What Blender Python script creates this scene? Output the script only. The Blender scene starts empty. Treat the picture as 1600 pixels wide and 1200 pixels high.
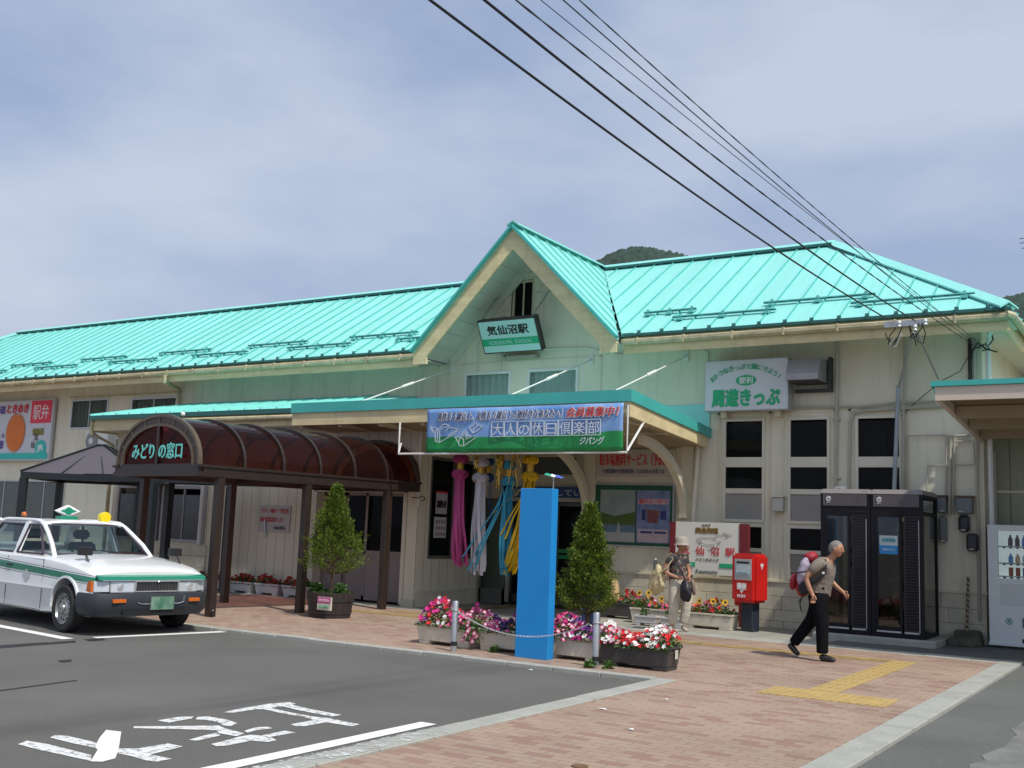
import bpy, bmesh, math, random
from mathutils import Matrix, Vector, Euler, noise as mnoise
from mathutils.geometry import tessellate_polygon
random.seed(7)
S = bpy.context.scene
COL = S.collection
# ------------------------------------------------------------ camera
F, CX, CY, H = 1674.33, 800.0, 600.0, 1.52
R = Matrix(((0.84445422, 0.53426056, 0.03824551), (-0.04027771, 0.1345395, -0.9900893), (-0.5341112, 0.83454465, 0.13513124)))  # rows: right, down, forward
cd = bpy.data.cameras.new("camera"); cam = bpy.data.objects.new("camera", cd); COL.objects.link(cam)
cd.sensor_fit = 'HORIZONTAL'; cd.sensor_width = 36.0; cd.lens = F / 1600 * 36; cd.clip_start = 0.1; cd.clip_end = 3000
m = Matrix((R[0], -R[1], -R[2])).transposed().to_4x4(); m.translation = (0, 0, H); cam.matrix_world = m
S.camera = cam
# ------------------------------------------------------------ sun, sky
SUN = Vector((-0.62, 0.25, -1.0)).normalized()
sl = bpy.data.lights.new("sun", 'SUN'); sl.energy = 2.7; sl.angle = math.radians(2.0); sl.color = (1.0, 0.95, 0.87)
so = bpy.data.objects.new("sun", sl); COL.objects.link(so); so.rotation_euler = SUN.to_track_quat('-Z', 'Y').to_euler()
w = bpy.data.worlds.new("World"); S.world = w; w.use_nodes = True
nt = w.node_tree; N = nt.nodes; L = nt.links; N.clear()
out = N.new('ShaderNodeOutputWorld'); bg = N.new('ShaderNodeBackground'); sky = N.new('ShaderNodeTexSky')
sky.sky_type = 'NISHITA'; sky.sun_disc = False; sky.sun_elevation = math.asin(-SUN.z); sky.sun_rotation = math.atan2(-SUN.x, -SUN.y)
sky.dust_density = 3.0; sky.air_density = 1.0; sky.ozone_density = 1.5
bg.inputs[1].default_value = 0.145
SKYLOC = (2.2, 6.1, 0.1)
tc = N.new('ShaderNodeTexCoord'); mp = N.new('ShaderNodeMapping'); mp.inputs['Scale'].default_value = (1.0, 1.0, 2.6); mp.inputs['Location'].default_value = SKYLOC
n1 = N.new('ShaderNodeTexNoise'); n1.inputs['Scale'].default_value = 2.3; n1.inputs['Detail'].default_value = 6; n1.inputs['Roughness'].default_value = 0.5
cr = N.new('ShaderNodeValToRGB'); cr.color_ramp.elements[0].position = 0.40; cr.color_ramp.elements[1].position = 0.66
sx = N.new('ShaderNodeSeparateXYZ'); mr = N.new('ShaderNodeMapRange'); mr.inputs[1].default_value = 0.0; mr.inputs[2].default_value = 0.65; mr.inputs[3].default_value = 1.0; mr.inputs[4].default_value = 0.35
mul = N.new('ShaderNodeMath'); mul.operation = 'MULTIPLY_ADD'; mul.inputs[1].default_value = 0.70
mx = N.new('ShaderNodeMix'); mx.data_type = 'RGBA'
mx2 = N.new('ShaderNodeMix'); mx2.data_type = 'RGBA'
L.new(tc.outputs['Generated'], mp.inputs[0]); L.new(mp.outputs[0], n1.inputs[0]); L.new(n1.outputs[0], cr.inputs[0])
L.new(tc.outputs['Generated'], sx.inputs[0]); L.new(sx.outputs[2], mr.inputs[0])
L.new(cr.outputs[0], mul.inputs[0])
hz = N.new('ShaderNodeMath'); hz.operation = 'MULTIPLY'; hz.inputs[1].default_value = 0.30; L.new(mr.outputs[0], hz.inputs[0]); L.new(hz.outputs[0], mul.inputs[2])
mx.inputs[7].default_value = (3.55, 3.75, 4.3, 1)
sc_ = N.new('ShaderNodeMix'); sc_.data_type = 'RGBA'; sc_.blend_type = 'MULTIPLY'; sc_.inputs[0].default_value = 1.0; sc_.inputs[7].default_value = (.78, .93, .97, 1)
L.new(sky.outputs[0], sc_.inputs[6])
hm = N.new('ShaderNodeMix'); hm.data_type = 'RGBA'; hm.inputs[7].default_value = (1.92, 2.30, 3.20, 1)
mr.inputs[3].default_value = .95; mr.inputs[4].default_value = .55
L.new(mr.outputs[0], hm.inputs[0]); L.new(sc_.outputs[2], hm.inputs[6]); L.new(hm.outputs[2], mx.inputs[6]); mul.inputs[1].default_value = .62; hz.inputs[1].default_value = .0
L.new(mul.outputs[0], mx.inputs[0]); L.new(mx.outputs[2], bg.inputs[0]); L.new(bg.outputs[0], out.inputs[0])
S.view_settings.view_transform = 'Standard'; S.view_settings.look = 'None'; S.view_settings.exposure = 0.42; S.view_settings.gamma = 1.0
S.cycles.max_bounces = 8; S.cycles.transparent_max_bounces = 16

# ------------------------------------------------------------ helpers
def at(px, py, **k):
    """point on a plane x=, y= or z= seen at a pixel of the 1600x1200 photograph"""
    d = R.transposed() @ Vector(((px - CX) / F, (py - CY) / F, 1.0))
    (n, v), = k.items(); i = 'xyz'.index(n); c = Vector((0, 0, H))
    return c + d * ((v - c[i]) / d[i])
def hexc(s):
    s = s.lstrip('#'); o = []
    for i in (0, 2, 4):
        v = int(s[i:i + 2], 16) / 255; o.append(v / 12.92 if v <= 0.04045 else ((v + 0.055) / 1.055) ** 2.4)
    return (*o, 1)
MATS = {}
def pm(name, col, rough=0.6, metal=0.0, var=0.12, scale=3.0, bump=0.0, bscale=40.0, spec=0.5, coat=0.0, stretch=None, col2=None, fine=0.0, streak=0.0, sdir=(5, 5, .35)):
    """Principled material with two-scale noise variation of the base colour"""
    if name in MATS: return MATS[name]
    col = hexc(col) if isinstance(col, str) else (*col[:3], 1)
    mt = bpy.data.materials.new(name); mt.use_nodes = True; t = mt.node_tree; n = t.nodes; l = t.links
    b = n['Principled BSDF']; b.inputs['Roughness'].default_value = rough; b.inputs['Metallic'].default_value = metal
    b.inputs['Specular IOR Level'].default_value = spec; b.inputs['Coat Weight'].default_value = coat
    tcn = n.new('ShaderNodeTexCoord'); src = tcn.outputs['Object']
    if stretch:
        mpn = n.new('ShaderNodeMapping'); mpn.inputs['Scale'].default_value = stretch; l.new(src, mpn.inputs[0]); src = mpn.outputs[0]
    if var > 0 or col2:
        nz = n.new('ShaderNodeTexNoise'); nz.inputs['Scale'].default_value = scale; nz.inputs['Detail'].default_value = 6; nz.inputs['Roughness'].default_value = 0.62
        l.new(src, nz.inputs['Vector'])
        rp = n.new('ShaderNodeValToRGB'); e = rp.color_ramp.elements
        e[0].position = 0.3; e[1].position = 0.72
        c2 = (hexc(col2) if isinstance(col2, str) else (*col2[:3], 1)) if col2 else tuple(min(1, c * (1 + var)) for c in col[:3]) + (1,)
        c1 = tuple(c * (1 - var) for c in col[:3]) + (1,)
        e[0].color = c1; e[1].color = c2
        l.new(nz.outputs[0], rp.inputs[0]); cur = rp.outputs[0]
        if fine:
            nf = n.new('ShaderNodeTexNoise'); nf.inputs['Scale'].default_value = bscale; nf.inputs['Detail'].default_value = 3; l.new(tcn.outputs['Object'], nf.inputs['Vector'])
            r2 = n.new('ShaderNodeMapRange'); r2.inputs[1].default_value = 0.25; r2.inputs[2].default_value = 0.75; r2.inputs[3].default_value = 1 - fine; r2.inputs[4].default_value = 1 + fine
            l.new(nf.outputs[0], r2.inputs[0])
            mm = n.new('ShaderNodeMix'); mm.data_type = 'RGBA'; mm.blend_type = 'MULTIPLY'; mm.inputs[0].default_value = 1
            l.new(cur, mm.inputs[6]); l.new(r2.outputs[0], mm.inputs[7]); cur = mm.outputs[2]
        if streak:
            ms = n.new('ShaderNodeMapping'); ms.inputs['Scale'].default_value = sdir; l.new(tcn.outputs['Object'], ms.inputs[0]); ns = n.new('ShaderNodeTexNoise'); ns.inputs['Scale'].default_value = 1.0; ns.inputs['Detail'].default_value = 5; ns.inputs['Roughness'].default_value = .7; l.new(ms.outputs[0], ns.inputs['Vector'])
            r3 = n.new('ShaderNodeMapRange'); r3.inputs[1].default_value = .52; r3.inputs[2].default_value = .75; r3.inputs[3].default_value = 1.0; r3.inputs[4].default_value = 1 - streak; l.new(ns.outputs[0], r3.inputs[0])
            m7 = n.new('ShaderNodeMix'); m7.data_type = 'RGBA'; m7.blend_type = 'MULTIPLY'; m7.inputs[0].default_value = 1; l.new(cur, m7.inputs[6]); l.new(r3.outputs[0], m7.inputs[7]); cur = m7.outputs[2]
        l.new(cur, b.inputs['Base Color'])
    else: b.inputs['Base Color'].default_value = col
    if bump:
        bz = n.new('ShaderNodeTexNoise'); bz.inputs['Scale'].default_value = bscale; bz.inputs['Detail'].default_value = 4; l.new(tcn.outputs['Object'], bz.inputs['Vector'])
        bp = n.new('ShaderNodeBump'); bp.inputs['Strength'].default_value = bump; bp.inputs['Distance'].default_value = 0.02
        l.new(bz.outputs[0], bp.inputs['Height']); l.new(bp.outputs[0], b.inputs['Normal'])
    MATS[name] = mt; return mt
def glass(name, col, alpha, rough=0.03):
    if name in MATS: return MATS[name]
    mt = bpy.data.materials.new(name); mt.use_nodes = True; t = mt.node_tree; n = t.nodes; l = t.links; n.clear()
    o = n.new('ShaderNodeOutputMaterial'); tr = n.new('ShaderNodeBsdfTransparent'); p = n.new('ShaderNodeBsdfPrincipled'); mxs = n.new('ShaderNodeMixShader')
    tr.inputs[0].default_value = col if not isinstance(col, str) else hexc(col); p.inputs['Base Color'].default_value = tuple(c * 0.15 for c in (hexc(col) if isinstance(col, str) else col)[:3]) + (1,)
    p.inputs['Roughness'].default_value = rough
    lw_ = n.new('ShaderNodeLayerWeight'); lw_.inputs[0].default_value = .5; pw_ = n.new('ShaderNodeMath'); pw_.operation = 'POWER'; pw_.inputs[1].default_value = 4.0; l.new(lw_.outputs['Facing'], pw_.inputs[0])
    fr = n.new('ShaderNodeMath'); fr.operation = 'MULTIPLY_ADD'; fr.inputs[1].default_value = .85; fr.inputs[2].default_value = .04; l.new(pw_.outputs[0], fr.inputs[0])
    ma = n.new('ShaderNodeMath'); ma.operation = 'MAXIMUM'; ma.inputs[1].default_value = alpha; l.new(fr.outputs[0], ma.inputs[0])
    nz = n.new('ShaderNodeTexNoise'); nz.inputs['Scale'].default_value = 1.3; bp = n.new('ShaderNodeBump'); bp.inputs['Strength'].default_value = 0.06; bp.inputs['Distance'].default_value = 0.1
    l.new(nz.outputs[0], bp.inputs['Height']); l.new(bp.outputs[0], p.inputs['Normal'])
    l.new(ma.outputs[0], mxs.inputs[0]); l.new(tr.outputs[0], mxs.inputs[1]); l.new(p.outputs[0], mxs.inputs[2]); l.new(mxs.outputs[0], o.inputs[0])
    MATS[name] = mt; return mt
def glass2(name, col, ior=1.3, rough=.02):
    mt = bpy.data.materials.new(name); mt.use_nodes = True; t = mt.node_tree; n = t.nodes; l = t.links; n.clear()
    o = n.new('ShaderNodeOutputMaterial'); tr = n.new('ShaderNodeBsdfTransparent'); p = n.new('ShaderNodeBsdfGlossy'); mxs = n.new('ShaderNodeMixShader')
    tr.inputs[0].default_value = (*col, 1); p.inputs['Roughness'].default_value = rough
    lw_ = n.new('ShaderNodeLayerWeight'); lw_.inputs[0].default_value = .5; pw_ = n.new('ShaderNodeMath'); pw_.operation = 'POWER'; pw_.inputs[1].default_value = 4.0; l.new(lw_.outputs['Facing'], pw_.inputs[0])
    fr = n.new('ShaderNodeMath'); fr.operation = 'MULTIPLY_ADD'; fr.inputs[1].default_value = .85; fr.inputs[2].default_value = (ior - 1) * .14; l.new(pw_.outputs[0], fr.inputs[0])
    l.new(fr.outputs[0], mxs.inputs[0]); l.new(tr.outputs[0], mxs.inputs[1]); l.new(p.outputs[0], mxs.inputs[2]); l.new(mxs.outputs[0], o.inputs[0]); return mt
def tag(o, label=None, cat=None, group=None, kind=None):
    if label: o['label'] = label
    if cat: o['category'] = cat
    if group: o['group'] = group
    if kind: o['kind'] = kind
    return o
WM = {}
def thing(name, label, cat, loc=(0, 0, 0), rz=0.0, group=None):
    o = bpy.data.objects.new(name, None); o.empty_display_size = 0.2; COL.objects.link(o); o.location = loc; o.rotation_euler = (0, 0, rz)
    WM[o.name] = Matrix.Translation(loc) @ Matrix.Rotation(rz, 4, 'Z'); return tag(o, label, cat, group)
def rootm(p):
    while p.parent is not None: p = p.parent
    return WM.get(p.name, Matrix.Identity(4))
class MB:
    def __init__(s): s.v = []; s.f = []; s.mi = []; s.cur = 0
    def add(s, vs, fs, mi=None):
        o = len(s.v); s.v += [tuple(v) for v in vs]
        for f in fs: s.f.append(tuple(i + o for i in f)); s.mi.append(s.cur if mi is None else mi)
        return s
    def quad(s, a, b, c, d, mi=None): return s.add([a, b, c, d], [(0, 1, 2, 3)], mi)
    def box(s, x0, y0, z0, x1, y1, z1, mi=None):
        x0, x1 = min(x0, x1), max(x0, x1); y0, y1 = min(y0, y1), max(y0, y1); z0, z1 = min(z0, z1), max(z0, z1)
        return s.hexa([(x0, y0, z0), (x1, y0, z0), (x1, y1, z0), (x0, y1, z0), (x0, y0, z1), (x1, y0, z1), (x1, y1, z1), (x0, y1, z1)], mi)
    def hexa(s, p, mi=None): return s.add(p, [(0, 3, 2, 1), (4, 5, 6, 7), (0, 1, 5, 4), (1, 2, 6, 5), (2, 3, 7, 6), (3, 0, 4, 7)], mi)
    def bar(s, a, b, w, h, up=(0, 0, 1), mi=None):
        a = Vector(a); b = Vector(b); d = (b - a).normalized(); u = Vector(up)
        if abs(d.dot(u)) > 0.98: u = Vector((0, 1, 0))
        r = d.cross(u).normalized(); u = r.cross(d).normalized(); r *= w / 2; u *= h / 2
        return s.hexa([a - r - u, a + r - u, b + r - u, b - r - u, a - r + u, a + r + u, b + r + u, b - r + u], mi)
    def tube(s, pts, rad, n=8, mi=None, cap=True):
        pts = [Vector(p) for p in pts]; rads = rad if isinstance(rad, (list, tuple)) else [rad] * len(pts); vs = []; fs = []
        pu = None
        for i, p in enumerate(pts):
            d = (pts[min(i + 1, len(pts) - 1)] - pts[max(i - 1, 0)]).normalized()
            u = Vector((0, 0, 1)) if pu is None else pu
            if abs(d.dot(u)) > 0.95: u = Vector((1, 0, 0)) if abs(d.x) < 0.9 else Vector((0, 1, 0))
            r = d.cross(u).normalized(); u = r.cross(d).normalized(); pu = u
            for k in range(n):
                a = 2 * math.pi * k / n; vs.append(p + (r * math.cos(a) + u * math.sin(a)) * rads[i])
        for i in range(len(pts) - 1):
            for k in range(n): fs.append((i * n + k, i * n + (k + 1) % n, (i + 1) * n + (k + 1) % n, (i + 1) * n + k))
        if cap: fs.append(tuple(range(n))[::-1]); fs.append(tuple((len(pts) - 1) * n + k for k in range(n)))
        return s.add(vs, fs, mi)
    def lathe(s, c, prof, n=20, mi=None, axis='z', cap=True):
        vs = []; fs = []; c = Vector(c)
        for r, h in prof:
            for k in range(n):
                a = 2 * math.pi * k / n; q = (math.cos(a) * r, math.sin(a) * r, h)
                if axis == 'y': q = (q[0], q[2], q[1])
                if axis == 'x': q = (q[2], q[0], q[1])
                vs.append(c + Vector(q))
        for i in range(len(prof) - 1):
            for k in range(n): fs.append((i * n + k, i * n + (k + 1) % n, (i + 1) * n + (k + 1) % n, (i + 1) * n + k))
        if cap: fs.append(tuple(range(n))[::-1]); fs.append(tuple((len(prof) - 1) * n + k for k in range(n)))
        return s.add(vs, fs, mi)
    def prism(s, poly, d, mi=None):
        """polygon (3D points, planar) pushed along vector d"""
        n = len(poly); P0 = [Vector(p) for p in poly]; P1 = [p + Vector(d) for p in P0]
        tr = tessellate_polygon([P0]); fs = [tuple(t) for t in tr] + [tuple(n + i for i in t[::-1]) for t in tr]
        fs += [(i, (i + 1) % n, n + (i + 1) % n, n + i) for i in range(n)]
        return s.add(P0 + P1, fs, mi)
    def poly(s, poly, mi=None): return s.add(poly, [tuple(t) for t in tessellate_polygon([[Vector(p) for p in poly]])], mi)
    def ball(s, c, r, n=10, m_=6, mi=None, sc=(1, 1, 1)):
        prof = [(max(1e-4, math.sin(math.pi * i / m_)) * r, -math.cos(math.pi * i / m_) * r) for i in range(m_ + 1)]
        vs = []; fs = []
        for rr, h in prof:
            for k in range(n):
                a = 2 * math.pi * k / n; vs.append((c[0] + math.cos(a) * rr * sc[0], c[1] + math.sin(a) * rr * sc[1], c[2] + h * sc[2]))
        for i in range(m_):
            for k in range(n): fs.append((i * n + k, i * n + (k + 1) % n, (i + 1) * n + (k + 1) % n, (i + 1) * n + k))
        return s.add(vs, fs, mi)
    def build(s, name, mat, parent=None, local=False, bevel=0.0, smooth=False, seg=1, fix=True):
        me = bpy.data.meshes.new(name); vs = s.v
        if parent is not None and not local:
            mi = rootm(parent).inverted(); vs = [mi @ Vector(v) for v in vs]
        me.from_pydata([tuple(v) for v in vs], [], s.f)
        mats = mat if isinstance(mat, (list, tuple)) else [mat]
        for mm in mats: me.materials.append(mm)
        if len(mats) > 1: me.polygons.foreach_set('material_index', s.mi)
        if bevel or fix:
            bm = bmesh.new(); bm.from_mesh(me)
            if fix: bmesh.ops.recalc_face_normals(bm, faces=bm.faces)
            if bevel:
                ed = [e for e in bm.edges if len(e.link_faces) == 2 and e.calc_face_angle(0) > 0.5]
                bmesh.ops.bevel(bm, geom=ed, offset=bevel, segments=seg, affect='EDGES', clamp_overlap=True)
            bm.to_mesh(me); bm.free()
        if smooth:
            me.polygons.foreach_set('use_smooth', [True] * len(me.polygons))
            if smooth != 'all': me.set_sharp_from_angle(angle=math.radians(40))
        o = bpy.data.objects.new(name, me); COL.objects.link(o)
        if parent is not None: o.parent = parent
        return o
def wall_holes(mb, x0, x1, z0, z1, y, th, holes, axis='x', mi=None):
    """wall in the plane y (axis 'x') or x (axis 'y'), thickness th towards +, with rectangular holes (a0,a1,z0,z1)"""
    xs = sorted({x0, x1, *[h[0] for h in holes], *[h[1] for h in holes]}); zs = sorted({z0, z1, *[h[2] for h in holes], *[h[3] for h in holes]})
    P = (lambda a, d, z: (a, y + d, z)) if axis == 'x' else (lambda a, d, z: (y + d, a, z))
    inh = lambda a, z: any(h[0] < a < h[1] and h[2] < z < h[3] for h in holes)
    for i in range(len(xs) - 1):
        for j in range(len(zs) - 1):
            a, b, c, d = xs[i], xs[i + 1], zs[j], zs[j + 1]
            if inh((a + b) / 2, (c + d) / 2): continue
            mb.quad(P(a, 0, c), P(b, 0, c), P(b, 0, d), P(a, 0, d), mi); mb.quad(P(a, th, c), P(b, th, c), P(b, th, d), P(a, th, d), mi)
    for h in holes + [(x0, x1, z0, z1)]:
        a, b, c, d = h
        mb.quad(P(a, 0, c), P(a, th, c), P(a, th, d), P(a, 0, d), mi); mb.quad(P(b, 0, c), P(b, th, c), P(b, th, d), P(b, 0, d), mi)
        mb.quad(P(a, 0, c), P(b, 0, c), P(b, th, c), P(a, th, c), mi); mb.quad(P(a, 0, d), P(b, 0, d), P(b, th, d), P(a, th, d), mi)
def text(body, size, loc, mat, parent, name='lettering', rot=(math.pi / 2, 0, 0), bold=0.0, ext=0.002, align='CENTER', shear=0.0, sx=1.0, fit=None, world=True, label=None, valign='BOTTOM'):
    """writing as a thin mesh; loc is the bottom centre (world), fit = total width"""
    c = bpy.data.curves.new('t', 'FONT'); c.body = body; c.size = size; c.extrude = ext; c.align_x = align; c.align_y = 'BOTTOM'; c.shear = shear; c.resolution_u = 3
    o = bpy.data.objects.new('t', c); COL.objects.link(o); dg = bpy.context.evaluated_depsgraph_get()
    me = bpy.data.meshes.new_from_object(o.evaluated_get(dg)); bpy.data.objects.remove(o); bpy.data.curves.remove(c)
    xs = [v.co.x for v in me.vertices]; ys = [v.co.y for v in me.vertices]
    if not xs: return None
    cxm = (min(xs) + max(xs)) / 2; wd = max(xs) - min(xs); hh = max(ys) - min(ys); k = (fit / wd) if fit else sx; kz = size / hh if valign == 'FIT' else 1.0
    M = Matrix.Translation(loc) @ Euler(rot).to_matrix().to_4x4()
    if parent is not None and world: M = rootm(parent).inverted() @ M
    y0 = min(ys)
    for v in me.vertices:
        x = v.co.x - (cxm if align == 'CENTER' else min(xs)); v.co = M @ Vector((x * k, (v.co.y - y0) * kz, v.co.z))
    if bold > 0:
        Mi = M.to_3x3(); vs = [v.co.copy() for v in me.vertices]; fs = [tuple(p.vertices) for p in me.polygons]; V = []; Fc = []
        for q, (dx, dy) in enumerate(((0, 0), (1, 0), (-1, 0), (0, 1), (0, -1), (.7, .7), (-.7, .7), (.7, -.7), (-.7, -.7)) if bold > .004 else ((0, 0), (1, 0), (-1, 0))):
            o_ = len(V); d = Mi @ Vector((dx * bold, dy * bold, q * -.0006)); V += [v + d for v in vs]; Fc += [tuple(i + o_ for i in f_) for f_ in fs]
        bpy.data.meshes.remove(me); me = bpy.data.meshes.new(name); me.from_pydata(V, [], Fc)
    me.name = name; me.materials.clear(); me.materials.append(mat)
    o = bpy.data.objects.new(name, me); COL.objects.link(o); o.parent = parent
    if label: o['label'] = label
    return o
def copy_thing(o, loc, rz=None, label=None):
    c = o.copy(); COL.objects.link(c); c.location = loc
    if rz is not None: c.rotation_euler = (0, 0, rz)
    if label: c['label'] = label
    for ch in list(o.children):
        d = ch.copy(); COL.objects.link(d); d.parent = c
        for g in list(ch.children):
            e = g.copy(); COL.objects.link(e); e.parent = d
    return c
def mesh_from(objs_with_mods):
    dg = bpy.context.evaluated_depsgraph_get(); return bpy.data.meshes.new_from_object(objs_with_mods.evaluated_get(dg))
TUBE = lambda pts, r, name, mat, parent, **k: MB().tube(pts, r).build(name, mat, parent, smooth=True, **k)

# ------------------------------------------------------------ materials
M_teal = pm('teal_roof_paint', (0.275, 0.70, 0.64), 0.42, var=0.07, scale=0.6, stretch=(1, .3, .3), streak=.13, sdir=(9, .5, .5))
M_teal2 = pm('teal_trim_paint', (0.06, 0.42, 0.38), 0.45, var=0.08)
M_tealdk = pm('teal_dark_edge', (0.03, 0.13, 0.12), 0.6)
M_cream = pm('cream_fascia_paint', (0.68, 0.56, 0.32), 0.6, streak=.2, sdir=(4, 4, .6), var=0.16, scale=2.2, stretch=(.6, 1, 3), bscale=60, fine=0.1)
M_gutter = pm('weathered_gutter', (0.52, 0.45, 0.28), 0.6, streak=.45, sdir=(7, 7, 2), var=0.25, scale=5, stretch=(.5, 1, 1), fine=0.12, bscale=30)
M_soffit = pm('soffit_board', (0.62, 0.62, 0.54), 0.7, var=0.06)
M_wall = pm('beige_render', (0.73, 0.69, 0.545), 0.85, var=0.09, scale=1.1, bump=0.25, bscale=120, fine=0.06, stretch=(1, 1, .45), streak=.22)
M_wallR = M_wall
M_plinth = pm('concrete_base', (0.64, 0.59, 0.46), 0.9, streak=.25, var=0.16, scale=2.5, bump=0.4, bscale=70, fine=0.1)
M_trim = pm('cream_trim', (0.66, 0.60, 0.45), 0.6, var=0.06)
M_white = pm('white_paint', (0.72, 0.72, 0.68), 0.45, var=0.05)
M_sash = pm('cream_sash', (0.66, 0.62, 0.50), 0.5, var=0.05)
M_alu = pm('aluminium', (0.52, 0.53, 0.54), 0.4, metal=0.6, var=0.08)
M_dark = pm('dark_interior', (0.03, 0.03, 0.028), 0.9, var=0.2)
M_black = pm('black_plastic', (0.015, 0.015, 0.016), 0.45, var=0.1)
M_brown = pm('brown_powder_coat', (0.028, 0.017, 0.012), 0.4, var=0.12, scale=8)
M_brown2 = pm('bronze_aluminium', (0.125, 0.095, 0.062), 0.4, metal=0.3, var=0.1, scale=8)
M_blackmetal = pm('black_frame_paint', (0.012, 0.016, 0.018), 0.4, var=0.15)
M_glassD = glass('dark_window_glass', (0.38, 0.40, 0.40, 1), 0.14)
M_glassC = glass('clear_glass', (0.55, 0.62, 0.60, 1), 0.10)
M_glassL = glass('pale_clear_glass', (.86, .92, .90, 1), .06)
M_frost = pm('frosted_glass', (0.27, 0.255, 0.225), 0.25, var=0.08)
M_frostD = pm('frosted_glass_grey', (0.10, 0.115, 0.105), 0.3, var=0.08)
M_panelM = pm('mauve_door_panel', (0.30, 0.25, 0.24), 0.5, var=0.05)
M_pinkwood = pm('pale_pink_fascia', (0.62, 0.52, 0.42), 0.7, var=0.1, stretch=(.3, 1, 4))
M_wood = pm('brown_wood', (0.22, 0.16, 0.09), 0.8, var=0.15, stretch=(.5, 4, 4))  # plain brown board colour of the side canopy lining
M_grey = pm('grey_box_paint', (0.20, 0.24, 0.25), 0.5, var=0.12)
M_conduit = pm('painted_conduit', (0.42, 0.40, 0.33), 0.5, var=0.08)
M_steel = pm('galvanised_steel', (0.45, 0.46, 0.46), 0.35, metal=0.7, var=0.12, scale=12)
M_red = pm('red_ink', (0.62, 0.03, 0.04), 0.5, var=0)
M_blk = pm('black_ink', (0.02, 0.02, 0.02), 0.5, var=0)
M_wht = pm('white_ink', (0.85, 0.85, 0.83), 0.5, var=0)
M_grn = pm('green_ink', (0.01, 0.36, 0.16), 0.5, var=0)
M_navy = pm('navy_ink', (0.03, 0.04, 0.16), 0.5, var=0)
M_purple = pm('purple_ink', (0.14, 0.08, 0.36), 0.5, var=0)

def groundmat(name, c1, c2, scale, speck, sc2=90):
    mt = bpy.data.materials.new(name); mt.use_nodes = True; t = mt.node_tree; n = t.nodes; l = t.links; b = n['Principled BSDF']; b.inputs['Roughness'].default_value = 0.92
    tcn = n.new('ShaderNodeTexCoord')
    a = n.new('ShaderNodeTexNoise'); a.inputs['Scale'].default_value = scale; a.inputs['Detail'].default_value = 7; l.new(tcn.outputs['Object'], a.inputs['Vector'])
    r = n.new('ShaderNodeValToRGB'); r.color_ramp.elements[0].position = .3; r.color_ramp.elements[1].position = .75; r.color_ramp.elements[0].color = (*c1, 1); r.color_ramp.elements[1].color = (*c2, 1); l.new(a.outputs[0], r.inputs[0])
    s2 = n.new('ShaderNodeTexNoise'); s2.inputs['Scale'].default_value = sc2; s2.inputs['Detail'].default_value = 2; l.new(tcn.outputs['Object'], s2.inputs['Vector'])
    mr_ = n.new('ShaderNodeMapRange'); mr_.inputs[1].default_value = .3; mr_.inputs[2].default_value = .7; mr_.inputs[3].default_value = 1 - speck; mr_.inputs[4].default_value = 1 + speck; l.new(s2.outputs[0], mr_.inputs[0])
    mm = n.new('ShaderNodeMix'); mm.data_type = 'RGBA'; mm.blend_type = 'MULTIPLY'; mm.inputs[0].default_value = 1; l.new(r.outputs[0], mm.inputs[6]); l.new(mr_.outputs[0], mm.inputs[7])
    # pale grit
    v = n.new('ShaderNodeTexVoronoi'); v.inputs['Scale'].default_value = 55; l.new(tcn.outputs['Object'], v.inputs['Vector'])
    lt = n.new('ShaderNodeMath'); lt.operation = 'LESS_THAN'; lt.inputs[1].default_value = 0.09; l.new(v.outputs['Distance'], lt.inputs[0])
    wn = n.new('ShaderNodeTexWhiteNoise'); l.new(v.outputs['Color'], wn.inputs['Vector'])
    gt = n.new('ShaderNodeMath'); gt.operation = 'GREATER_THAN'; gt.inputs[1].default_value = 0.93; l.new(wn.outputs['Value'], gt.inputs[0])
    mu = n.new('ShaderNodeMath'); mu.operation = 'MULTIPLY'; l.new(lt.outputs[0], mu.inputs[0]); l.new(gt.outputs[0], mu.inputs[1])
    m3 = n.new('ShaderNodeMix'); m3.data_type = 'RGBA'; l.new(mu.outputs[0], m3.inputs[0]); l.new(mm.outputs[2], m3.inputs[6]); m3.inputs[7].default_value = (.42, .40, .36, 1)
    l.new(m3.outputs[2], b.inputs['Base Color'])
    bp = n.new('ShaderNodeBump'); bp.inputs['Strength'].default_value = .5; bp.inputs['Distance'].default_value = .01; l.new(s2.outputs[0], bp.inputs['Height']); l.new(bp.outputs[0], b.inputs['Normal'])
    return mt
M_asph = groundmat('asphalt', (.092, .087, .079), (.132, .125, .114), 0.55, 0.28)
M_asph2 = groundmat('grey_asphalt', (.095, .098, .090), (.13, .133, .122), 0.8, 0.22)
M_asph3 = groundmat('old_pale_asphalt', (.13, .13, .12), (.20, .20, .18), 4.0, 0.35)
M_kerb = pm('concrete_kerb', (.34, .34, .30), 0.9, var=.14, scale=3, bump=.3, bscale=80, fine=.15)
M_conc = pm('pale_concrete', (.30, .29, .245), 0.9, var=.14, scale=1.2, bump=.2, bscale=90, fine=.1)
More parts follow.
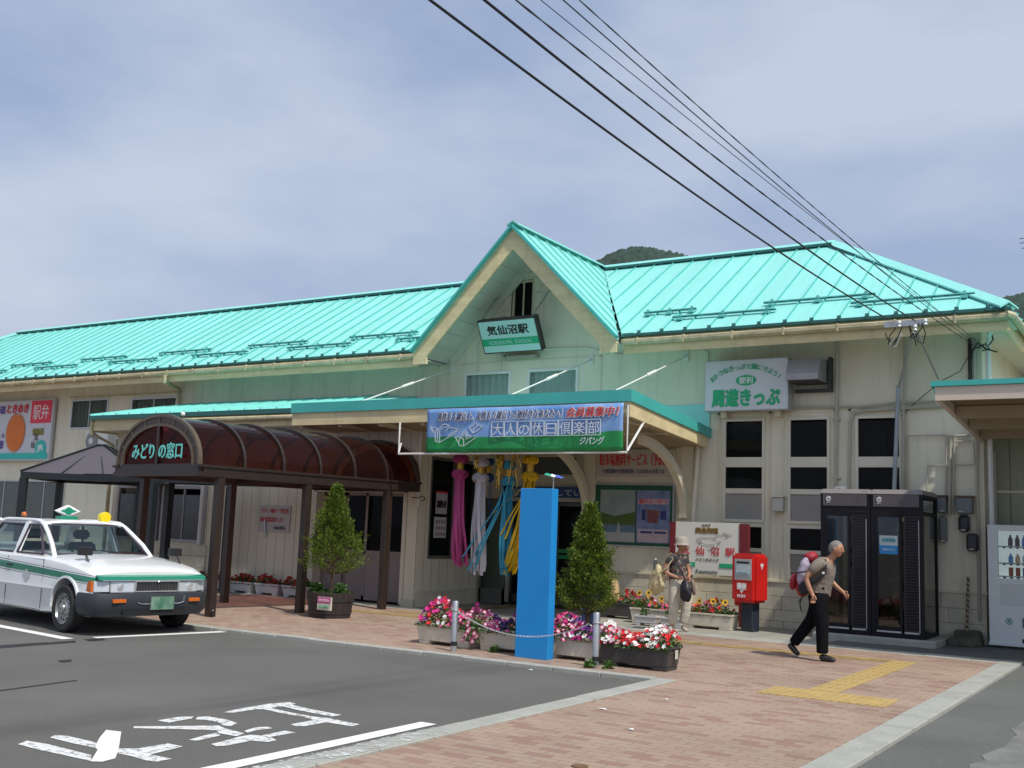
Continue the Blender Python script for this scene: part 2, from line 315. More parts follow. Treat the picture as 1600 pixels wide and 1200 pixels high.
def brickmat():
    mt = bpy.data.materials.new('brick_paving'); mt.use_nodes = True; t = mt.node_tree; n = t.nodes; l = t.links; b = n['Principled BSDF']; b.inputs['Roughness'].default_value = .88
    tcn = n.new('ShaderNodeTexCoord')
    bt = n.new('ShaderNodeTexBrick'); bt.offset = 0.5; bt.inputs['Scale'].default_value = 1.0; bt.inputs['Brick Width'].default_value = .20; bt.inputs['Row Height'].default_value = .10; bt.inputs['Mortar Size'].default_value = .004; bt.inputs['Bias'].default_value = 0.0
    bt.inputs['Color1'].default_value = (0, 0, 0, 1); bt.inputs['Color2'].default_value = (1, 1, 1, 1); bt.inputs['Mortar'].default_value = (.5, .5, .5, 1)
    l.new(tcn.outputs['Object'], bt.inputs['Vector'])
    rp = n.new('ShaderNodeValToRGB'); e = rp.color_ramp.elements; e[0].position = 0.0; e[0].color = (.34, .25, .185, 1); e[1].position = 1.0; e[1].color = (.275, .17, .132, 1)
    x = e.new(.5); x.color = (.33, .235, .175, 1); x = e.new(.78); x.color = (.31, .21, .16, 1); x = e.new(.86); x.color = (.275, .165, .125, 1)
    l.new(bt.outputs['Color'], rp.inputs[0])
    mo = n.new('ShaderNodeMix'); mo.data_type = 'RGBA'; l.new(bt.outputs['Fac'], mo.inputs[0]); l.new(rp.outputs[0], mo.inputs[6]); mo.inputs[7].default_value = (.20, .135, .095, 1)
    a = n.new('ShaderNodeTexNoise'); a.inputs['Scale'].default_value = .7; a.inputs['Detail'].default_value = 7; l.new(tcn.outputs['Object'], a.inputs['Vector'])
    mr_ = n.new('ShaderNodeMapRange'); mr_.inputs[1].default_value = .3; mr_.inputs[2].default_value = .7; mr_.inputs[3].default_value = .84; mr_.inputs[4].default_value = 1.14; l.new(a.outputs[0], mr_.inputs[0])
    mm = n.new('ShaderNodeMix'); mm.data_type = 'RGBA'; mm.blend_type = 'MULTIPLY'; mm.inputs[0].default_value = 1; l.new(mo.outputs[2], mm.inputs[6]); l.new(mr_.outputs[0], mm.inputs[7])
    s2 = n.new('ShaderNodeTexNoise'); s2.inputs['Scale'].default_value = 110; l.new(tcn.outputs['Object'], s2.inputs['Vector'])
    m4 = n.new('ShaderNodeMapRange'); m4.inputs[3].default_value = .82; m4.inputs[4].default_value = 1.18; l.new(s2.outputs[0], m4.inputs[0])
    m5 = n.new('ShaderNodeMix'); m5.data_type = 'RGBA'; m5.blend_type = 'MULTIPLY'; m5.inputs[0].default_value = 1; l.new(mm.outputs[2], m5.inputs[6]); l.new(m4.outputs[0], m5.inputs[7])
    l.new(m5.outputs[2], b.inputs['Base Color'])
    bp = n.new('ShaderNodeBump'); bp.inputs['Strength'].default_value = .35; bp.inputs['Distance'].default_value = .006; bp.invert = True; l.new(bt.outputs['Fac'], bp.inputs['Height']); l.new(bp.outputs[0], b.inputs['Normal'])
    return mt
M_brick = brickmat()
def wornmat(name, col, lo=.33, hi=.47, scale=14, under=None):
    """road paint worn through in patches"""
    mt = bpy.data.materials.new(name); mt.use_nodes = True; t = mt.node_tree; n = t.nodes; l = t.links; b = n['Principled BSDF']; b.inputs['Base Color'].default_value = (*col, 1); b.inputs['Roughness'].default_value = .7
    tcn = n.new('ShaderNodeTexCoord'); a = n.new('ShaderNodeTexNoise'); a.inputs['Scale'].default_value = scale; a.inputs['Detail'].default_value = 9; a.inputs['Roughness'].default_value = .75; l.new(tcn.outputs['Object'], a.inputs['Vector'])
    r = n.new('ShaderNodeMapRange'); r.inputs[1].default_value = lo; r.inputs[2].default_value = hi; l.new(a.outputs[0], r.inputs[0])
    tr = n.new('ShaderNodeBsdfTransparent'); mxs = n.new('ShaderNodeMixShader'); l.new(r.outputs[0], mxs.inputs[0]); l.new(tr.outputs[0], mxs.inputs[1]); l.new(b.outputs[0], mxs.inputs[2]); l.new(mxs.outputs[0], n['Material Output'].inputs[0])
    return mt
M_paint = wornmat('road_paint_white', (.68, .68, .66), .36, .50, 18)
M_paintw = wornmat('road_paint_worn', (.62, .62, .60), .50, .62, 9)
M_paintk = wornmat('road_paint_new', (.75, .75, .73), .22, .32)
M_tact = pm('yellow_tactile_paving', (.43, .30, .11), .75, var=.14, scale=6, bump=.3, bscale=60, fine=.1)
M_tactw = wornmat('worn_yellow_paving', (.37, .25, .08), .30, .55, 5)
M_crack = wornmat('dark_wet_stain', (.018, .018, .018), .35, .5, 6)

# ------------------------------------------------------------ ground (setting)
def sheet(name, x0, y0, x1, y1, z, mat, kind='structure'):
    return tag(MB().quad((x0, y0, z), (x1, y0, z), (x1, y1, z), (x0, y1, z)).build(name, mat), kind=kind)
sheet('asphalt_ground', -900, -300, 900, 1500, 0.0, M_asph)
KY = 10.52
sheet('sidewalk', -60, KY + .14, -4.64, 15.75, 0.03, M_brick)
sheet('crossing_path', -4.64, -12, -2.28, 15.75, 0.03, M_brick)
sheet('entrance_apron', -40, 16.13, -4.75, 24, 0.026, M_conc)
sheet('side_road', -2.02, -30, 40, 40, 0.008, M_asph2)
sheet('wall_foot_asphalt', -4.75, 16.13, -2.0, 22, 0.03, M_asph2)
def kerb(name, x0, y0, x1, y1, n, alongx, z=0.045):
    k = MB()
    for i in range(n):
        j = random.uniform(-.004, .004)
        if alongx:
            a = x0 + (x1 - x0) * i / n; b = x0 + (x1 - x0) * (i + 1) / n; k.box(a + .004, y0 + j, -.1, b - .004, y1 + j, z + j)
        else:
            a = y0 + (y1 - y0) * i / n; b = y0 + (y1 - y0) * (i + 1) / n; k.box(x0 + j, a + .004, -.1, x1 + j, b - .004, z + j)
    return tag(k.build(name, M_kerb, bevel=.008), kind='structure')
kerb('kerb', -60, KY, -4.87, KY + .14, 92, True)
kerb('kerb', -4.85, -10, -4.64, KY + .14, 34, False)
kerb('kerb', -2.28, -10, -2.02, 16.1, 43, False)
kerb('kerb', -30, 15.75, -2.02, 16.13, 46, True, .036)
# torn edge of older asphalt on the far right
pa = [(-1.62, 6.0)]; y = 6.0; random.seed(3)
while y < 22: y += random.uniform(.12, .3); pa.append((-1.36 + (8.5 - min(y, 8.5)) * -.1 + random.uniform(-.05, .05), y))
tag(MB().poly([(x, y, .012) for x, y in pa] + [(30, 22, .012), (30, 6, .012)]).build('old_asphalt_patch', M_asph3), kind='structure')
# tactile paving: bars in a T, a stem and a long line
tb = MB()
def tact(x0, y0, x1, y1, along):
    tb.box(x0, y0, .02, x1, y1, .036)
    n = int((x1 - x0 if along == 'y' else y1 - y0) / .085)
    for i in range(n):
        o = (i + .5) * .085
        if along == 'y': tb.box(x0 + o - .017, y0 + .02, .036, x0 + o + .017, y1 - .02, .041)
        else: tb.box(x0 + .02, y0 + o - .017, .036, x1 - .02, y0 + o + .017, .041)
tact(-3.72, 10.48, -2.50, 11.08, 'y'); 
for k in range(12): tact(-3.40, 11.09 + k * .305, -3.10, 11.09 + k * .305 + .295, 'y')
tag(tb.build('tactile_paving', M_tact), kind='structure')
sheet('tactile_path', -13.2, 14.45, -3.10, 14.75, .0345, M_tactw)
sheet('tactile_path', -12.0, 15.0, -11.4, 15.3, .0345, M_tactw)
sheet('tactile_path', -11.6, 16.3, -11.3, 19.2, .034, M_tactw)
# road markings
def img_poly(pts, sx=1, ox=0, oy=0): return [at(ox + x / sx, oy + y / sx, z=0.004) for x, y in pts]
rm = MB()
A = 5.3333
for p in [
    [(150, 495), (225, 465), (405, 495), (760, 585), (760, 635), (600, 600), (300, 535)],
    [(415, 440), (460, 418), (560, 425), (800, 480), (795, 525), (620, 490), (480, 455)],
    [(980, 530), (1150, 530), (1400, 488), (1525, 513), (1400, 545), (1250, 580), (1435, 615), (1310, 640), (1220, 630), (1100, 595), (980, 570)]]:
    rm.poly(img_poly(p, A, 0, 1070))
for p in [
    [(-180, 243), (0, 213), (120, 210), (105, 226), (0, 245), (-90, 262)],
    [(150, 215), (240, 210), (390, 235), (485, 265), (430, 290), (370, 285), (320, 255), (220, 238), (140, 235)],
    [(-380, 292), (0, 290), (330, 285), (385, 310), (545, 350), (480, 375), (330, 350), (310, 325), (0, 315), (-380, 308)],
    [(80, 405), (200, 370), (310, 345), (345, 368), (150, 412)],
    [(265, 440), (430, 400), (500, 378), (600, 362), (680, 370), (880, 328), (970, 345), (760, 380), (810, 408), (740, 422), (600, 412), (400, 452), (310, 458)],
    [(540, 330), (640, 300), (740, 295), (780, 308), (640, 325), (570, 345)],
    [(365, 175), (480, 150), (740, 105), (920, 90), (970, 103), (940, 112), (1100, 150), (1355, 197), (1270, 210), (1000, 160), (860, 125), (760, 140), (900, 170), (1110, 210), (1250, 225), (1450, 265), (1505, 275), (1440, 292), (1300, 270), (1230, 258), (1050, 290), (970, 290), (930, 275), (1120, 240), (1040, 215), (840, 180), (700, 150), (640, 150), (440, 180)]]:
    rm.poly(img_poly(p, A, 280, 1080))
tag(rm.build('road_lettering', M_paint), kind='structure')
tag(MB().poly(img_poly([(755, 637), (815, 540), (786, 520), (830, 440), (885, 375), (1010, 390), (988, 540), (960, 612), (850, 640)], A, 0, 1070)).build('road_lettering', M_paintk), kind='structure')
def line(name, a, b, wd, mat=M_paintk, z=.004):
    a = Vector((*a, z)); b = Vector((*b, z)); d = (b - a).normalized(); r = Vector((-d.y, d.x, 0)) * wd / 2
    return tag(MB().quad(a - r, b - r, b + r, a + r).build(name, mat), kind='structure')
line('edge_line', (-5.13, 7.0), (-5.20, -6), .15)
line('edge_line', (-4.94, 7.1), (-5.0, 2), .11, M_paintw)
line('edge_line', (-4.75, 6.6), (-4.75, 1), .2, M_paintw, .052)
line('bay_line', (-11.66, 8.42), (-24, 10.1), .15); line('bay_line', (-11.20, 10.62), (-24, 12.9), .15)
line('bay_line', (-11.60, 8.75), (-11.24, 10.55), .15)
st = MB()
for seg in ([(0, 1008), (60, 1004), (118, 1001), (118, 1004), (60, 1008), (0, 1013)], [(130, 999), (160, 997), (166, 1000), (140, 1002)], [(90, 1032), (112, 1030), (112, 1034), (95, 1035)], [(0, 1078), (120, 1062), (120, 1063.4), (0, 1080)]):
    st.poly([at(x, y, z=.003) for x, y in seg])
tag(st.build('oil_stain', M_crack), kind='structure')
# forested hills
def hill(name, cx, cy, rx, ry, hgt, col, n=70, seed=1):
    hm = MB(); vs = []; fs = []
    for i in range(n + 1):
        for j in range(n // 2 + 1):
            u = i / n * 2 - 1; v = j / (n // 2) * 2 - 1; x = cx + u * rx; y = cy + v * ry
            h = hgt * max(0, 1 - (abs(u) ** 2 + abs(v) ** 2)) ** .5
            h += (mnoise.noise(Vector((x * .03, y * .03, seed))) * 3.5 + mnoise.noise(Vector((x * .3, y * .3, seed))) * 3.0) * (1 if h > 0 else 0)
            vs.append((x, y, h - 2))
    w_ = n // 2 + 1
    for i in range(n):
        for j in range(n // 2): fs.append((i * w_ + j, (i + 1) * w_ + j, (i + 1) * w_ + j + 1, i * w_ + j + 1))
    hm.add(vs, fs)
    return tag(hm.build(name, col, smooth='all', fix=False), kind='structure')
M_hill = pm('hazy_forest', (.030, .055, .042), 1.0, var=.35, scale=.12, bump=.0, fine=.25, bscale=.5)
p = at(1005, 387, y=700); hill('hill', p.x, 700, 118, 90, p.z + 1, M_hill, 260, 3)
p = at(1650, 452, y=900); hill('hill', p.x, 900, 210, 120, p.z, M_hill, 200, 8)

# ------------------------------------------------------------ station building
FY = 18.5; EY = 17.5; RY = 21.2; EZ = 5.19; RZ = 7.51; BY = 2 * RY - EY
XL, XR = -36.5, -2.83
EXL, EXR = -37.1, -2.27
GX, GW, GF = -11.2, 2.36, 17.3; GZ = 7.52
B = thing('station_building', 'long cream station building with a turquoise metal roof and a steep front gable', 'station', (-11, FY, 0))
def P_(mb, name, mat, parent=B, **k): return mb.build(name, mat, parent, **k)
# windows of the right wing: three columns
cols = [(-7.215, -6.435), (-6.02, -5.28), (-4.85, -4.08)]
holes = []
for a, b in cols: holes += [(a, b, 1.82, 3.68), (a, b, .86, 1.79)]
holes += [(-13.05, -11.86, 3.95, 4.80), (-11.47, -10.27, 3.95, 4.80)]
holes += [(-26.4, -24.8, 3.83, 4.66), (-23.85, -22.05, 3.83, 4.62), (-30.2, -26.35, .9, 2.40), (-32.5, -30.6, 3.83, 4.6)]
holes += [(-12.4, -9.97, 0.0, 3.2)]
wmb = MB(); wall_holes(wmb, XL, XR, 0.0, 5.02, FY, .16, holes)
wall_holes(wmb, FY + .16, BY - .9, 0, 5.02, XR - .16, .16, [], axis='y')
wall_holes(wmb, FY + .16, BY - .9, 0, 5.02, XL, .16, [], axis='y')
wmb.box(XL, BY - .9, 0, XR, BY - .75, 5.02)
P_(wmb, 'wall', M_wall)
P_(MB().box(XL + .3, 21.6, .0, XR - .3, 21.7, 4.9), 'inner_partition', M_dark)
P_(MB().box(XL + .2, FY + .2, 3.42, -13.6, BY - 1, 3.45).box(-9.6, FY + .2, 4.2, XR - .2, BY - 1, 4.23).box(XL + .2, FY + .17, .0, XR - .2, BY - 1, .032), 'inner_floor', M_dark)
# plinth with block courses
pl = MB()
def courses(mb, x0, x1, zs, y, seed, skip=()):
    rr = random.Random(seed)
    for i in range(len(zs) - 1):
        x = x0
        while x < x1 - .01:
            nx = min(x1, x + rr.uniform(.8, 1.5)); nx = x1 if x1 - nx < .3 else nx
            ok = not any(s0 < (x + nx) / 2 < s1 for s0, s1 in skip)
            if ok: mb.box(x + .003, y - .028, zs[i] + .003, nx - .003, y, zs[i + 1] - .003)
            x = nx
courses(pl, -9.9, XR, [0, .14, .33, .56, .80], FY, 4)
P_(pl, 'plinth', M_plinth, bevel=.004)
P_(MB().box(-9.9, FY - .05, .80, XR + .02, FY, .835), 'plinth_ledge', M_trim)
pl = MB(); courses(pl, XL, -21.45, [0, .25, .55, .85], FY, 9); P_(pl, 'plinth', M_plinth, bevel=.004)
# raised relief bands
P_(MB().box(-13.75, FY - .014, 4.98, -9.75, FY, 5.0).box(-13.75, FY - .014, 3.6, -13.72, FY, 5.0).box(-9.78, FY - .014, 3.6, -9.75, FY, 5.0), 'wall_relief', M_trim)
for a, b in cols:
    rb = MB()
    for x in (a - .11, b + .07): rb.box(x, FY - .018, .82, x + .04, FY, 3.8)
    rb.box(a - .11, FY - .018, 3.76, b + .11, FY, 3.8); P_(rb, 'window_border', M_trim)
def sash(x0, x1, z0, z1, y, parts, fr=.05, name='window', mat=M_sash, parent=B, mull=(), dep=.07):
    """window: outer frame, horizontal rails, panes parts=[(z0,z1,material)]"""
    f = MB(); f.box(x0, y, z0, x0 + fr, y + dep, z1).box(x1 - fr, y, z0, x1, y + dep, z1).box(x0 + fr, y, z1 - fr, x1 - fr, y + dep, z1).box(x0 + fr, y, z0, x1 - fr, y + dep, z0 + fr)
    pz = sorted(parts)
    for i in range(len(pz) - 1): f.box(x0 + fr, y + .006, pz[i][1], x1 - fr, y + dep - .006, pz[i + 1][0])
    for mx_ in mull: f.box(mx_ - .016, y + .01, z0 + fr, mx_ + .016, y + dep - .01, z1 - fr)
    w_ = f.build(name, mat, parent, bevel=.003)
    for a, b, g in parts: MB().box(x0 + fr, y + .03, a, x1 - fr, y + .036, b).build('pane', g, w_)
    return w_
for k, (a, b) in enumerate(cols):
    sash(a, b, 1.82, 3.68, FY - .03, [(1.87, 2.33, M_frost), (2.42, 2.80, M_glassD), (2.98, 3.60, M_glassD)])
    sash(a, b, .86, 1.79, FY - .03, [(.91, 1.30, M_frost), (1.37, 1.73, M_glassD)])
M_curt = pm('grey_curtain', (.60, .62, .60), .9, var=.08)
M_brownblind = pm('brown_blind', (.16, .09, .03), .8, var=.1)
P_(MB().box(-7.2, FY + .4, 3.30, -6.4, FY + .42, 3.66), 'blind', M_curt); P_(MB().box(-5.95, FY + .5, 2.4, -5.7, FY + .55, 3.2), 'office_locker', pm('locker_grey', (.30, .32, .32), .6)); P_(MB().box(-4.8, FY + .45, 2.9, -4.45, FY + .5, 3.5), 'office_noticeboard', pm('board_brown', (.30, .24, .16), .8)); P_(MB().box(-7.1, FY + .3, 2.45, -6.8, FY + .5, 2.62), 'office_monitor', M_curt)  # pale blind made up to stand in for a reflection in the top pane
for a, b in cols: P_(MB().box(a + .02, FY + .12, 1.3, b - .02, FY + .13, 1.75), 'blind', M_brownblind)
def curtain(x0, x1, z0, z1, y, mat=M_curt, parent=B, amp=.025, wl=.16, name='curtain'):
    vs = []; fs = []; n = int((x1 - x0) / wl * 8)
    for i in range(n + 1):
        x = x0 + (x1 - x0) * i / n; yy = y + math.sin(i / 8 * 2 * math.pi) * amp * (1 + .4 * math.sin(i * .13)); vs += [(x, yy, z0), (x, yy, z1)]
    for i in range(n): fs.append((2 * i, 2 * i + 2, 2 * i + 3, 2 * i + 1))
    return MB().add(vs, fs).build(name, mat, parent, smooth='all', fix=False)
for a, b in ((-13.05, -11.86), (-11.47, -10.27)):
    sash(a, b, 3.95, 4.80, FY - .02, [(4.0, 4.74, M_glassL)], fr=.06, mat=M_white); curtain(a + .04, b - .04, 3.9, 4.76, FY + .08)
for a, b, z0, z1 in ((-26.4, -24.8, 3.83, 4.66), (-23.85, -22.05, 3.83, 4.62)):
    sash(a, b, z0, z1, FY - .02, [(z0 + .05, z1 - .05, M_glassL)], fr=.05, mat=M_alu, mull=((a + b) / 2,)); curtain(a + .1, b - .1, z0, z1, FY + .10, pm('dim_curtain', (.20, .20, .17), .9))
sash(-30.2, -26.35, .9, 2.40, FY - .02, [(.95, 2.35, M_frostD)], fr=.04, mat=M_alu, mull=(-29.2, -28.3, -27.3))
P_(MB().box(-26.5, FY - .03, 4.70, -21.9, FY, 4.74), 'window_hood', M_gutter)
# main roof with standing seams
SL = (RZ - EZ) / (RY - EY)
roof = MB()
hr = RY - EY
TH = .05
A_, Bq, C_, D_ = (EXL, EY, EZ), (EXR, EY, EZ), (EXR - hr, RY, RZ), (EXL + hr, RY, RZ)
E_, F_ = (EXR, BY, EZ), (EXL, BY, EZ)
roof.poly([A_, (GX - GW, EY, EZ), (GX, RY - .02, RZ - .01), D_]); roof.poly([(GX + GW, EY, EZ), Bq, C_, (GX, RY - .02, RZ - .01)]); roof.poly([Bq, E_, C_]); roof.poly([E_, F_, D_, C_]); roof.poly([F_, A_, D_])
for (p0, p1) in ((A_, (GX - GW, EY, EZ)), ((GX + GW, EY, EZ), Bq), (Bq, E_), (E_, F_), (F_, A_)):
    roof.quad(p0, p1, (p1[0], p1[1], p1[2] - TH), (p0[0], p0[1], p0[2] - TH))
roof.quad((EXL, FY, EZ - TH), (EXR, FY, EZ - TH), (EXR, BY, EZ - TH), (EXL, BY, EZ - TH))
for _a, _b in ((EXL, GX - GW), (GX + GW, EXR)): roof.quad((_a, EY, EZ - TH), (_b, EY, EZ - TH), (_b, FY, EZ - TH), (_a, FY, EZ - TH))
nx = Vector((0, -SL, 1)).normalized()
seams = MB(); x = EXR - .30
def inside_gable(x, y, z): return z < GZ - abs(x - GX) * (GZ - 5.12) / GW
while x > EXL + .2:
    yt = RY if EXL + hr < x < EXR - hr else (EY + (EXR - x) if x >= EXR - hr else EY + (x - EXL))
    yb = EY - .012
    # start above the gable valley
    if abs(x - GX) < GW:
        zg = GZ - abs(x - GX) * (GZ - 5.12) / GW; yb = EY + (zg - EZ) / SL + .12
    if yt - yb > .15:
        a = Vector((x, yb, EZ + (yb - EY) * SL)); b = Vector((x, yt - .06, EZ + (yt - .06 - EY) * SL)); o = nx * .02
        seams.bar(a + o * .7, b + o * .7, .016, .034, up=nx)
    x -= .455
y = EY + .4
while y < BY - .3:
    xt = EXR - min(y - EY, hr, BY - y); a = Vector((EXR, y, EZ)); b = Vector((xt, y, EZ + (EXR - xt) * SL)); roof.bar(a + Vector((.014, 0, .02)), b + Vector((.014, 0, .02)), .022, .045, up=Vector((SL, 0, 1)).normalized()); y += .455
rf = P_(roof, 'roof', M_teal, fix=False); seams.build('standing_seams', pm('shaded_seam_teal', (.11, .47, .43), .5, var=.1), rf, fix=False)  # rib teal darkened to carry shade on the rib sides, plus seam dirt
tk = MB()
x = EXR - .30
while x > EXL + .2:
    if abs(x - GX) > GW + .02: tk.box(x - .03, EY - .022, EZ - .05, x + .03, EY + .012, EZ + .045)
    x -= .455
tk.box(EXL, EY - .012, EZ - TH - .0, GX - GW - .02, EY + .02, EZ - .012).box(GX + GW + .02, EY - .012, EZ - TH - .0, EXR + .012, EY + .02, EZ - .004)
tk.box(EXR - .02, EY, EZ - TH - .03, EXR + .012, BY, EZ - .004)
tk.build('eave_edge', M_tealdk, rf)
def cap(a, b, wd, name='ridge_cap'):
    a = Vector(a); b = Vector(b); c = MB(); d = (b - a).normalized(); r = d.cross(Vector((0, 0, 1))).normalized(); up = Vector((0, 0, .055)); dn = Vector((0, 0, -wd * .60))
    for s in (1, -1):
        c.hexa([a + up, b + up, b + up + r * s * wd + dn, a + up + r * s * wd + dn, a + up + Vector((0, 0, .03)), b + up + Vector((0, 0, .03)), b + up + r * s * wd + dn + Vector((0, 0, .03)), a + up + r * s * wd + dn + Vector((0, 0, .03))])
    return c
cap(D_, C_, .17).build('ridge_cap', M_teal, rf)
cap(C_, Bq, .16).build('hip_cap', M_teal, rf); cap(D_, A_, .20).build('hip_cap', M_teal, rf)
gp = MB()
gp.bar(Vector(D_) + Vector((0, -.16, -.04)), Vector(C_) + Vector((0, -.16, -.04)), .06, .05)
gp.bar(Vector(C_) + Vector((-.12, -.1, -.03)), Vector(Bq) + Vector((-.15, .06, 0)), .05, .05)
gp.build('cap_shadow_strip', M_tealdk, rf)  # dark bars stand in for the shadow under ridge and hip caps
# snow guards
M_guard = pm('weathered_teal_guard', (.15, .54, .50), .5, var=.2, scale=8)
def guard(x0, x1, row):
    g = MB(); yy = EY + (.42 if row == 0 else .74); zz = EZ + (yy - EY) * SL
    if abs((x0 + x1) / 2 - GX) < GW + 1: 
        if x0 < GX: x1 = min(x1, GX - GW - (.0 if row == 0 else -.1) - .1)
        else: x0 = max(x0, GX + GW + .1)
        if x1 - x0 < .4: return
    g.box(x0, yy - .012, zz + .055, x1, yy + .012, zz + .095); g.box(x0, yy - .012, zz + .06, x1, yy + .06, zz + .075)
    for t in (.08, .5, .92):
        x = x0 + (x1 - x0) * t; g.box(x - .05, yy - .07, zz + .0, x + .05, yy + .03, zz + .05); g.lathe((x, yy - .014, zz + .10), [(.032, 0), (.032, .02)], 8, axis='y')
    g.build('snow_guard', M_guard, rf)
x = EXR - .55; r = 0
while x > -33:
    guard(x - 1.95, x, r); x -= 1.62; r = 1 - r
# gable
sl = (GZ - 5.12) / GW
yb0 = RY + .35
g = MB()
for s in (-1, 1):
    a = Vector((GX, GF, GZ)); b = Vector((GX + s * GW, GF, 5.12))
    av = Vector((GX, RY - .02, GZ)); bv = Vector((GX + s * GW, EY + (5.12 - EZ) / SL, 5.12))
    g.poly([a, b, bv, av]); t = Vector((0, 0, -.06)); g.poly([a + t, b + t, bv + t, av + t]); g.quad(a, b, b + t, a + t); g.quad(b, bv, bv + t, b + t)
    nrm = Vector((s * sl, 0, 1)).normalized()
    yy = GF + .25
    while yy < RY - .1:
        top = Vector((GX, yy, GZ)); fr = min(1, max(0, (GZ - (EZ + (yy - EY) * SL)) / (GZ - 5.12))) if yy > EY else 1
        if fr > .04: g.bar(top + nrm * .02 + Vector((s * .03, 0, -.03 * sl)), Vector((GX + s * GW * fr, yy, GZ - (GZ - 5.12) * fr)) + nrm * .02, .016, .034, up=nrm)
        yy += .45
gr = P_(g, 'gable_roof', M_teal, fix=False)
c = cap((GX, GF - .02, GZ), (GX, RY, GZ), .13); c.build('ridge_cap', M_teal, gr)
# valley flashing
v = MB()
for s in (-1, 1):
    for k in range(1):
        a = Vector((GX + s * GW, EY + .0, EZ)); b = Vector((GX, RY, RZ)); off = Vector((s * .26, 0, .012)); v.poly([a + Vector((s * .0, 0, .012)), a + off, b + off * .8, b + Vector((0, 0, .012))])
v.build('valley_flashing', M_teal, gr)
# barge boards
bb = MB(); te = MB()
for s in (-1, 1):
    w_ = .30
    a = Vector((GX, GF + .03, GZ - .07)); b = Vector((GX + s * (GW - .02), GF + .03, 5.07)); dv = (b - a).normalized(); n_ = Vector((-dv.z * s, 0, dv.x * s)); n_ = n_ if n_.z < 0 else -n_
    dn = Vector((0, 0, -.38))
    foot = b + Vector((0, 0, -.24))
    inn = b + dn * .0 + Vector((-s * .34, 0, -.24))
    poly = [a, b, foot, inn, inn + Vector((0, 0, .16)), a + Vector((0, 0, -.42))]
    bb.prism(poly, (0, .05, 0))
    te.bar(a + Vector((0, -.04, .045)), b + Vector((s * .03, -.04, .03)), .1, .05, up=(dv.cross(Vector((0, 1, 0)))))
bb.build('barge_board', M_cream, gr); te.build('barge_trim', M_teal2, gr)
# gable wall and soffit
gw = MB(); zt = GZ - .12
hw = (zt - 5.02) / sl
wz0, wz1, wx0, wx1 = 5.75, 6.70, -11.93, -11.40
xl, xr = GX - hw, GX + hw
gw.poly([(xl, FY, 5.02), (wx0, FY, 5.02), (wx0, FY, zt - (GX - wx0) * sl)])
gw.poly([(wx1, FY, 5.02), (xr, FY, 5.02), (GX, FY, zt), (wx1, FY, zt - (GX - wx1) * sl)])
gw.poly([(wx0, FY, 5.02), (wx1, FY, 5.02), (wx1, FY, wz0), (wx0, FY, wz0)])
gw.poly([(wx0, FY, wz1), (wx1, FY, wz1), (wx1, FY, zt - (GX - wx1) * sl), (wx0, FY, zt - (GX - wx0) * sl)])
gw.build('gable_wall', M_wall, B)
so_ = MB()
for s in (-1, 1):
    so_.poly([(GX, GF + .08, GZ - .13), (GX + s * (GW - .05), GF + .08, 5.02), (GX + s * (GW - .05), FY, 5.02), (GX, FY, GZ - .13)])
    for k in range(1, 9):
        t = k / 9; x = GX + s * (GW - .05) * t; z = GZ - .13 - (GZ - 5.15) * t; so_.bar((x, GF + .08, z - .012), (x, FY, z - .012), .012, .012)
so_.build('gable_soffit', M_soffit, gr)
bz = MB()
for s in (-1, 1):
    bz.bar((GX + s * .06, FY - .03, GZ - .30), (GX + s * (GW - .17), FY - .03, 5.05), .05, .16, up=(0, 0, 1))
bz.build('gable_moulding', M_soffit, gr)
# small gable window with stone-like surround
wn = sash(wx0, wx1, wz0, wz1, FY + .03, [(wz0 + .04, wz1 - .04, M_glassD)], fr=.05, mat=M_trim, mull=((wx0 + wx1) / 2,))
sr = MB()
for x0, x1, z0, z1 in ((-12.11, -11.95, 5.67, 6.05), (-12.18, -11.95, 6.07, 6.39), (-12.11, -11.95, 6.41, 6.72), (-11.38, -11.22, 5.67, 6.05), (-11.38, -11.15, 6.07, 6.39), (-11.38, -11.22, 6.41, 6.72), (-12.03, -11.81, 6.75, 6.85), (-11.52, -11.28, 6.75, 6.85)): sr.box(x0, FY - .02, z0, x1, FY, z1)
for i in range(3): sr.box(-11.82 + i * .105, FY - .035, 6.74, -11.82 + i * .105 + .085, FY, 6.93)
sr.build('window_surround', M_wall, B, bevel=.006)
# fascia, gutter and soffit of the main eaves
for a, b in ((EXL + .03, GX - GW - .02), (GX + GW + .02, EXR - .02)):
    P_(MB().box(a, EY + .07, EZ - .36, b, EY + .11, EZ - .06), 'fascia', M_cream)
    gt = MB(); n = 6; x0, x1 = a, b
    prof = [(EY + .06, EZ - .09), (EY - .01, EZ - .10), (EY - .045, EZ - .12), (EY - .045, EZ - .17), (EY - .01, EZ - .205), (EY + .05, EZ - .21)]
    for i in range(len(prof) - 1): gt.quad((x0, *prof[i]), (x1, *prof[i]), (x1, *prof[i + 1]), (x0, *prof[i + 1]))
    x = x0 + .3
    while x < x1: gt.box(x, EY - .052, EZ - .22, x + .035, EY + .06, EZ - .085); x += .91
    P_(gt, 'gutter', M_gutter)
    P_(MB().box(a, EY + .11, EZ - .19, b, FY, EZ - .17), 'soffit', M_soffit)
P_(MB().box(EXR - .11, EY + .11, EZ - .36, EXR - .07, BY, EZ - .06), 'fascia', M_cream)
P_(MB().box(XR, FY - .9, EZ - .19, EXR - .11, BY, EZ - .17), 'soffit', M_soffit)
P_(MB().tube([(EXR - .05, EY - .03, EZ - .12), (EXR + .03, EY + .05, EZ - .14), (EXR + .03, BY, EZ - .14)], .06, 8), 'gutter', M_gutter)
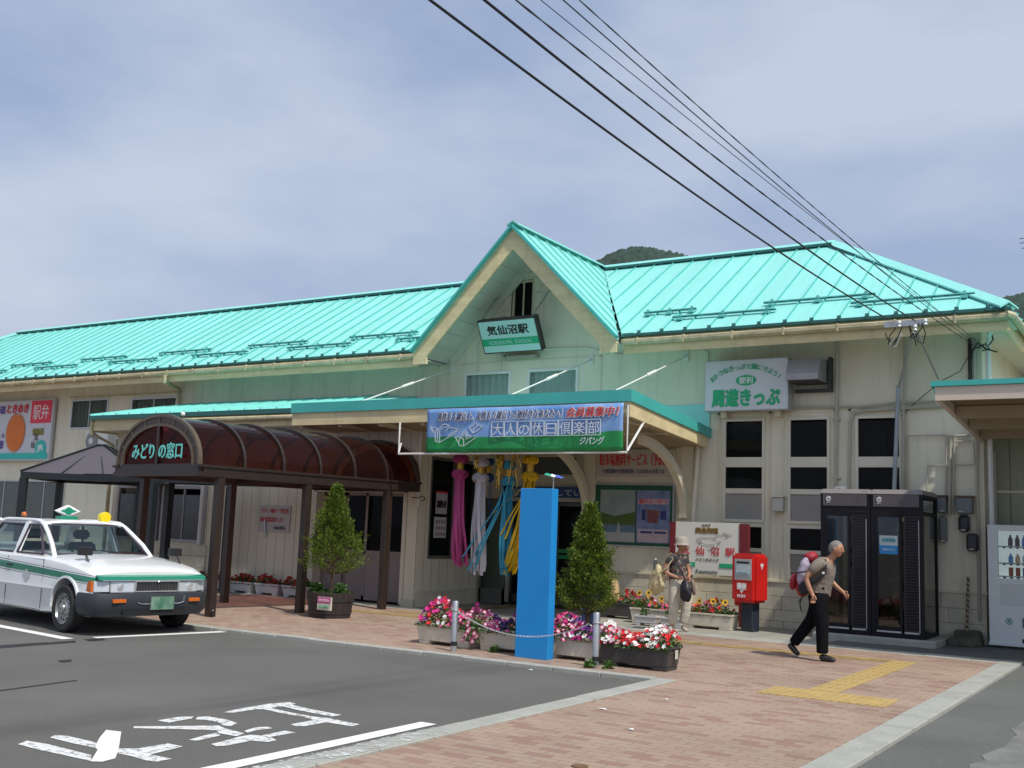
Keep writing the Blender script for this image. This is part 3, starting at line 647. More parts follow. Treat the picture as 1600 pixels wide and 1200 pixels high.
# down pipes
def pipe(pts, r, mat=M_white, name='downpipe', parent=B): return MB().tube(pts, r, 8).build(name, mat, parent, smooth=True)
p0 = at(258, 586, y=17.45); p1 = at(257, 596, y=17.45); p2 = at(279, 607, y=18.42); p3 = at(279, 635, y=18.42)
pipe([p0, p1, p2, p3], .05, M_gutter)
pipe([at(1091, 692, y=18.38), (-7.78, 18.38, 1.2), (-7.78, 18.38, .1)], .045, M_sash)
pipe([(-2.5, 17.6, 5.0), (-2.62, 17.9, 4.85), (-2.72, 18.42, 4.75), (-2.72, 18.42, 3.3), (-2.72, 18.42, .05)], .04, M_white)
pipe([(-2.93, 18.44, 4.9), (-2.93, 18.44, .4)], .022, M_conduit, 'conduit'); pipe([(-3.0, 18.44, 4.9), (-3.0, 18.44, 3.4)], .03, M_black, 'cable')
# conduits on the right wall
def W(px, py, y=18.44): return at(px, py, y=y)
pipe([W(1308, 522), W(1307, 640), W(1305, 765)], .028, M_conduit, 'conduit')
pipe([W(1414, 520), W(1412, 640), W(1410, 770)], .024, M_conduit, 'conduit')
pipe([W(1326, 765), W(1328, 660), W(1333, 645), W(1345, 642), W(1480, 634)], .026, M_conduit, 'conduit')
pipe([W(1242, 636), W(1350, 635), W(1402, 629), W(1462, 627)], .02, M_conduit, 'conduit')
pipe([W(1418, 765), W(1417, 681), W(1480, 680)], .014, M_conduit, 'conduit')
for x in (1479, 1485, 1491): pipe([W(x, 682), W(x - 2, 805)], .026 if x == 1485 else .016, M_conduit, 'conduit')
pipe([W(1480, 682), W(1516, 680)], .018, M_conduit, 'conduit'); pipe([W(1492, 690), W(1518, 689)], .014, M_conduit, 'conduit')
pipe([W(1448, 770), W(1449, 728), W(1527, 726), W(1528, 692)], .013, M_conduit, 'conduit'); pipe([W(1523, 725), W(1521, 690)], .012, M_conduit, 'conduit')
pipe([W(1100, 545, 18.46), W(1107, 551, 18.46), W(1109, 630, 18.46)], .012, M_conduit, 'conduit'); pipe([W(960, 553, 18.46), W(1100, 545, 18.46)], .012, M_conduit, 'conduit')
pipe([W(845, 546, 18.46), W(920, 544, 18.46), W(935, 549, 18.46), W(950, 553, 18.46)], .014, M_white, 'conduit')
for z in (1.5, 2.6, 3.6): MB().box(-5.22, 18.42, z, -5.10, 18.5, z + .03).build('pipe_clip', M_conduit, B)
# vent hood
v = MB(); x0, x1 = -5.86, -5.30
v.prism([(x0, 18.5, 4.66), (x0, 17.99, 4.62), (x0, 17.86, 4.36), (x0, 17.86, 4.25), (x0, 18.5, 4.25)], (x1 - x0, 0, 0))
P_(v, 'vent_hood', pm('hood_steel', (.34, .33, .33), .4, metal=.3, var=.1), bevel=.006)
P_(MB().box(x0 + .03, 17.9, 4.235, x1 - .03, 18.45, 4.249).box(x1 + .02, 18.36, 4.1, x1 + .08, 18.48, 4.7).box(x0, 18.36, 4.1, x1 + .02, 18.48, 4.15), 'vent_frame', pm('dark_vent', (.05, .05, .055), .7))

# ---- annex (lower front block) -------------------------------------------------
AX0, AX1, AY = -21.4, -12.45, 16.3
def sidingmat(name, col, pitch):
    """vertical boards: grooves every pitch metres along x+y"""
    mt = pm(name, col, .7, var=.08, scale=1.2, stretch=(1, 1, .3), streak=.18).copy(); mt.name = name + '_grooved'; t = mt.node_tree; n = t.nodes; l = t.links
    tcn = n.new('ShaderNodeTexCoord'); s = n.new('ShaderNodeSeparateXYZ'); l.new(tcn.outputs['Object'], s.inputs[0])
    ad = n.new('ShaderNodeMath'); ad.operation = 'ADD'; l.new(s.outputs[0], ad.inputs[0]); l.new(s.outputs[1], ad.inputs[1])
    dv = n.new('ShaderNodeMath'); dv.operation = 'DIVIDE'; dv.inputs[1].default_value = pitch; l.new(ad.outputs[0], dv.inputs[0])
    fr = n.new('ShaderNodeMath'); fr.operation = 'FRACT'; l.new(dv.outputs[0], fr.inputs[0])
    lt = n.new('ShaderNodeMath'); lt.operation = 'LESS_THAN'; lt.inputs[1].default_value = .045; l.new(fr.outputs[0], lt.inputs[0])
    b = n['Principled BSDF']; src = b.inputs['Base Color'].links[0].from_socket
    mm = n.new('ShaderNodeMix'); mm.data_type = 'RGBA'; l.new(lt.outputs[0], mm.inputs[0]); l.new(src, mm.inputs[6]); mm.inputs[7].default_value = tuple(c * .42 for c in col) + (1,); l.new(mm.outputs[2], b.inputs['Base Color'])
    return mt
M_siding = sidingmat('ivory_siding', (.70, .65, .51), .26)
aw = MB()
wall_holes(aw, AX0, AX1, .0, 3.9, AY, .12, [(-21.2, -18.2, .98, 2.22), (-15.05, -12.72, 0, 2.17)])
wall_holes(aw, AY + .12, FY, .0, 3.9, AX1 - .12, .12, [(16.68, 18.25, .92, 2.88)], axis='y')
wall_holes(aw, AY + .12, FY, .0, 3.9, AX0, .12, [], axis='y')
P_(aw, 'annex_wall', M_siding)
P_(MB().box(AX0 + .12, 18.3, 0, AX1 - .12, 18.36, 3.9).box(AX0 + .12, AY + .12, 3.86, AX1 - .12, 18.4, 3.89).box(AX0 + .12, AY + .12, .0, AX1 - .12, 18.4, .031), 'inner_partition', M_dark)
pb = MB(); pb.box(AX1, AY - .02, 0, AX1 + .03, FY - .02, .30).box(-12.72, AY - .03, 0, AX1 + .03, AY - .0, .16)
P_(pb, 'plinth', M_plinth); P_(MB().box(AX1, AY, .30, AX1 + .05, FY - .02, .33), 'plinth_ledge', M_sash)
pl = MB(); courses(pl, -21.4, -18.1, [0, .22, .46, .70, .94], AY, 21); P_(pl, 'plinth', M_plinth, bevel=.004)
# annex window pair
for a, b in ((-21.2, -19.75), (-19.65, -18.2)):
    sash(a, b, .98, 2.22, AY - .04, [(1.06, 2.02, pm('dim_glass', (.055, .062, .06), .12, var=.25, scale=2.5))], fr=.07, mat=pm('pale_grey_frame', (.36, .36, .38), .5), mull=((a + b) / 2,))
curtain(-21.1, -20.5, 1.0, 2.2, AY + .1, pm('cream_curtain', (.28, .27, .23), .9))
P_(MB().box(-20.95, AY + .16, 1.42, -18.4, AY + .19, 1.45).box(-19.2, AY + .16, 1.05, -18.5, AY + .2, 1.25), 'shelf', pm('shelf_brown', (.16, .10, .08), .7))
# sliding doors under the walkway
P_(MB().box(-15.07, AY - .02, 0, -15.0, AY + .4, 2.2).box(-12.78, AY - .02, 0.05, -12.70, AY + .4, 2.2).box(-15.07, AY - .02, 2.15, -12.70, AY + .4, 2.22), 'door_surround', M_sash)
for i in range(4):
    x0 = -15.0 + i * .555; yy = AY + .22 + (i % 2) * .05
    d = MB(); d.box(x0, yy, .06, x0 + .05, yy + .035, 2.15).box(x0 + .505, yy, .06, x0 + .555, yy + .035, 2.15).box(x0, yy, 2.09, x0 + .555, yy + .035, 2.15).box(x0, yy, .95, x0 + .555, yy + .035, 1.02).box(x0, yy, .06, x0 + .555, yy + .035, .14)
    dd = P_(d, 'sliding_door', M_panelM); MB().box(x0 + .05, yy + .012, .14, x0 + .505, yy + .022, .95).build('door_panel', M_panelM, dd); MB().box(x0 + .05, yy + .012, 1.02, x0 + .505, yy + .02, 2.09).build('pane', M_glassD, dd)
# side window beside the entrance
w_ = MB(); xw = AX1 + .012
w_.box(xw - .06, 16.68, .92, xw, 16.72, 2.88).box(xw - .06, 18.21, .92, xw, 18.25, 2.88).box(xw - .06, 16.72, .92, xw + .02, 18.21, .98).box(xw - .06, 16.72, 2.82, xw, 18.21, 2.88).box(xw - .06, 17.44, .98, xw - .01, 17.50, 2.82)
w_ = P_(w_, 'window', pm('dark_alu', (.12, .12, .11), .5)); MB().box(xw - .04, 16.72, .98, xw - .034, 18.21, 2.82).build('pane', M_glassC, w_)
# recess of the entrance
rc = MB(); wall_holes(rc, -12.45, -9.9, .0, 3.3, 19.3, .1, [(-12.2, -10.45, 0, 2.14), (-12.05, -10.66, 2.66, 3.1)])
rc.quad((-12.45, FY, 0), (-12.45, 19.3, 0), (-12.45, 19.3, 3.3), (-12.45, FY, 3.3)).quad((-9.97, FY, 0), (-9.97, 19.3, 0), (-9.97, 19.3, 3.3), (-9.97, FY, 3.3)).quad((-12.45, FY, 3.2), (-9.97, FY, 3.2), (-9.97, 19.3, 3.2), (-12.45, 19.3, 3.2))
P_(rc, 'entrance_recess', M_wall)
sash(-12.05, -10.66, 2.66, 3.1, 19.28, [(2.70, 3.06, M_frostD)], fr=.04, mat=M_trim)
def glassdoor(x0, x1, y, rail=True):
    d = MB(); 
    for a, b in ((x0, x0 + .045), (x1 - .045, x1)): d.box(a, y, .05, b, y + .05, 2.12)
    d.box(x0, y, 2.05, x1, y + .05, 2.12).box(x0, y, .05, x1, y + .05, .22)
    o = P_(d, 'entrance_door', pm('door_steel', (.16, .16, .155), .35, metal=.5)); MB().box(x0 + .045, y + .02, .22, x1 - .045, y + .026, 2.05).build('pane', M_glassC, o)
    if rail: MB().box(x0 + .045, y + .008, .98, x1 - .045, y + .018, 1.06).box(x0 + .045, y + .008, 1.1, x1 - .045, y + .018, 1.18).build('door_stripe', pm('green_stripe', (.02, .34, .10), .5), o)
glassdoor(-12.2, -11.75, 19.26); glassdoor(-11.1, -10.45, 19.26)
P_(MB().box(-11.7, 20.8, .03, -10.0, 20.9, .95), 'counter', pm('counter_red', (.22, .10, .06), .7))
hang = MB().box(-12.35, 19.22, 2.22, -10.0, 19.25, 2.44); bs = P_(hang, 'hanging_sign', pm('sign_blue', (.03, .10, .28), .5))
text('窓口は営業しています', .16, (-11.15, 19.215, 2.25), M_wht, bs, fit=2.1)
# free leaf of glass in front left
d = MB(); a = at(741, 944, y=18.42); x0 = -12.36
d.box(x0, 18.36, .04, x0 + .04, 18.41, 2.15).box(x0 + .55, 18.36, .04, x0 + .59, 18.41, 2.15).box(x0, 18.36, .04, x0 + .59, 18.41, .35).box(x0, 18.36, 2.08, x0 + .59, 18.41, 2.15)
o = P_(d, 'entrance_door', MATS['door_steel']); MB().box(x0 + .04, 18.38, .35, x0 + .55, 18.386, 2.08).build('pane', M_glassC, o)
# columns with curved timber brackets
for cx in (-9.93, -7.9):
    P_(MB().box(cx - .10, FY - .10, 0, cx + .14, FY, 3.35), 'column', M_trim)
    if cx < -9: P_(MB().box(cx - .0, FY - .06, 0, cx + .0 + .02, FY, 3.3), 'column_strip', M_trim)
    t = MB(); vs = []; n = 14
    for i in range(n + 1):
        u = i / n; ang = u * math.pi / 2
        yo = 18.42 - 1.95 * (1 - math.cos(ang)) ; zo = 1.92 + 1.28 * math.sin(ang) 
        vs.append((yo, zo))
    outer = []; inner = []
    for i in range(n + 1):
        y_, z_ = vs[i]; u = i / n; wv = .15
        ang = u * math.pi / 2; ty, tz = -math.sin(ang) * 1.95, math.cos(ang) * 1.28; ln = math.hypot(ty, tz); ny, nz = tz / ln, -ty / ln
        outer.append((y_ - ny * 0 , z_)); inner.append((y_ - ny * wv, z_ - abs(nz) * wv))
    x0, x1 = cx - .06, cx + .06
    for i in range(n):
        p = [(x0, *inner[i]), (x1, *inner[i]), (x1, *outer[i]), (x0, *outer[i]), (x0, *inner[i + 1]), (x1, *inner[i + 1]), (x1, *outer[i + 1]), (x0, *outer[i + 1])]
        t.hexa(p)
    t.box(cx - .07, 18.25, 1.86, cx + .07, 18.42, 1.93)
    P_(t, 'roof_bracket', M_trim)
# entrance canopy, sloping back to the wall, held by tie rods
CX0, CX1, CF = -14.75, -7.5, 15.2
def zc(y): return 3.79 - (y - CF) / (FY - CF) * .29
c = MB()
c.hexa([(CX0, CF, 3.60), (CX1, CF, 3.60), (CX1, FY, zc(FY) - .19), (CX0, FY, zc(FY) - .19), (CX0, CF, 3.74), (CX1, CF, 3.74), (CX1, FY, zc(FY) - .05), (CX0, FY, zc(FY) - .05)])
cn = P_(c, 'entrance_canopy', M_teal)
MB().hexa([(CX0 + .02, CF + .08, 3.42), (CX1 - .06, CF + .08, 3.42), (CX1 - .06, FY, 3.16), (CX0 + .02, FY, 3.16), (CX0 + .02, CF + .08, 3.59), (CX1 - .06, CF + .08, 3.59), (CX1 - .06, FY, 3.30), (CX0 + .02, FY, 3.30)]).build('canopy_soffit', pm('canopy_soffit_paint', (.40, .33, .20), .7, var=.1), cn)
f = MB(); f.box(CX0, CF - .02, 3.37, CX1 + .02, CF + .06, 3.62)
f.hexa([(CX1 - .05, CF + .06, 3.37), (CX1 + .02, CF + .06, 3.37), (CX1 + .02, FY - .12, 3.15), (CX1 - .05, FY - .12, 3.15), (CX1 - .05, CF + .06, 3.62), (CX1 + .02, CF + .06, 3.62), (CX1 + .02, FY - .12, 3.37), (CX1 - .05, FY - .12, 3.37)])
f.build('canopy_fascia', M_cream, cn)
f = MB(); f.box(CX0 - .02, CF - .05, 3.61, CX1 + .05, CF + .0, 3.80)
f.hexa([(CX1 - .0, CF, 3.61), (CX1 + .05, CF, 3.61), (CX1 + .05, FY, 3.34), (CX1 - .0, FY, 3.34), (CX1 - .0, CF, 3.80), (CX1 + .05, CF, 3.80), (CX1 + .05, FY, 3.51), (CX1 - .0, FY, 3.51)])
f.build('canopy_edge', M_teal2, cn)
MB().box(-9.6, FY - .03, 3.42, CX1 + .02, FY, 3.96).build('canopy_flashing', M_teal, cn)
jo = MB()
for k in range(8): jo.box(CX0 + .1 + k * .98, CF + .1, 3.33, CX0 + .18 + k * .98, FY - .02, 3.40)
jo.box(CX0, 16.9, 3.26, CX1 - .1, 17.0, 3.36)
jo.build('canopy_joist', M_trim, cn)
for xa, za in ((-13.36, 4.90), (-9.99, 4.92), (-7.97, 4.88)):
    a = Vector((xa, FY - .02, za)); b = Vector((xa, 15.45, 3.80 + .0)); d = b - a
    tr_ = MB().tube([a + d * .03, b], .014, 6); tr_.tube([a + d * .44, a + d * .56], .03, 8); tr_.box(xa - .05, FY - .03, za - .1, xa + .05, FY, za + .1); tr_.box(xa - .02, FY - .1, za - .03, xa + .02, FY, za + .03)
    P_(tr_, 'tie_rod', M_white)
# annex lean-to roof with gutter
lr = MB(); RX0 = -21.5
lr.hexa([(RX0, 15.55, 3.70), (CX0 - .02, 15.55, 3.70), (CX0 - .02, FY, 4.32), (RX0, FY, 4.32), (RX0, 15.55, 3.76), (CX0 - .02, 15.55, 3.76), (CX0 - .02, FY, 4.38), (RX0, FY, 4.38)])
lr.hexa([(CX0 - .02, 15.9, 3.83), (-13.7, 15.9, 3.83), (-14.3, FY, 4.3), (CX0 - .02, FY, 4.3), (CX0 - .02, 15.9, 3.86), (-13.7, 15.9, 3.86), (-14.3, FY, 4.36), (CX0 - .02, FY, 4.36)])
x = RX0 + .03; nn = Vector((0, -.21, 1)).normalized()
while x < CX0: lr.bar(Vector((x, 15.54, 3.76)) + nn * .02, Vector((x, FY, 4.38)) + nn * .02, .022, .045, up=nn); x += .455
ar = P_(lr, 'annex_roof', M_teal, fix=False)
MB().box(RX0, 15.53, 3.67, CX0 - .02, 15.56, 3.765).build('eave_edge', M_tealdk, ar)
MB().box(RX0 + .02, 15.62, 3.42, CX0 - .02, 15.66, 3.68).build('fascia', M_cream, ar)
MB().box(RX0 - .03, 15.6, 3.40, RX0 + .02, FY, 3.78).build('end_board', M_cream, ar)
MB().box(RX0, 15.66, 3.44, CX0, AY, 3.46).build('soffit', M_soffit, ar)
g = MB(); prof = [(15.60, 3.64), (15.54, 3.635), (15.50, 3.61), (15.50, 3.57), (15.54, 3.54), (15.60, 3.535)]
for i in range(5): g.quad((RX0 + 3.0, *prof[i]), (CX0 - .05, *prof[i]), (CX0 - .05, *prof[i + 1]), (RX0 + 3.0, *prof[i + 1]))
g.build('gutter', M_gutter, ar)
MB().tube([(-18.9, 15.56, 3.55), (-18.9, 15.56, 3.40), (-18.7, 15.9, 3.30), (-18.3, 16.24, 3.22), (-18.3, 16.24, .95)], .045, 8).build('downpipe', M_white, ar, smooth=True)
MB().tube([(-21.45, 15.6, 3.7), (-21.45, 15.62, 3.36), (-21.5, 16.25, 3.15), (-21.5, 16.25, .1)], .045, 8).build('downpipe', M_gutter, ar, smooth=True)
pipe([at(414, 812, y=16.24), at(0, 0, y=16.24)][:1] + [at(410, 1, y=16.24)][:0] + [at(372, 0, y=16.2)][:0] + [Vector((-12.62, 16.22, 3.3))][:0] + [at(414, 840, y=16.24)], .02, M_alu, 'conduit')
pipe([(-12.40, 16.24, 3.3), (-12.40, 16.24, 1.9)], .022, M_white)
# iron hook on the siding
MB().tube([at(643, 777, x=-12.40), at(655, 778, x=-12.35), at(660, 775, x=-12.33), at(663, 777, x=-12.32), at(663, 781, x=-12.32), at(659, 783, x=-12.33)], .01, 6).build('iron_hook', M_black, B)
# round lamp under the annex eave
MB().ball(at(286, 647, y=15.4), .05, 10, 6).build('eave_lamp', pm('opal_lamp', (.85, .83, .75), .3, var=0), B, smooth='all')
# low wing on the right with its own canopy
RW = thing('side_wing', 'low wing with grooved boards behind the drinks machine and a flat overhanging canopy', 'building', (0, 18.95, 0))
M_siding2 = sidingmat('sage_siding', (.33, .35, .25), .36)
MB().box(-2.80, 18.95, 0, 5.0, 22.5, 4.05).build('wall', M_siding2, RW)
MB().box(-2.80, 18.92, 2.42, 5, 18.95, 2.46).build('wall_band', M_trim, RW)
cf, cb = 15.0, 18.93
def zr(y): return 3.56 - (y - cf) / (cb - cf) * .20
c = MB(); x0, x1 = -2.90, 5.0
c.hexa([(x0, cf, 3.56), (x1, cf, 3.56), (x1, cb, 3.40), (x0, cb, 3.40), (x0, cf, 3.64), (x1, cf, 3.64), (x1, cb, 3.48), (x0, cb, 3.48)])
cc = c.build('canopy', M_teal2, RW)
MB().box(x0 - .03, cf - .04, 3.64, x1, cf + .02, 3.71).hexa([(x0 - .03, cf + .02, 3.63), (x0 + .03, cf + .02, 3.63), (x0 + .03, cb, 3.46), (x0 - .03, cb, 3.46), (x0 - .03, cf + .02, 3.70), (x0 + .03, cf + .02, 3.70), (x0 + .03, cb, 3.53), (x0 - .03, cb, 3.53)]).build('canopy_edge', M_teal2, cc)
MB().box(x0 + .02, cf - .01, 3.45, x1, cf + .03, 3.635).build('canopy_fascia', M_pinkwood, cc)
MB().hexa([(x0 + .02, cf + .03, 3.45), (x0 + .09, cf + .03, 3.45), (x0 + .09, cb, 3.17), (x0 + .02, cb, 3.17), (x0 + .02, cf + .03, 3.60), (x0 + .09, cf + .03, 3.60), (x0 + .09, cb, 3.42), (x0 + .02, cb, 3.42)]).build('canopy_side_beam', M_pinkwood, cc)
j = MB()
for y_ in (16.0, 17.0, 18.0): j.box(x0 + .1, y_, zr(y_) - .19, x1, y_ + .07, zr(y_) - .02)
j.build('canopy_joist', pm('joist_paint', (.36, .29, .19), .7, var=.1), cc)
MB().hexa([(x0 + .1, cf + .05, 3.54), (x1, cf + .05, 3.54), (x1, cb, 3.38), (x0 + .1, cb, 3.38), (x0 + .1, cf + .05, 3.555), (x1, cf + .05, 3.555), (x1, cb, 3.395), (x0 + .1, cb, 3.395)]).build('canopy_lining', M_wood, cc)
MB().tube([(-2.74, 18.9, 3.1), (-2.74, 18.9, .05)], .035, 8).build('downpipe', M_conduit, RW, smooth=True)

# ============================================================ OBJECTS
# ---- arched brown walkway -------------------------------------------------------
WA = math.radians(-7.4)
wk = thing('arched_walkway', 'brown arched walkway roof of smoked panels on posts, lettered on its front arch', 'canopy', (-12.87, 11.3, 0), WA)
# local: x to the left is negative (width 2.3), y along the tunnel (0..4.75)
WW, WL, WZ0, WZ1, WH = -2.33, 4.78, 2.16, 2.33, .80
def arch(t, w0=0.0, w1=WW, h=WH, z0=WZ1):
    a = math.pi * t; return ((w0 + w1) / 2 + (w0 - w1) / 2 * math.cos(a), z0 + h * math.sin(a) ** .9)
NA = 22
def arch_band(mb, y0, y1, off0, off1):
    for i in range(NA):
        p = []
        for t in (i / NA, (i + 1) / NA):
            for o in (off0, off1):
                x, z = arch(t, off_w(o)[0], off_w(o)[1], WH + o, WZ1); p.append((x, z))
        (xa, za), (xb, zb), (xc, zc_), (xd, zd) = p
        mb.hexa([(xa, y0, za), (xb, y0, zb), (xd, y0, zd), (xc, y0, zc_), (xa, y1, za), (xb, y1, zb), (xd, y1, zd), (xc, y1, zc_)])
def off_w(o): return (0.0 + o, WW - o)
f = MB(); arch_band(f, -.02, .05, -.02, .025); arch_band(f, -.02, .05, -.17, -.125)
for i in range(1, 8):
    t = i / 8; x, z = arch(t, *off_w(0), WH, WZ1); x2, z2 = arch(t, *off_w(-.15), WH - .15, WZ1); f.bar((x, .015, z), (x2, .015, z2), .03, .05, up=(0, 1, 0))
f.build('front_arch', M_brown2, wk, local=True)
f = MB(); arch_band(f, .0, .03, -.125, -.02); f.build('arch_infill', pm('brown_infill', (.075, .052, .038), .5, var=.1), wk, local=True)
M_smoke = glass('smoked_panel', (.42, .19, .155, 1), .17, .10)
M_smokeF = glass('smoked_end_panel', (.42, .06, .04, 1), .25, .2)
ep = MB()
pts = [arch(i / NA, *off_w(-.17), WH - .17, WZ1) for i in range(NA + 1)]
for y_ in (.02,): ep.poly([(x, y_, z) for x, z in pts])
ep.build('end_panel', M_smokeF, wk, local=True)
ep = MB().poly([(x, WL - .05, z) for x, z in pts]); ep.build('end_panel', M_smoke, wk, local=True)
f = MB(); f.box(WW / 2 - .03, -.015, WZ1, WW / 2 + .03, .035, WZ1 + WH - .17); f.box(WW + .05, -.01, WZ1 + .0, -.05, .03, WZ1 + .025); f.build('end_mullion', M_brown, wk, local=True)
# beams, ribs, glazing
f = MB(); f.box(WW - .05, -.04, WZ0, .05, .06, WZ0 + .07).box(WW - .03, -.02, WZ0 + .07, .03, .05, WZ1)
f.build('end_beam', M_brown, wk, local=True); MB().box(WW - .05, WL - .1, WZ0, .05, WL, WZ1 - .02).build('end_beam', M_brown, wk, local=True)
for x in (0.0, WW): MB().box(x - .05, .06, WZ0, x + .05, WL - .1, WZ1 - .01).box(x - .07, -.05, WZ1 - .03, x + .07, WL + .02, WZ1 + .012).build('eave_beam', M_brown, wk, local=True)
sk = MB(); ys = [0.05 + (WL - .1) * k / 6 for k in range(7)]
for i in range(NA):
    (xa, za), (xb, zb) = arch(i / NA, 0, WW, WH - .01), arch((i + 1) / NA, 0, WW, WH - .01); sk.quad((xa, .03, za), (xb, .03, zb), (xb, WL, zb), (xa, WL, za))
sk.build('roof_panel', M_smoke, wk, local=True, smooth='all', fix=False)
for k in range(1, 7):
    rr_ = MB(); y_ = ys[k]; o = .02
    for i in range(NA):
        (xa, za), (xb, zb) = arch(i / NA, o, WW - o, WH + .005), arch((i + 1) / NA, o, WW - o, WH + .005); rr_.bar((xa, y_, za), (xb, y_, zb), .05 if k < 6 else .1, .05, up=(0, 1, 0) if False else (0, 0, 1))
    rr_.build('roof_rib', M_brown if k < 6 else pm('bronze_dark', (.06, .045, .03), .45), wk, local=True)
for k in (1, 3, 5): MB().box(WW, ys[k] - .03, WZ0 + .02, 0, ys[k] + .03, WZ0 + .09).build('tie_beam', M_brown, wk, local=True)
for (x, y_) in ((-.02, .42), (-.02, 2.16), (-.02, 4.02), (WW + .06, .5), (WW + .02, 2.3), (WW + .02, 4.05)):
    MB().box(x - .065, y_ - .06, 0.0, x + .065, y_ + .06, WZ0).build('post', M_brown, wk, local=True, bevel=.006)
MB().ball((.10, .38, .12), .035, 8, 5).build('post_cap', M_black, wk, local=True)
text('みどり の窓口', .27, Vector((-12.87, 11.3, 0)) + Matrix.Rotation(WA, 3, 'Z') @ Vector((WW / 2 + .02, -.03, WZ1 + .11)), pm('mint_lettering', (.16, .62, .55), .5, var=0), wk, rot=(math.pi / 2, 0, WA), fit=1.42, bold=.006)

# ---- black pavilion with a pyramid roof ------------------------------------------
pv = thing('square_pavilion', 'black framed pavilion with a smoky grey pyramid roof behind the taxi', 'pavilion', (-20.2, 15.0, 0), math.radians(45 - 7))
hw_ = 1.18
M_greyroof = pm('smoky_grey_panel', (.085, .072, .083), .45, var=.06)
rp_ = MB(); hb = hw_ + .06
for sx_, sy_ in ((1, 1), (-1, 1), (-1, -1), (1, -1)):
    a = (hb * sx_, hb * sy_, 2.33); b = (-hb * sy_, hb * sx_, 2.33); rp_.quad(a, b, (-.08 * sy_, .08 * sx_, 3.0), (.08 * sx_, .08 * sy_, 3.0))
rp_.build('roof_panel', M_greyroof, pv, local=True)
rr_ = MB()
for sx_, sy_ in ((1, 1), (-1, 1), (-1, -1), (1, -1)):
    rr_.bar((hb * sx_, hb * sy_, 2.34), (.06 * sx_, .06 * sy_, 3.02), .05, .05)
    for t in (-.33, .33):
        ax = (hb, hb * t) if sx_ * sy_ > 0 else (hb * t, hb); s2 = sx_; rr_.bar((ax[0] * s2, ax[1] * s2, 2.34), (.05 * s2, .05 * s2 * 0, 3.01), .025, .03)
rr_.box(-.1, -.1, 2.98, .1, .1, 3.04).build('roof_rib', M_blackmetal, pv, local=True)
b_ = MB(); b_.box(-hb, -hb, 2.20, hb, -hb + .1, 2.33).box(-hb, hb - .1, 2.20, hb, hb, 2.33).box(-hb, -hb + .1, 2.20, -hb + .1, hb - .1, 2.33).box(hb - .1, -hb + .1, 2.20, hb, hb - .1, 2.33); b_.build('roof_beam', M_blackmetal, pv, local=True)
for sx_ in (1, -1):
    for sy_ in (1, -1): MB().box(hw_ * sx_ - .07, hw_ * sy_ - .07, 0, hw_ * sx_ + .07, hw_ * sy_ + .07, 2.2).build('post', M_blackmetal, pv, local=True)
lk = thing('link_frame', 'black post and beam frame between the pavilion and the arched walkway', 'frame', (-17.5, 15.3, 0))
pp = [at(237, 800, y=14.2), at(262, 800, y=14.9), at(358, 800, y=15.9)]
for p in pp: MB().box(p.x - .07, p.y - .07, 0, p.x + .07, p.y + .07, 2.2).build('post', M_blackmetal, lk)
MB().bar((pp[0].x - 2.0, pp[0].y - .25, 2.26), (-14.9, 15.0, 2.26), .1, .13).bar((pp[1].x, pp[1].y, 2.25), (-15.0, 15.75, 2.25), .1, .12).build('beam', M_blackmetal, lk)
MB().quad((pp[0].x - 2.0, pp[0].y - .25, 2.34), (-14.9, 14.95, 2.34), (-15, 15.8, 2.40), (pp[0].x - 2.2, 15.6, 2.40)).build('roof_panel', M_greyroof, lk)

# ---- signs -----------------------------------------------------------------------
def board(name, label, cat, x0, x1, z0, z1, y, th, face, edge, group=None):
    t = thing(name, label, cat, ((x0 + x1) / 2, y, z0), 0, group)
    MB().box(x0, y, z0, x1, y + th, z1).build('casing', edge, t, bevel=.008)
    fc = MB().box(x0 + .025, y - .004, z0 + .025, x1 - .025, y + .001, z1 - .025).build('face', face, t)
    return t, fc
# station name light box (tilted forward)
ns = thing('station_name_sign', 'white station name light box with a green band, tilted out under the gable', 'sign', (-11.60, 18.12, 5.10))
nw, nh = 1.40, .72; tl = math.radians(29)
def tp(x, y, z): # local tilt about x axis
    return Vector((-11.60 + x, 18.12 + y * math.cos(tl) - z * math.sin(tl), 5.10 + z * math.cos(tl) + y * math.sin(tl)))
mb_ = MB(); c8 = [tp(*q) for q in ((-nw / 2, 0, 0), (nw / 2, 0, 0), (nw / 2, .16, 0), (-nw / 2, .16, 0), (-nw / 2, 0, nh), (nw / 2, 0, nh), (nw / 2, .16, nh), (-nw / 2, .16, nh))]
mb_.hexa(c8).build('casing', pm('dark_brown_casing', (.05, .035, .035), .5), ns, bevel=.008)
M_mint = pm('pale_mint_face', (.42, .66, .62), .4, var=.03)
q = [tp(-nw / 2 + .03, -.006, .03), tp(nw / 2 - .03, -.006, .03), tp(nw / 2 - .03, -.006, nh - .03), tp(-nw / 2 + .03, -.006, nh - .03)]; fc = MB().quad(*q).build('face', M_mint, ns)
q = [tp(-nw / 2 + .03, -.010, .17), tp(nw / 2 - .03, -.010, .17), tp(nw / 2 - .03, -.010, .32), tp(-nw / 2 + .03, -.010, .32)]; MB().quad(*q).build('band', M_grn, fc)
text('気仙沼駅', .21, tp(0, -.014, .40), M_blk, fc, rot=(math.pi / 2 + tl, 0, 0), fit=.98, bold=.006)
text('KESENNUMA  STATION', .115, tp(0, -.014, .195), M_mint, fc, rot=(math.pi / 2 + tl, 0, 0), fit=1.0)
for x in (-.62, .62):
    MB().tube([tp(x, .05, nh), Vector((-11.60 + x, FY - .05, 6.42))], .016, 6).build('stay_rod', M_steel, ns, smooth=True)
MB().box(-12.0, 18.3, 5.02, -11.2, FY, 5.07).build('bracket', M_conduit, ns)
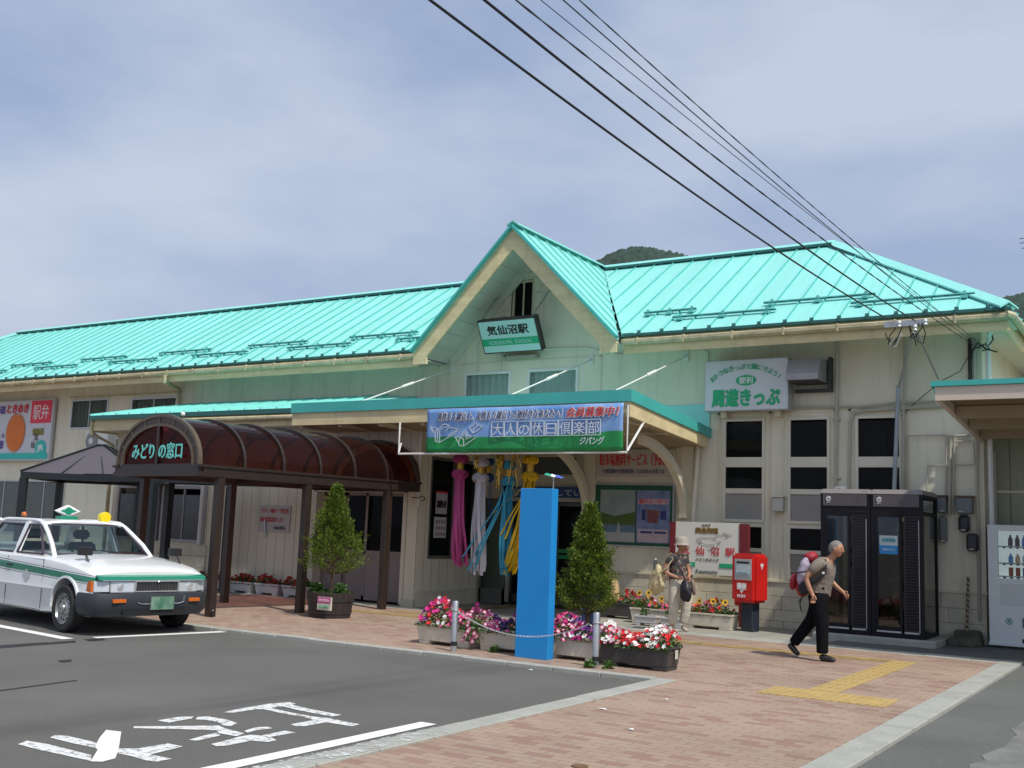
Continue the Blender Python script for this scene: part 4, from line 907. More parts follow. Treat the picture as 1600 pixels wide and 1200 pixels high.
MB().tube([tp(-.3, .05, -.02), tp(-.25, .05, -.12), tp(-.2, .05, -.02), tp(-.3, .08, -.1)], .008, 5).build('cable', M_black, ns)
# round-trip ticket sign
tsn, fc = board('ticket_sign', 'pale grey light box with green lettering beside the vent hood', 'sign', -7.44, -5.90, 3.78, 4.70, 18.12, .30, pm('pale_grey_face', (.60, .62, .64), .4, var=.03), M_alu)
G2 = pm('leaf_green_ink', (.01, .40, .17), .5, var=0)
text('周遊きっぷ', .33, (-6.67, 18.105, 3.86), G2, fc, fit=1.24, bold=.013)
s_ = 'おトクなきっぷで旅にでよう！'
for i, ch in enumerate(s_):
    a = math.radians(-52 + 104 * i / (len(s_) - 1)); text(ch, .115, (-6.67 + math.sin(a) * .74, 18.105, 4.02 + math.cos(a) * .50), G2, fc, rot=(math.pi / 2, a * .75, 0), bold=.003)
el = MB().poly([(-6.66 + math.cos(k * math.pi / 12) * .19, 18.108, 4.32 + math.sin(k * math.pi / 12) * .095) for k in range(24)]).build('oval', G2, fc)
text('便利', .13, (-6.66, 18.10, 4.26), M_wht, fc, fit=.25, bold=.003)
MB().box(-7.2, 18.3, 3.68, -7.1, 18.5, 3.78).box(-6.2, 18.3, 3.68, -6.1, 18.5, 3.78).build('bracket', M_trim, tsn)
# billboard on the far left
bbd, fc = board('billboard', 'large white billboard with an orange oval and red square on the left wing', 'billboard', -31.2, -27.02, 2.95, 4.70, 18.36, .1, pm('billboard_white', (.60, .62, .66), .5, var=.03), M_alu)
yb = 18.34
MB().box(-31.1, yb - .002, 3.0, -27.1, yb + .01, 3.17).lathe((-27.42, yb + .01, 3.29), [(.24, -.014), (.24, 0)], 24, axis='y').build('turquoise_band', pm('turquoise_ink', (.03, .52, .44), .5, var=0), fc)
MB().box(-28.02, yb, 4.02, -27.08, yb + .015, 4.66).build('red_square', pm('coral_red', (.78, .03, .08), .5, var=0), fc)
MB().poly([(-28.68 + math.cos(k * math.pi / 16) * .43, yb, 3.76 + math.sin(k * math.pi / 16) * .52) for k in range(32)]).build('orange_oval', pm('orange_ink', (.72, .17, .01), .5, var=.03), fc)
rg = MB()
for k in range(32):
    a, b = k * math.pi / 16, (k + 1) * math.pi / 16; rg.quad(*[(-28.68 + math.cos(t) * r_, yb - .001, 3.76 + math.sin(t) * r_ * 1.2) for t, r_ in ((a, .45), (b, .45), (b, .47), (a, .47))])
rg.build('oval_outline', pm('orange_ink', (.72, .17, .01)), fc)
text('JR', .22, (-27.42, yb - .012, 3.19), M_wht, fc, fit=.26, bold=.01)
text('色街道', .26, (-29.75, yb, 4.32), M_purple, fc, fit=.95, bold=.006); text('ときめき', .28, (-28.68, yb, 4.34), M_red, fc, fit=1.02, bold=.012)
text('駅弁', .46, (-27.55, yb - .004, 4.12), M_wht, fc, fit=.72)
text('レール', .17, (-29.42, yb, 3.62), M_purple, fc, bold=.003); text('登録', .26, (-29.48, yb, 3.3), M_purple, fc, bold=.008)
text('気仙沼', .2, (-27.62, yb, 3.68), pm('lime_brown_ink', (.25, .22, .02), .5, var=0), fc, fit=.5, bold=.01)
text('気\n仙沼', .22, (-27.68, yb, 3.30), M_blk, fc, fit=.42)
MB().poly([(-31.1, yb, 4.15), (-29.55, yb, 4.25), (-29.95, yb, 4.05)]).build('yellow_swoosh', pm('yellow_ink', (.6, .45, .02), .5, var=0), fc)
# air conditioner
ac = thing('air_conditioner', 'white outdoor air conditioner unit on a wall bracket above the pavilion', 'air conditioner', (-24.7, 18.1, 3.12))
MB().box(-25.1, 18.1, 3.14, -24.2, 18.42, 3.74).build('casing', M_white, ac, bevel=.02)
MB().lathe((-24.83, 18.095, 3.45), [(.25, 0), (.25, -.01), (.22, -.02), (.05, -.02), (.05, -.03), (.01, -.03)], 24, axis='y').build('fan_grille', pm('grille_grey', (.25, .26, .26), .6), ac)
MB().lathe((-24.83, 18.08, 3.45), [(.085, 0), (.085, -.02)], 16, axis='y').build('fan_hub', M_white, ac)
MB().box(-25.3, 18.1, 3.06, -23.9, 18.5, 3.11).build('bracket', M_grey, ac)
MB().tube([(-24.1, 18.3, 3.55), (-23.9, 18.4, 3.5), (-23.95, 18.45, 3.3), (-24.1, 18.46, 3.0)], .03, 8).build('pipe', M_white, ac, smooth=True)
# green plate and taxi notice on the siding
gpn, fc = board('green_plate', 'small dark green plate high on the siding under the annex eave', 'sign', -17.1, -16.1, 3.18, 3.42, 16.24, .05, pm('dark_green_plate', (.01, .10, .07), .5), M_alu)
tn = thing('notice_board', 'white notice with two lines of red writing on the grooved siding', 'notice', (-16.13, 16.27, 1.28))
MB().box(-16.56, 16.27, 1.29, -15.69, 16.295, 1.84).build('face', pm('notice_white', (.50, .47, .45), .6, var=.03), tn)
text('タクシーのJRマーク付き客', .12, (-16.12, 16.265, 1.66), M_red, tn, fit=.78, bold=.002); text('以外の営業は禁止します', .11, (-16.2, 16.265, 1.50), M_red, tn, fit=.66, bold=.002); text('気仙沼駅長', .08, (-15.96, 16.265, 1.35), M_blk, tn, fit=.34)
# parking service sign and poster case
pk, fc = board('parking_service_sign', 'white sign with a red heading over the green poster case', 'sign', -9.78, -8.14, 2.58, 3.13, 18.44, .06, pm('warm_white', (.50, .46, .40), .6, var=.03), M_trim)
text('駐車場無料サービス（予約制）', .25, (-8.96, 18.43, 2.82), M_red, fc, fit=1.5, bold=.004, valign='X'); text('「大船渡線の往復乗車券」をお求めのお客さま', .1, (-9.0, 18.43, 2.67), M_navy, fc, fit=1.3)
pc, fc = board('poster_case', 'dark green poster case with two travel posters beside the entrance', 'poster case', -9.80, -8.14, 1.30, 2.48, 18.42, .08, pm('poster_case_green', (.012, .09, .04), .6), M_alu)
p_ = MB().box(-9.66, 18.408, 1.38, -8.92, 18.414, 2.36).build('poster', pm('poster_sky', (.20, .30, .32), .6, col2=(.34, .38, .33), scale=3), fc)
MB().poly([(-9.66, 18.404, 1.62), (-8.92, 18.404, 1.62), (-8.92, 18.404, 1.95), (-9.15, 18.404, 1.9), (-9.35, 18.404, 1.86), (-9.66, 18.404, 1.94)]).build('poster_hills', pm('poster_green', (.07, .13, .02), .6, var=.25, scale=9), p_)
MB().quad((-9.66, 18.402, 1.56), (-8.92, 18.402, 1.56), (-8.92, 18.402, 1.70), (-9.66, 18.402, 1.70)).build('poster_lake', pm('poster_water', (.12, .20, .26), .6, var=.1, scale=8), p_)
MB().quad((-9.66, 18.402, 1.38), (-8.92, 18.402, 1.38), (-8.92, 18.402, 1.56), (-9.66, 18.402, 1.56)).poly([(-9.30, 18.400, 1.56), (-9.22, 18.400, 1.56), (-9.26, 18.400, 1.78)]).build('poster_foreground', pm('poster_pale', (.42, .43, .42), .6), p_)
p_ = MB().box(-8.89, 18.408, 1.38, -8.21, 18.414, 2.36).build('poster', pm('poster_blue', (.10, .16, .36), .6, col2=(.26, .30, .44), scale=6), fc)
text('東京ディズニーリゾート', .1, (-8.55, 18.40, 2.11), M_red, p_, fit=.58, bold=.004)
MB().quad((-8.86, 18.404, 2.10), (-8.24, 18.404, 2.10), (-8.24, 18.404, 2.20), (-8.86, 18.404, 2.20)).build('poster_band', pm('pale_pink_ink', (.50, .40, .44), .6), p_); MB().quad((-8.86, 18.404, 1.40), (-8.24, 18.404, 1.40), (-8.24, 18.404, 1.64), (-8.86, 18.404, 1.64)).build('poster_band', MATS['pale_pink_ink'], p_)
MB().poly([(-8.66, 18.404, 1.76), (-8.46, 18.404, 1.74), (-8.42, 18.404, 1.98), (-8.68, 18.404, 2.0)]).build('poster_picture', pm('orange_print', (.40, .10, .03), .6, col2=(.05, .04, .10), scale=25), p_)
MB().quad((-8.80, 18.402, 1.56), (-8.56, 18.402, 1.56), (-8.56, 18.402, 1.60), (-8.80, 18.402, 1.60)).quad((-8.52, 18.402, 1.56), (-8.28, 18.402, 1.56), (-8.28, 18.402, 1.60), (-8.52, 18.402, 1.60)).quad((-8.78, 18.402, 1.80), (-8.70, 18.402, 1.80), (-8.70, 18.402, 2.0), (-8.78, 18.402, 2.0)).quad((-8.40, 18.402, 1.82), (-8.28, 18.402, 1.82), (-8.28, 18.402, 1.98), (-8.40, 18.402, 1.98)).build('poster_detail', M_navy, p_)
# notices in the side window
for k, (z0, z1, lab, c2_) in enumerate(((1.78, 2.22, 'pink edged notice taped inside the entrance side window, upper of two', (.48, .45, .46)), (1.32, 1.72, 'white leaflet sheet taped inside the entrance side window, lower of two', (.52, .55, .54)))):
    t = thing('window_notice', lab, 'notice', (-12.42, 16.95, z0)); x = -12.425
    MB().box(x - .004, 16.85 - .03 * k, z0, x, 17.22, z1).build('sheet', pm('notice_paper_%d' % k, c2_, .6, var=.05), t)
    if k == 0: MB().box(x, 16.85, z1 - .04, x + .002, 17.22, z1).build('header', M_red, t); text('お知らせ', .16, (x + .004, 17.035, z0 + .12), M_blk, t, rot=(math.pi / 2, 0, math.pi / 2), fit=.30, bold=.01)
    else:
        d = MB()
        for r_ in range(3):
            for q_ in range(4): d.quad((x + .003, 16.87 + q_ * .085, z0 + .04 + r_ * .12), (x + .003, 16.93 + q_ * .085, z0 + .04 + r_ * .12), (x + .003, 16.93 + q_ * .085, z0 + .10 + r_ * .12), (x + .003, 16.87 + q_ * .085, z0 + .10 + r_ * .12))
        d.build('print', pm('mixed_print', (.12, .25, .35), .6, col2=(.5, .15, .12), scale=30), t)
# banner on its white pipe frame
bn = thing('banner', 'long blue and green membership banner hung on a white pipe frame from the canopy front', 'banner', (-9.5, 15.1, 2.8))
bx0, bx1, bz0, bz1, by = -11.42, -7.55, 2.82, 3.58, 15.10
def bny(x, z): return by + .018 * math.sin(x * 2.3 + z * 3) + .01 * math.sin(x * 7.1 - z * 5)
mt = bpy.data.materials.new('banner_print'); mt.use_nodes = True; t_ = mt.node_tree; n_, l_ = t_.nodes, t_.links; b_ = n_['Principled BSDF']; b_.inputs['Roughness'].default_value = .55
tcx = n_.new('ShaderNodeTexCoord'); sp = n_.new('ShaderNodeSeparateXYZ'); l_.new(tcx.outputs['Object'], sp.inputs[0])
nz = n_.new('ShaderNodeTexNoise'); nz.inputs['Scale'].default_value = .9; nz.inputs['Detail'].default_value = 2; l_.new(tcx.outputs['Object'], nz.inputs['Vector'])
ad = n_.new('ShaderNodeMath'); ad.operation = 'MULTIPLY_ADD'; ad.inputs[1].default_value = -.16; l_.new(nz.outputs[0], ad.inputs[0]); l_.new(sp.outputs[2], ad.inputs[2])
gt = n_.new('ShaderNodeMapRange'); gt.inputs[1].default_value = .235 - .03; gt.inputs[2].default_value = .235 - .01; l_.new(ad.outputs[0], gt.inputs[0])
nz2 = n_.new('ShaderNodeTexNoise'); nz2.inputs['Scale'].default_value = 2.2; nz2.inputs['Detail'].default_value = 5; l_.new(tcx.outputs['Object'], nz2.inputs['Vector'])
ra = n_.new('ShaderNodeValToRGB'); ra.color_ramp.elements[0].color = (.01, .20, .05, 1); ra.color_ramp.elements[1].color = (.02, .34, .09, 1); ra.color_ramp.elements[0].position = .35; ra.color_ramp.elements[1].position = .65
rb_ = n_.new('ShaderNodeValToRGB'); rb_.color_ramp.elements[0].color = (.13, .28, .60, 1); rb_.color_ramp.elements[1].color = (.26, .42, .68, 1); rb_.color_ramp.elements[0].position = .35; rb_.color_ramp.elements[1].position = .65
l_.new(nz2.outputs[0], ra.inputs[0]); l_.new(nz2.outputs[0], rb_.inputs[0]); m_ = n_.new('ShaderNodeMix'); m_.data_type = 'RGBA'; l_.new(gt.outputs[0], m_.inputs[0]); l_.new(ra.outputs[0], m_.inputs[6]); l_.new(rb_.outputs[0], m_.inputs[7]); l_.new(m_.outputs[2], b_.inputs['Base Color'])
vs = []; fs = []; nx_, nz_ = 60, 10
for i in range(nx_ + 1):
    for j in range(nz_ + 1): x = bx0 + (bx1 - bx0) * i / nx_; z = bz0 + (bz1 - bz0) * j / nz_; vs.append((x, bny(x, z), z))
for i in range(nx_):
    for j in range(nz_): a = i * (nz_ + 1) + j; fs.append((a, a + nz_ + 1, a + nz_ + 2, a + 1))
cl = MB().add(vs, fs).build('cloth', mt, bn, smooth='all', fix=False); sm = cl.modifiers.new('thickness', 'SOLIDIFY'); sm.thickness = .003
fr_ = MB().tube([(-12.05, 15.14, 3.37), (-12.05, 15.14, 2.80), (-7.5, 15.14, 2.80), (-7.5, 15.14, 3.55)], .018, 6).tube([(-7.5, 15.14, 2.82), (-7.5, 15.75, 3.36)], .02, 6).tube([(-12.05, 15.14, 2.82), (-12.05, 15.2, 3.0)], .018, 6); fr_.build('pipe_frame', M_white, bn, smooth=True)
yt = by - .035
def btext(s_, size, x, z, mat, **k): text(s_, size, (x, yt, z), mat, cl, **k)
btext('男性６５歳以上、女性６０歳以上の旅好きなあなたへ！', .16, -9.90, 3.366, M_wht, fit=2.52, bold=.009, shear=.25)
text('男性６５歳以上、女性６０歳以上の旅好きなあなたへ！', .16, (-9.90, yt - .010, 3.37), M_navy, cl, fit=2.52, shear=.25)
btext('会員募集中！', .17, -8.09, 3.37, M_wht, fit=.95, bold=.013, shear=.25); text('会員募集中！', .17, (-8.09, yt - .012, 3.372), M_red, cl, fit=.95, bold=.004, shear=.25)
M_line = pm('pale_banner_line', (.62, .66, .72), .5, var=0)
for i, ch in enumerate('大人の休日倶楽部'):
    x0 = -10.02 + i * .262; z0, z1 = 3.075, 3.325; q_ = MB()
    for a, b in (((x0, z0), (x0 + .245, z0)), ((x0, z1), (x0 + .245, z1)), ((x0, z0), (x0, z1)), ((x0 + .245, z0), (x0 + .245, z1))): q_.bar((a[0], yt, a[1]), (b[0], yt, b[1]), .01, .012, up=(0, 1, 0))
    q_.build('character_frame', M_line, cl); text(ch, .22, (x0 + .1225, yt, z0 + .02), M_line, cl, fit=.20, bold=-.002)
btext('ジパング', .14, -8.09, 2.92, M_line, fit=.44, bold=.003, shear=.2)
wl_ = MB()
def pl_(pts, w_=.011):
    for a, b in zip(pts, pts[1:]): wl_.bar((a[0], yt, a[1]), (b[0], yt, b[1]), .006, w_, up=(0, 0, 1) if abs(b[0] - a[0]) > abs(b[1] - a[1]) else (1, 0, 0))
def cm(x, y): return (-11.42 + (x - 105) / 8 * .0121, 3.58 - (y - 110) / 8 * .0101)
for L_ in ([(180, 360), (215, 430), (250, 440), (255, 560), (320, 580), (315, 410), (270, 395), (255, 440)], [(180, 355), (250, 375), (290, 390), (330, 370), (350, 330), (400, 325), (455, 355), (440, 375), (400, 420)], [(320, 580), (440, 510), (490, 480), (530, 455), (585, 400), (500, 380), (430, 365)], [(285, 400), (285, 570)], [(315, 410), (370, 370), (430, 360)], [(440, 480), (520, 430), (580, 410)], [(200, 380), (215, 410), (245, 420)],
           [(535, 505), (590, 590), (600, 625), (660, 630), (750, 570), (825, 520), (740, 490), (700, 500)], [(590, 590), (600, 530), (640, 520), (660, 560), (660, 630)], [(540, 505), (620, 510), (650, 430), (670, 420), (700, 440), (705, 500)], [(655, 500), (660, 450), (680, 450), (690, 520)], [(680, 540), (780, 500), (815, 520)],
           [(725, 370), (770, 440), (780, 460), (850, 420), (915, 365), (860, 350), (800, 400), (780, 460)], [(725, 370), (790, 350), (800, 320), (820, 315), (835, 350), (860, 352)]): pl_([cm(*q_) for q_ in L_])
wl_.build('line_drawing', M_line, cl)
# ---- tall blue pylon
py_ = thing('blue_pylon', 'tall plain bright blue upright box standing among the petunia planters', 'pylon', (-6.68, 11.1, 0))
MB().box(-6.92, 11.1, .03, -6.47, 11.24, 2.03).build('casing', pm('bright_blue_panel', (.012, .25, .62), .38, var=.03, scale=1.5), py_, bevel=.004)
MB().tube([(-6.52, 11.2, 2.03), (-6.52, 11.2, 2.17)], .007, 6).build('spike', M_steel, py_)
pw = thing('pinwheel', 'little green, white and blue pinwheel blade on the tip of the blue pylon', 'pinwheel', (-6.52, 11.2, 2.17))
for i, (c_, s_) in enumerate((((.02, .35, .20), -1), ((.75, .76, .76), 0), ((.06, .12, .55), 1))):
    x = -6.52 + s_ * .075; MB().add([(x - .05, 11.18, 2.18 + .01 * (s_ != 0) - s_ * .012), (x + .05, 11.18, 2.17 - s_ * .012), (x + .055, 11.22, 2.185 - s_ * .015), (x - .04, 11.22, 2.215 - s_ * .012)], [(0, 1, 2, 3)]).build('blade', pm('pinwheel_%d' % i, c_, .3, var=0), pw)

# ---- taxi ------------------------------------------------------------------------
tx = thing('taxi', 'white taxi with a green side stripe standing in the marked bay on the left', 'taxi', (-13.72, 9.88, 0), math.radians(-9))
def paintmat():
    mt = bpy.data.materials.new('taxi_paint'); mt.use_nodes = True; t = mt.node_tree; n = t.nodes; l = t.links; b = n['Principled BSDF']
    b.inputs['Roughness'].default_value = .28; b.inputs['Coat Weight'].default_value = .6; b.inputs['Coat Roughness'].default_value = .05
    tcn = n.new('ShaderNodeTexCoord'); s = n.new('ShaderNodeSeparateXYZ'); l.new(tcn.outputs['Object'], s.inputs[0])
    # height above the stripe's lower edge, which falls towards the bonnet
    mr_ = n.new('ShaderNodeMapRange'); mr_.inputs[1].default_value = -.5; mr_.inputs[2].default_value = 2.25; mr_.inputs[3].default_value = .725; mr_.inputs[4].default_value = .638; l.new(s.outputs[0], mr_.inputs[0])
    wd = n.new('ShaderNodeMapRange'); wd.inputs[1].default_value = -.5; wd.inputs[2].default_value = 2.25; wd.inputs[3].default_value = .135; wd.inputs[4].default_value = .10; l.new(s.outputs[0], wd.inputs[0])
    h = n.new('ShaderNodeMath'); h.operation = 'SUBTRACT'; l.new(s.outputs[2], h.inputs[0]); l.new(mr_.outputs[0], h.inputs[1])
    q = n.new('ShaderNodeMath'); q.operation = 'DIVIDE'; l.new(h.outputs[0], q.inputs[0]); l.new(wd.outputs[0], q.inputs[1])
    rp = n.new('ShaderNodeValToRGB'); rp.color_ramp.interpolation = 'CONSTANT'; e = rp.color_ramp.elements
    W_ = (.78, .79, .78, 1); K_ = (.03, .05, .05, 1); G_ = (.008, .20, .115, 1)
    e[0].position = 0; e[0].color = W_; e[1].position = .30; e[1].color = K_
    for pos, c in ((.325, W_), (.37, G_), (.63, W_), (.675, K_), (.70, W_)): x = e.new(pos); x.color = c
    m2 = n.new('ShaderNodeMapRange'); m2.inputs[1].default_value = -.9; m2.inputs[2].default_value = 1.9; m2.clamp = True; l.new(q.outputs[0], m2.inputs[0]); l.new(m2.outputs[0], rp.inputs[0])
    gs = n.new('ShaderNodeMath'); gs.operation = 'ABSOLUTE'; l.new(s.outputs[1], gs.inputs[0])
    ge = n.new('ShaderNodeMath'); ge.operation = 'GREATER_THAN'; ge.inputs[1].default_value = .70; l.new(gs.outputs[0], ge.inputs[0])
    mm = n.new('ShaderNodeMix'); mm.data_type = 'RGBA'; l.new(ge.outputs[0], mm.inputs[0]); mm.inputs[6].default_value = W_; l.new(rp.outputs[0], mm.inputs[7])
    dz = n.new('ShaderNodeTexNoise'); dz.inputs['Scale'].default_value = 3; dz.inputs['Detail'].default_value = 5; l.new(tcn.outputs['Object'], dz.inputs['Vector'])
    dm = n.new('ShaderNodeMapRange'); dm.inputs[3].default_value = .9; dm.inputs[4].default_value = 1.04; l.new(dz.outputs[0], dm.inputs[0])
    m5 = n.new('ShaderNodeMix'); m5.data_type = 'RGBA'; m5.blend_type = 'MULTIPLY'; m5.inputs[0].default_value = 1; l.new(mm.outputs[2], m5.inputs[6]); l.new(dm.outputs[0], m5.inputs[7])
    l.new(m5.outputs[2], b.inputs['Base Color']); return mt
M_taxi = paintmat()
M_twhite = pm('taxi_white', (.78, .79, .78), .28, var=.03, coat=.6)
M_tgreen = pm('taxi_green', (.008, .22, .13), .3, var=.03, coat=.5)
M_rub = pm('tyre_rubber', (.022, .021, .021), .85, var=.2)
M_bump = pm('grey_bumper', (.028, .032, .040), .55, var=.08)
M_lampg = pm('lamp_glass', (.62, .65, .68), .12, metal=.25, var=.1, scale=14, stretch=(1, 14, 1), spec=.8)
M_orange = pm('orange_lens', (.60, .13, .01), .2, var=.05, coat=.5)
# lower body: sections along the length (x, half width, top, shoulder height, floor)
st_ = [(-2.25, .74, .86, .80, .38), (-2.22, .78, .93, .86, .30), (-2.0, .82, .965, .90, .24), (-1.55, .838, .975, .93, .20), (-.6, .845, .965, .925, .19), (.4, .845, .955, .915, .19), (.84, .843, .952, .905, .19), (1.0, .84, .955, .90, .20), (1.45, .832, .915, .865, .21), (1.9, .815, .855, .80, .22), (2.10, .80, .80, .755, .26), (2.135, .79, .775, .74, .30)]
vs = []; fs = []; cs = []
for (x, w_, zt, zs, zb) in st_:
    half = [(0, zt + .026), (w_ * .45, zt + .021), (w_ * .78, zt + .003), (w_ - .05, zt - .02 if zt - .02 > zs else zs + .005), (w_ - .012, zs - .005), (w_, zs - .05), (w_ + .003, zs - .14), (w_ + .004, .56), (w_ + .01, .535), (w_ - .004, .50), (w_ - .012, .36), (w_ - .045, zb + .03), (w_ - .12, zb)]
    ring = [(x, -a, b) for a, b in half] + [(x, a, b) for a, b in reversed(half[1:])]; cs.append(len(ring)); vs += ring
n_ = cs[0]
for i in range(len(st_) - 1):
    for k in range(n_): fs.append((i * n_ + k, i * n_ + (k + 1) % n_, (i + 1) * n_ + (k + 1) % n_, (i + 1) * n_ + k))
fs.append(tuple(range(n_))[::-1]); fs.append(tuple((len(st_) - 1) * n_ + k for k in range(n_)))
body = MB().add(vs, fs).build('body', M_taxi, tx, local=True)
AXF, AXR, WR, WZ = 1.50, -1.20, .305, .305
cut = MB()
for ax_ in (AXF, AXR):
    for s in (-1, 1): cut.lathe((ax_, s * .72, WZ + .03), [(.365, -.22), (.365, .22)], 28, axis='y')
cutter = cut.build('cutter', M_black, tx, local=True)
bo = body.modifiers.new('b', 'BOOLEAN'); bo.object = cutter; bo.operation = 'DIFFERENCE'; bo.solver = 'EXACT'
bpy.context.view_layer.update(); nm = mesh_from(body); body.modifiers.clear(); body.data = nm; nm.name = 'body'
bpy.data.objects.remove(cutter)
nm.polygons.foreach_set('use_smooth', [True] * len(nm.polygons)); nm.set_sharp_from_angle(angle=math.radians(28))
# panel seams
for s in (-1, 1):
    sm_ = MB()
    y_ = s * .8455
    for x in (.86, -.22, -1.12): sm_.box(x - .004, y_ - .004 * s, .26, x + .004, y_ + .001 * s, .90)
    sm_.box(-1.1, s * .838, .235, .86, s * .842, .242)
    sm_.build('panel_seam', M_black, tx, local=True)
mb_ = MB()
for s in (-1, 1):
    for ax_ in (AXF, AXR):
        n = 18
        for i in range(n):
            a, b = math.radians(-6 + 192 * i / n), math.radians(-6 + 192 * (i + 1) / n)
            p = lambda t, r_, y_: (ax_ + math.cos(t) * r_, s * y_, WZ + .03 + math.sin(t) * r_)
            mb_.hexa([p(a, .355, .80), p(b, .355, .80), p(b, .385, .80), p(a, .385, .80), p(a, .355, .846), p(b, .355, .846), p(b, .385, .843), p(a, .385, .843)])
mb_.build('wheel_arch_lip', M_twhite, tx, local=True)
MB().box(-1.9, -.62, .25, 2.0, .62, .40).box(1.0, -.6, .4, 2.05, .6, .7).build('underbody', M_black, tx, local=True)
# greenhouse
ZB, ZR = .945, 1.375
bf, br_, tf, tr2 = (.86, .70), (-1.62, .66), (.22, .565), (-1.12, .545)
roofm = MB(); vs = []; fs = []
NX, NY = 12, 10
for i in range(NX + 1):
    u = i / NX; x = tf[0] + .03 + (tr2[0] - .05 - tf[0] - .03) * u
    for j in range(NY + 1):
        v = j / NY * 2 - 1; w_ = (tf[1] + (tr2[1] - tf[1]) * u) + .02; z = ZR + .055 * (1 - abs(v) ** 3.2) * (1 - abs(u * 2 - 1) ** 5) ; vs.append((x, v * w_, z))
for i in range(NX):
    for j in range(NY): a = i * (NY + 1) + j; fs.append((a, a + 1, a + NY + 2, a + NY + 1))
roofm.add(vs, fs); ro = roofm.build('roof', M_twhite, tx, local=True, smooth='all'); so2 = ro.modifiers.new('t', 'SOLIDIFY'); so2.thickness = .03; so2.offset = -1
M_seal = pm('plum_seal', (.05, .03, .055), .5, var=.1)
pil = MB()
for s in (-1, 1):
    pil.tube([(.90, s * .715, ZB - .03), (.70, s * .675, 1.09), (.44, s * .625, 1.25), (.28, s * .60, 1.335), (.14, s * .585, 1.385), (-.05, s * .575, 1.402), (-.6, s * .572, 1.405), (-.95, s * .565, 1.40), (-1.12, s * .56, 1.365)], [.034, .031, .031, .033, .034, .030, .030, .034, .05], 10)
    pil.bar((br_[0], s * br_[1], ZB - .02), (tr2[0], s * (tr2[1] + .01), ZR + .01), .16, .05, up=(1, 0, 0))
    pil.bar((tf[0], s * (tf[1] + .015), ZR), (tr2[0], s * (tr2[1] + .015), ZR), .05, .045)
    pil.bar((-.17, s * .765, ZB - .02), (-.20, s * .60, ZR), .05, .10, up=(1, 0, 0))
    pil.hexa([(bf[0], s * .84, .90), (bf[0], s * .66, .93), (br_[0], s * .62, .95), (br_[0], s * .83, .915), (bf[0], s * .80, .93), (bf[0], s * .66, .955), (br_[0], s * .62, .975), (br_[0], s * .79, .945)])
pil.tube([(.26, -.59, 1.345), (.235, -.50, 1.372), (.21, -.25, 1.392), (.205, 0, 1.398), (.21, .25, 1.392), (.235, .50, 1.372), (.26, .59, 1.345)], .026, 8).bar((tr2[0], -tr2[1], ZR), (tr2[0], tr2[1], ZR), .05, .04)
pil.build('pillar', M_twhite, tx, local=True, smooth=True)
sl_ = MB()
for s in (-1, 1):
    def sp_(x, z):
        t = (z - ZB) / (ZR - ZB); return (x, s * (.772 + (.602 - .772) * t), z)
    for P4 in ([(.66, ZB + .015), (-.13, ZB + .015), (-.15, ZR - .03), (.20, ZR - .03)], [(-.22, ZB + .015), (-1.28, ZB + .015), (-1.02, ZR - .03), (-.24, ZR - .03)]):
        for a, b in zip(P4, P4[1:] + P4[:1]): sl_.bar(sp_(*a), sp_(*b), .02, .028, up=(0, 1, 0))
for a, b in (((.845, -.67, ZB + .02), (.845, .67, ZB + .02)), ((.845, -.67, ZB + .02), (.245, -.545, ZR - .01)), ((.845, .67, ZB + .02), (.245, .545, ZR - .01)), ((.245, -.545, ZR - .01), (.245, .545, ZR - .01))): sl_.bar(a, b, .022, .02, up=(1, 0, 1))
sl_.build('window_seal', M_seal, tx, local=True)
M_tglass = glass2('taxi_glass', (.60, .70, .69), 1.28)
MB().quad((.85, -.67, ZB + .02), (.85, .67, ZB + .02), (.24, .545, ZR), (.24, -.545, ZR)).build('windscreen', M_tglass, tx, local=True)
MB().quad((-1.60, -.6, ZB + .02), (-1.60, .6, ZB + .02), (-1.14, .5, ZR), (-1.14, -.5, ZR)).build('rear_window', M_tglass, tx, local=True)
for s in (-1, 1):
    MB().quad((-.22, s * .765, ZB), (-1.30, s * .765, ZB), (-1.04, s * .60, ZR - .02), (-.24, s * .60, ZR - .02)).build('side_window', M_tglass, tx, local=True)
MB().quad((.66, .765, ZB), (-.13, .765, ZB), (-.15, .60, ZR - .02), (.20, .60, ZR - .02)).build('side_window', M_tglass, tx, local=True)
# interior
M_seat = pm('grey_seat_cloth', (.10, .12, .15), .9, var=.12)
for y_ in (-.36, .36):
    s0 = MB().hexa([(-.35, y_ - .25, .42), (.15, y_ - .25, .42), (.15, y_ + .25, .42), (-.35, y_ + .25, .42), (-.35, y_ - .25, .58), (.15, y_ - .25, .62), (.15, y_ + .25, .62), (-.35, y_ + .25, .58)]); s0.hexa([(-.42, y_ - .24, .55), (-.28, y_ - .24, .55), (-.28, y_ + .24, .55), (-.42, y_ + .24, .55), (-.58, y_ - .20, 1.10), (-.47, y_ - .20, 1.10), (-.47, y_ + .20, 1.10), (-.58, y_ + .20, 1.10)]); s0.box(-.60, y_ - .12, 1.14, -.50, y_ + .12, 1.28).build('front_seat', M_seat, tx, local=True, bevel=.03, seg=2)
MB().box(-1.35, -.6, .45, -.95, .6, .62).hexa([(-1.4, -.6, .6), (-1.25, -.6, .6), (-1.25, .6, .6), (-1.4, .6, .6), (-1.55, -.58, 1.06), (-1.42, -.58, 1.06), (-1.42, .58, 1.06), (-1.55, .58, 1.06)]).build('rear_seat', pm('white_seat_cover', (.45, .46, .46), .9), tx, local=True, bevel=.03)
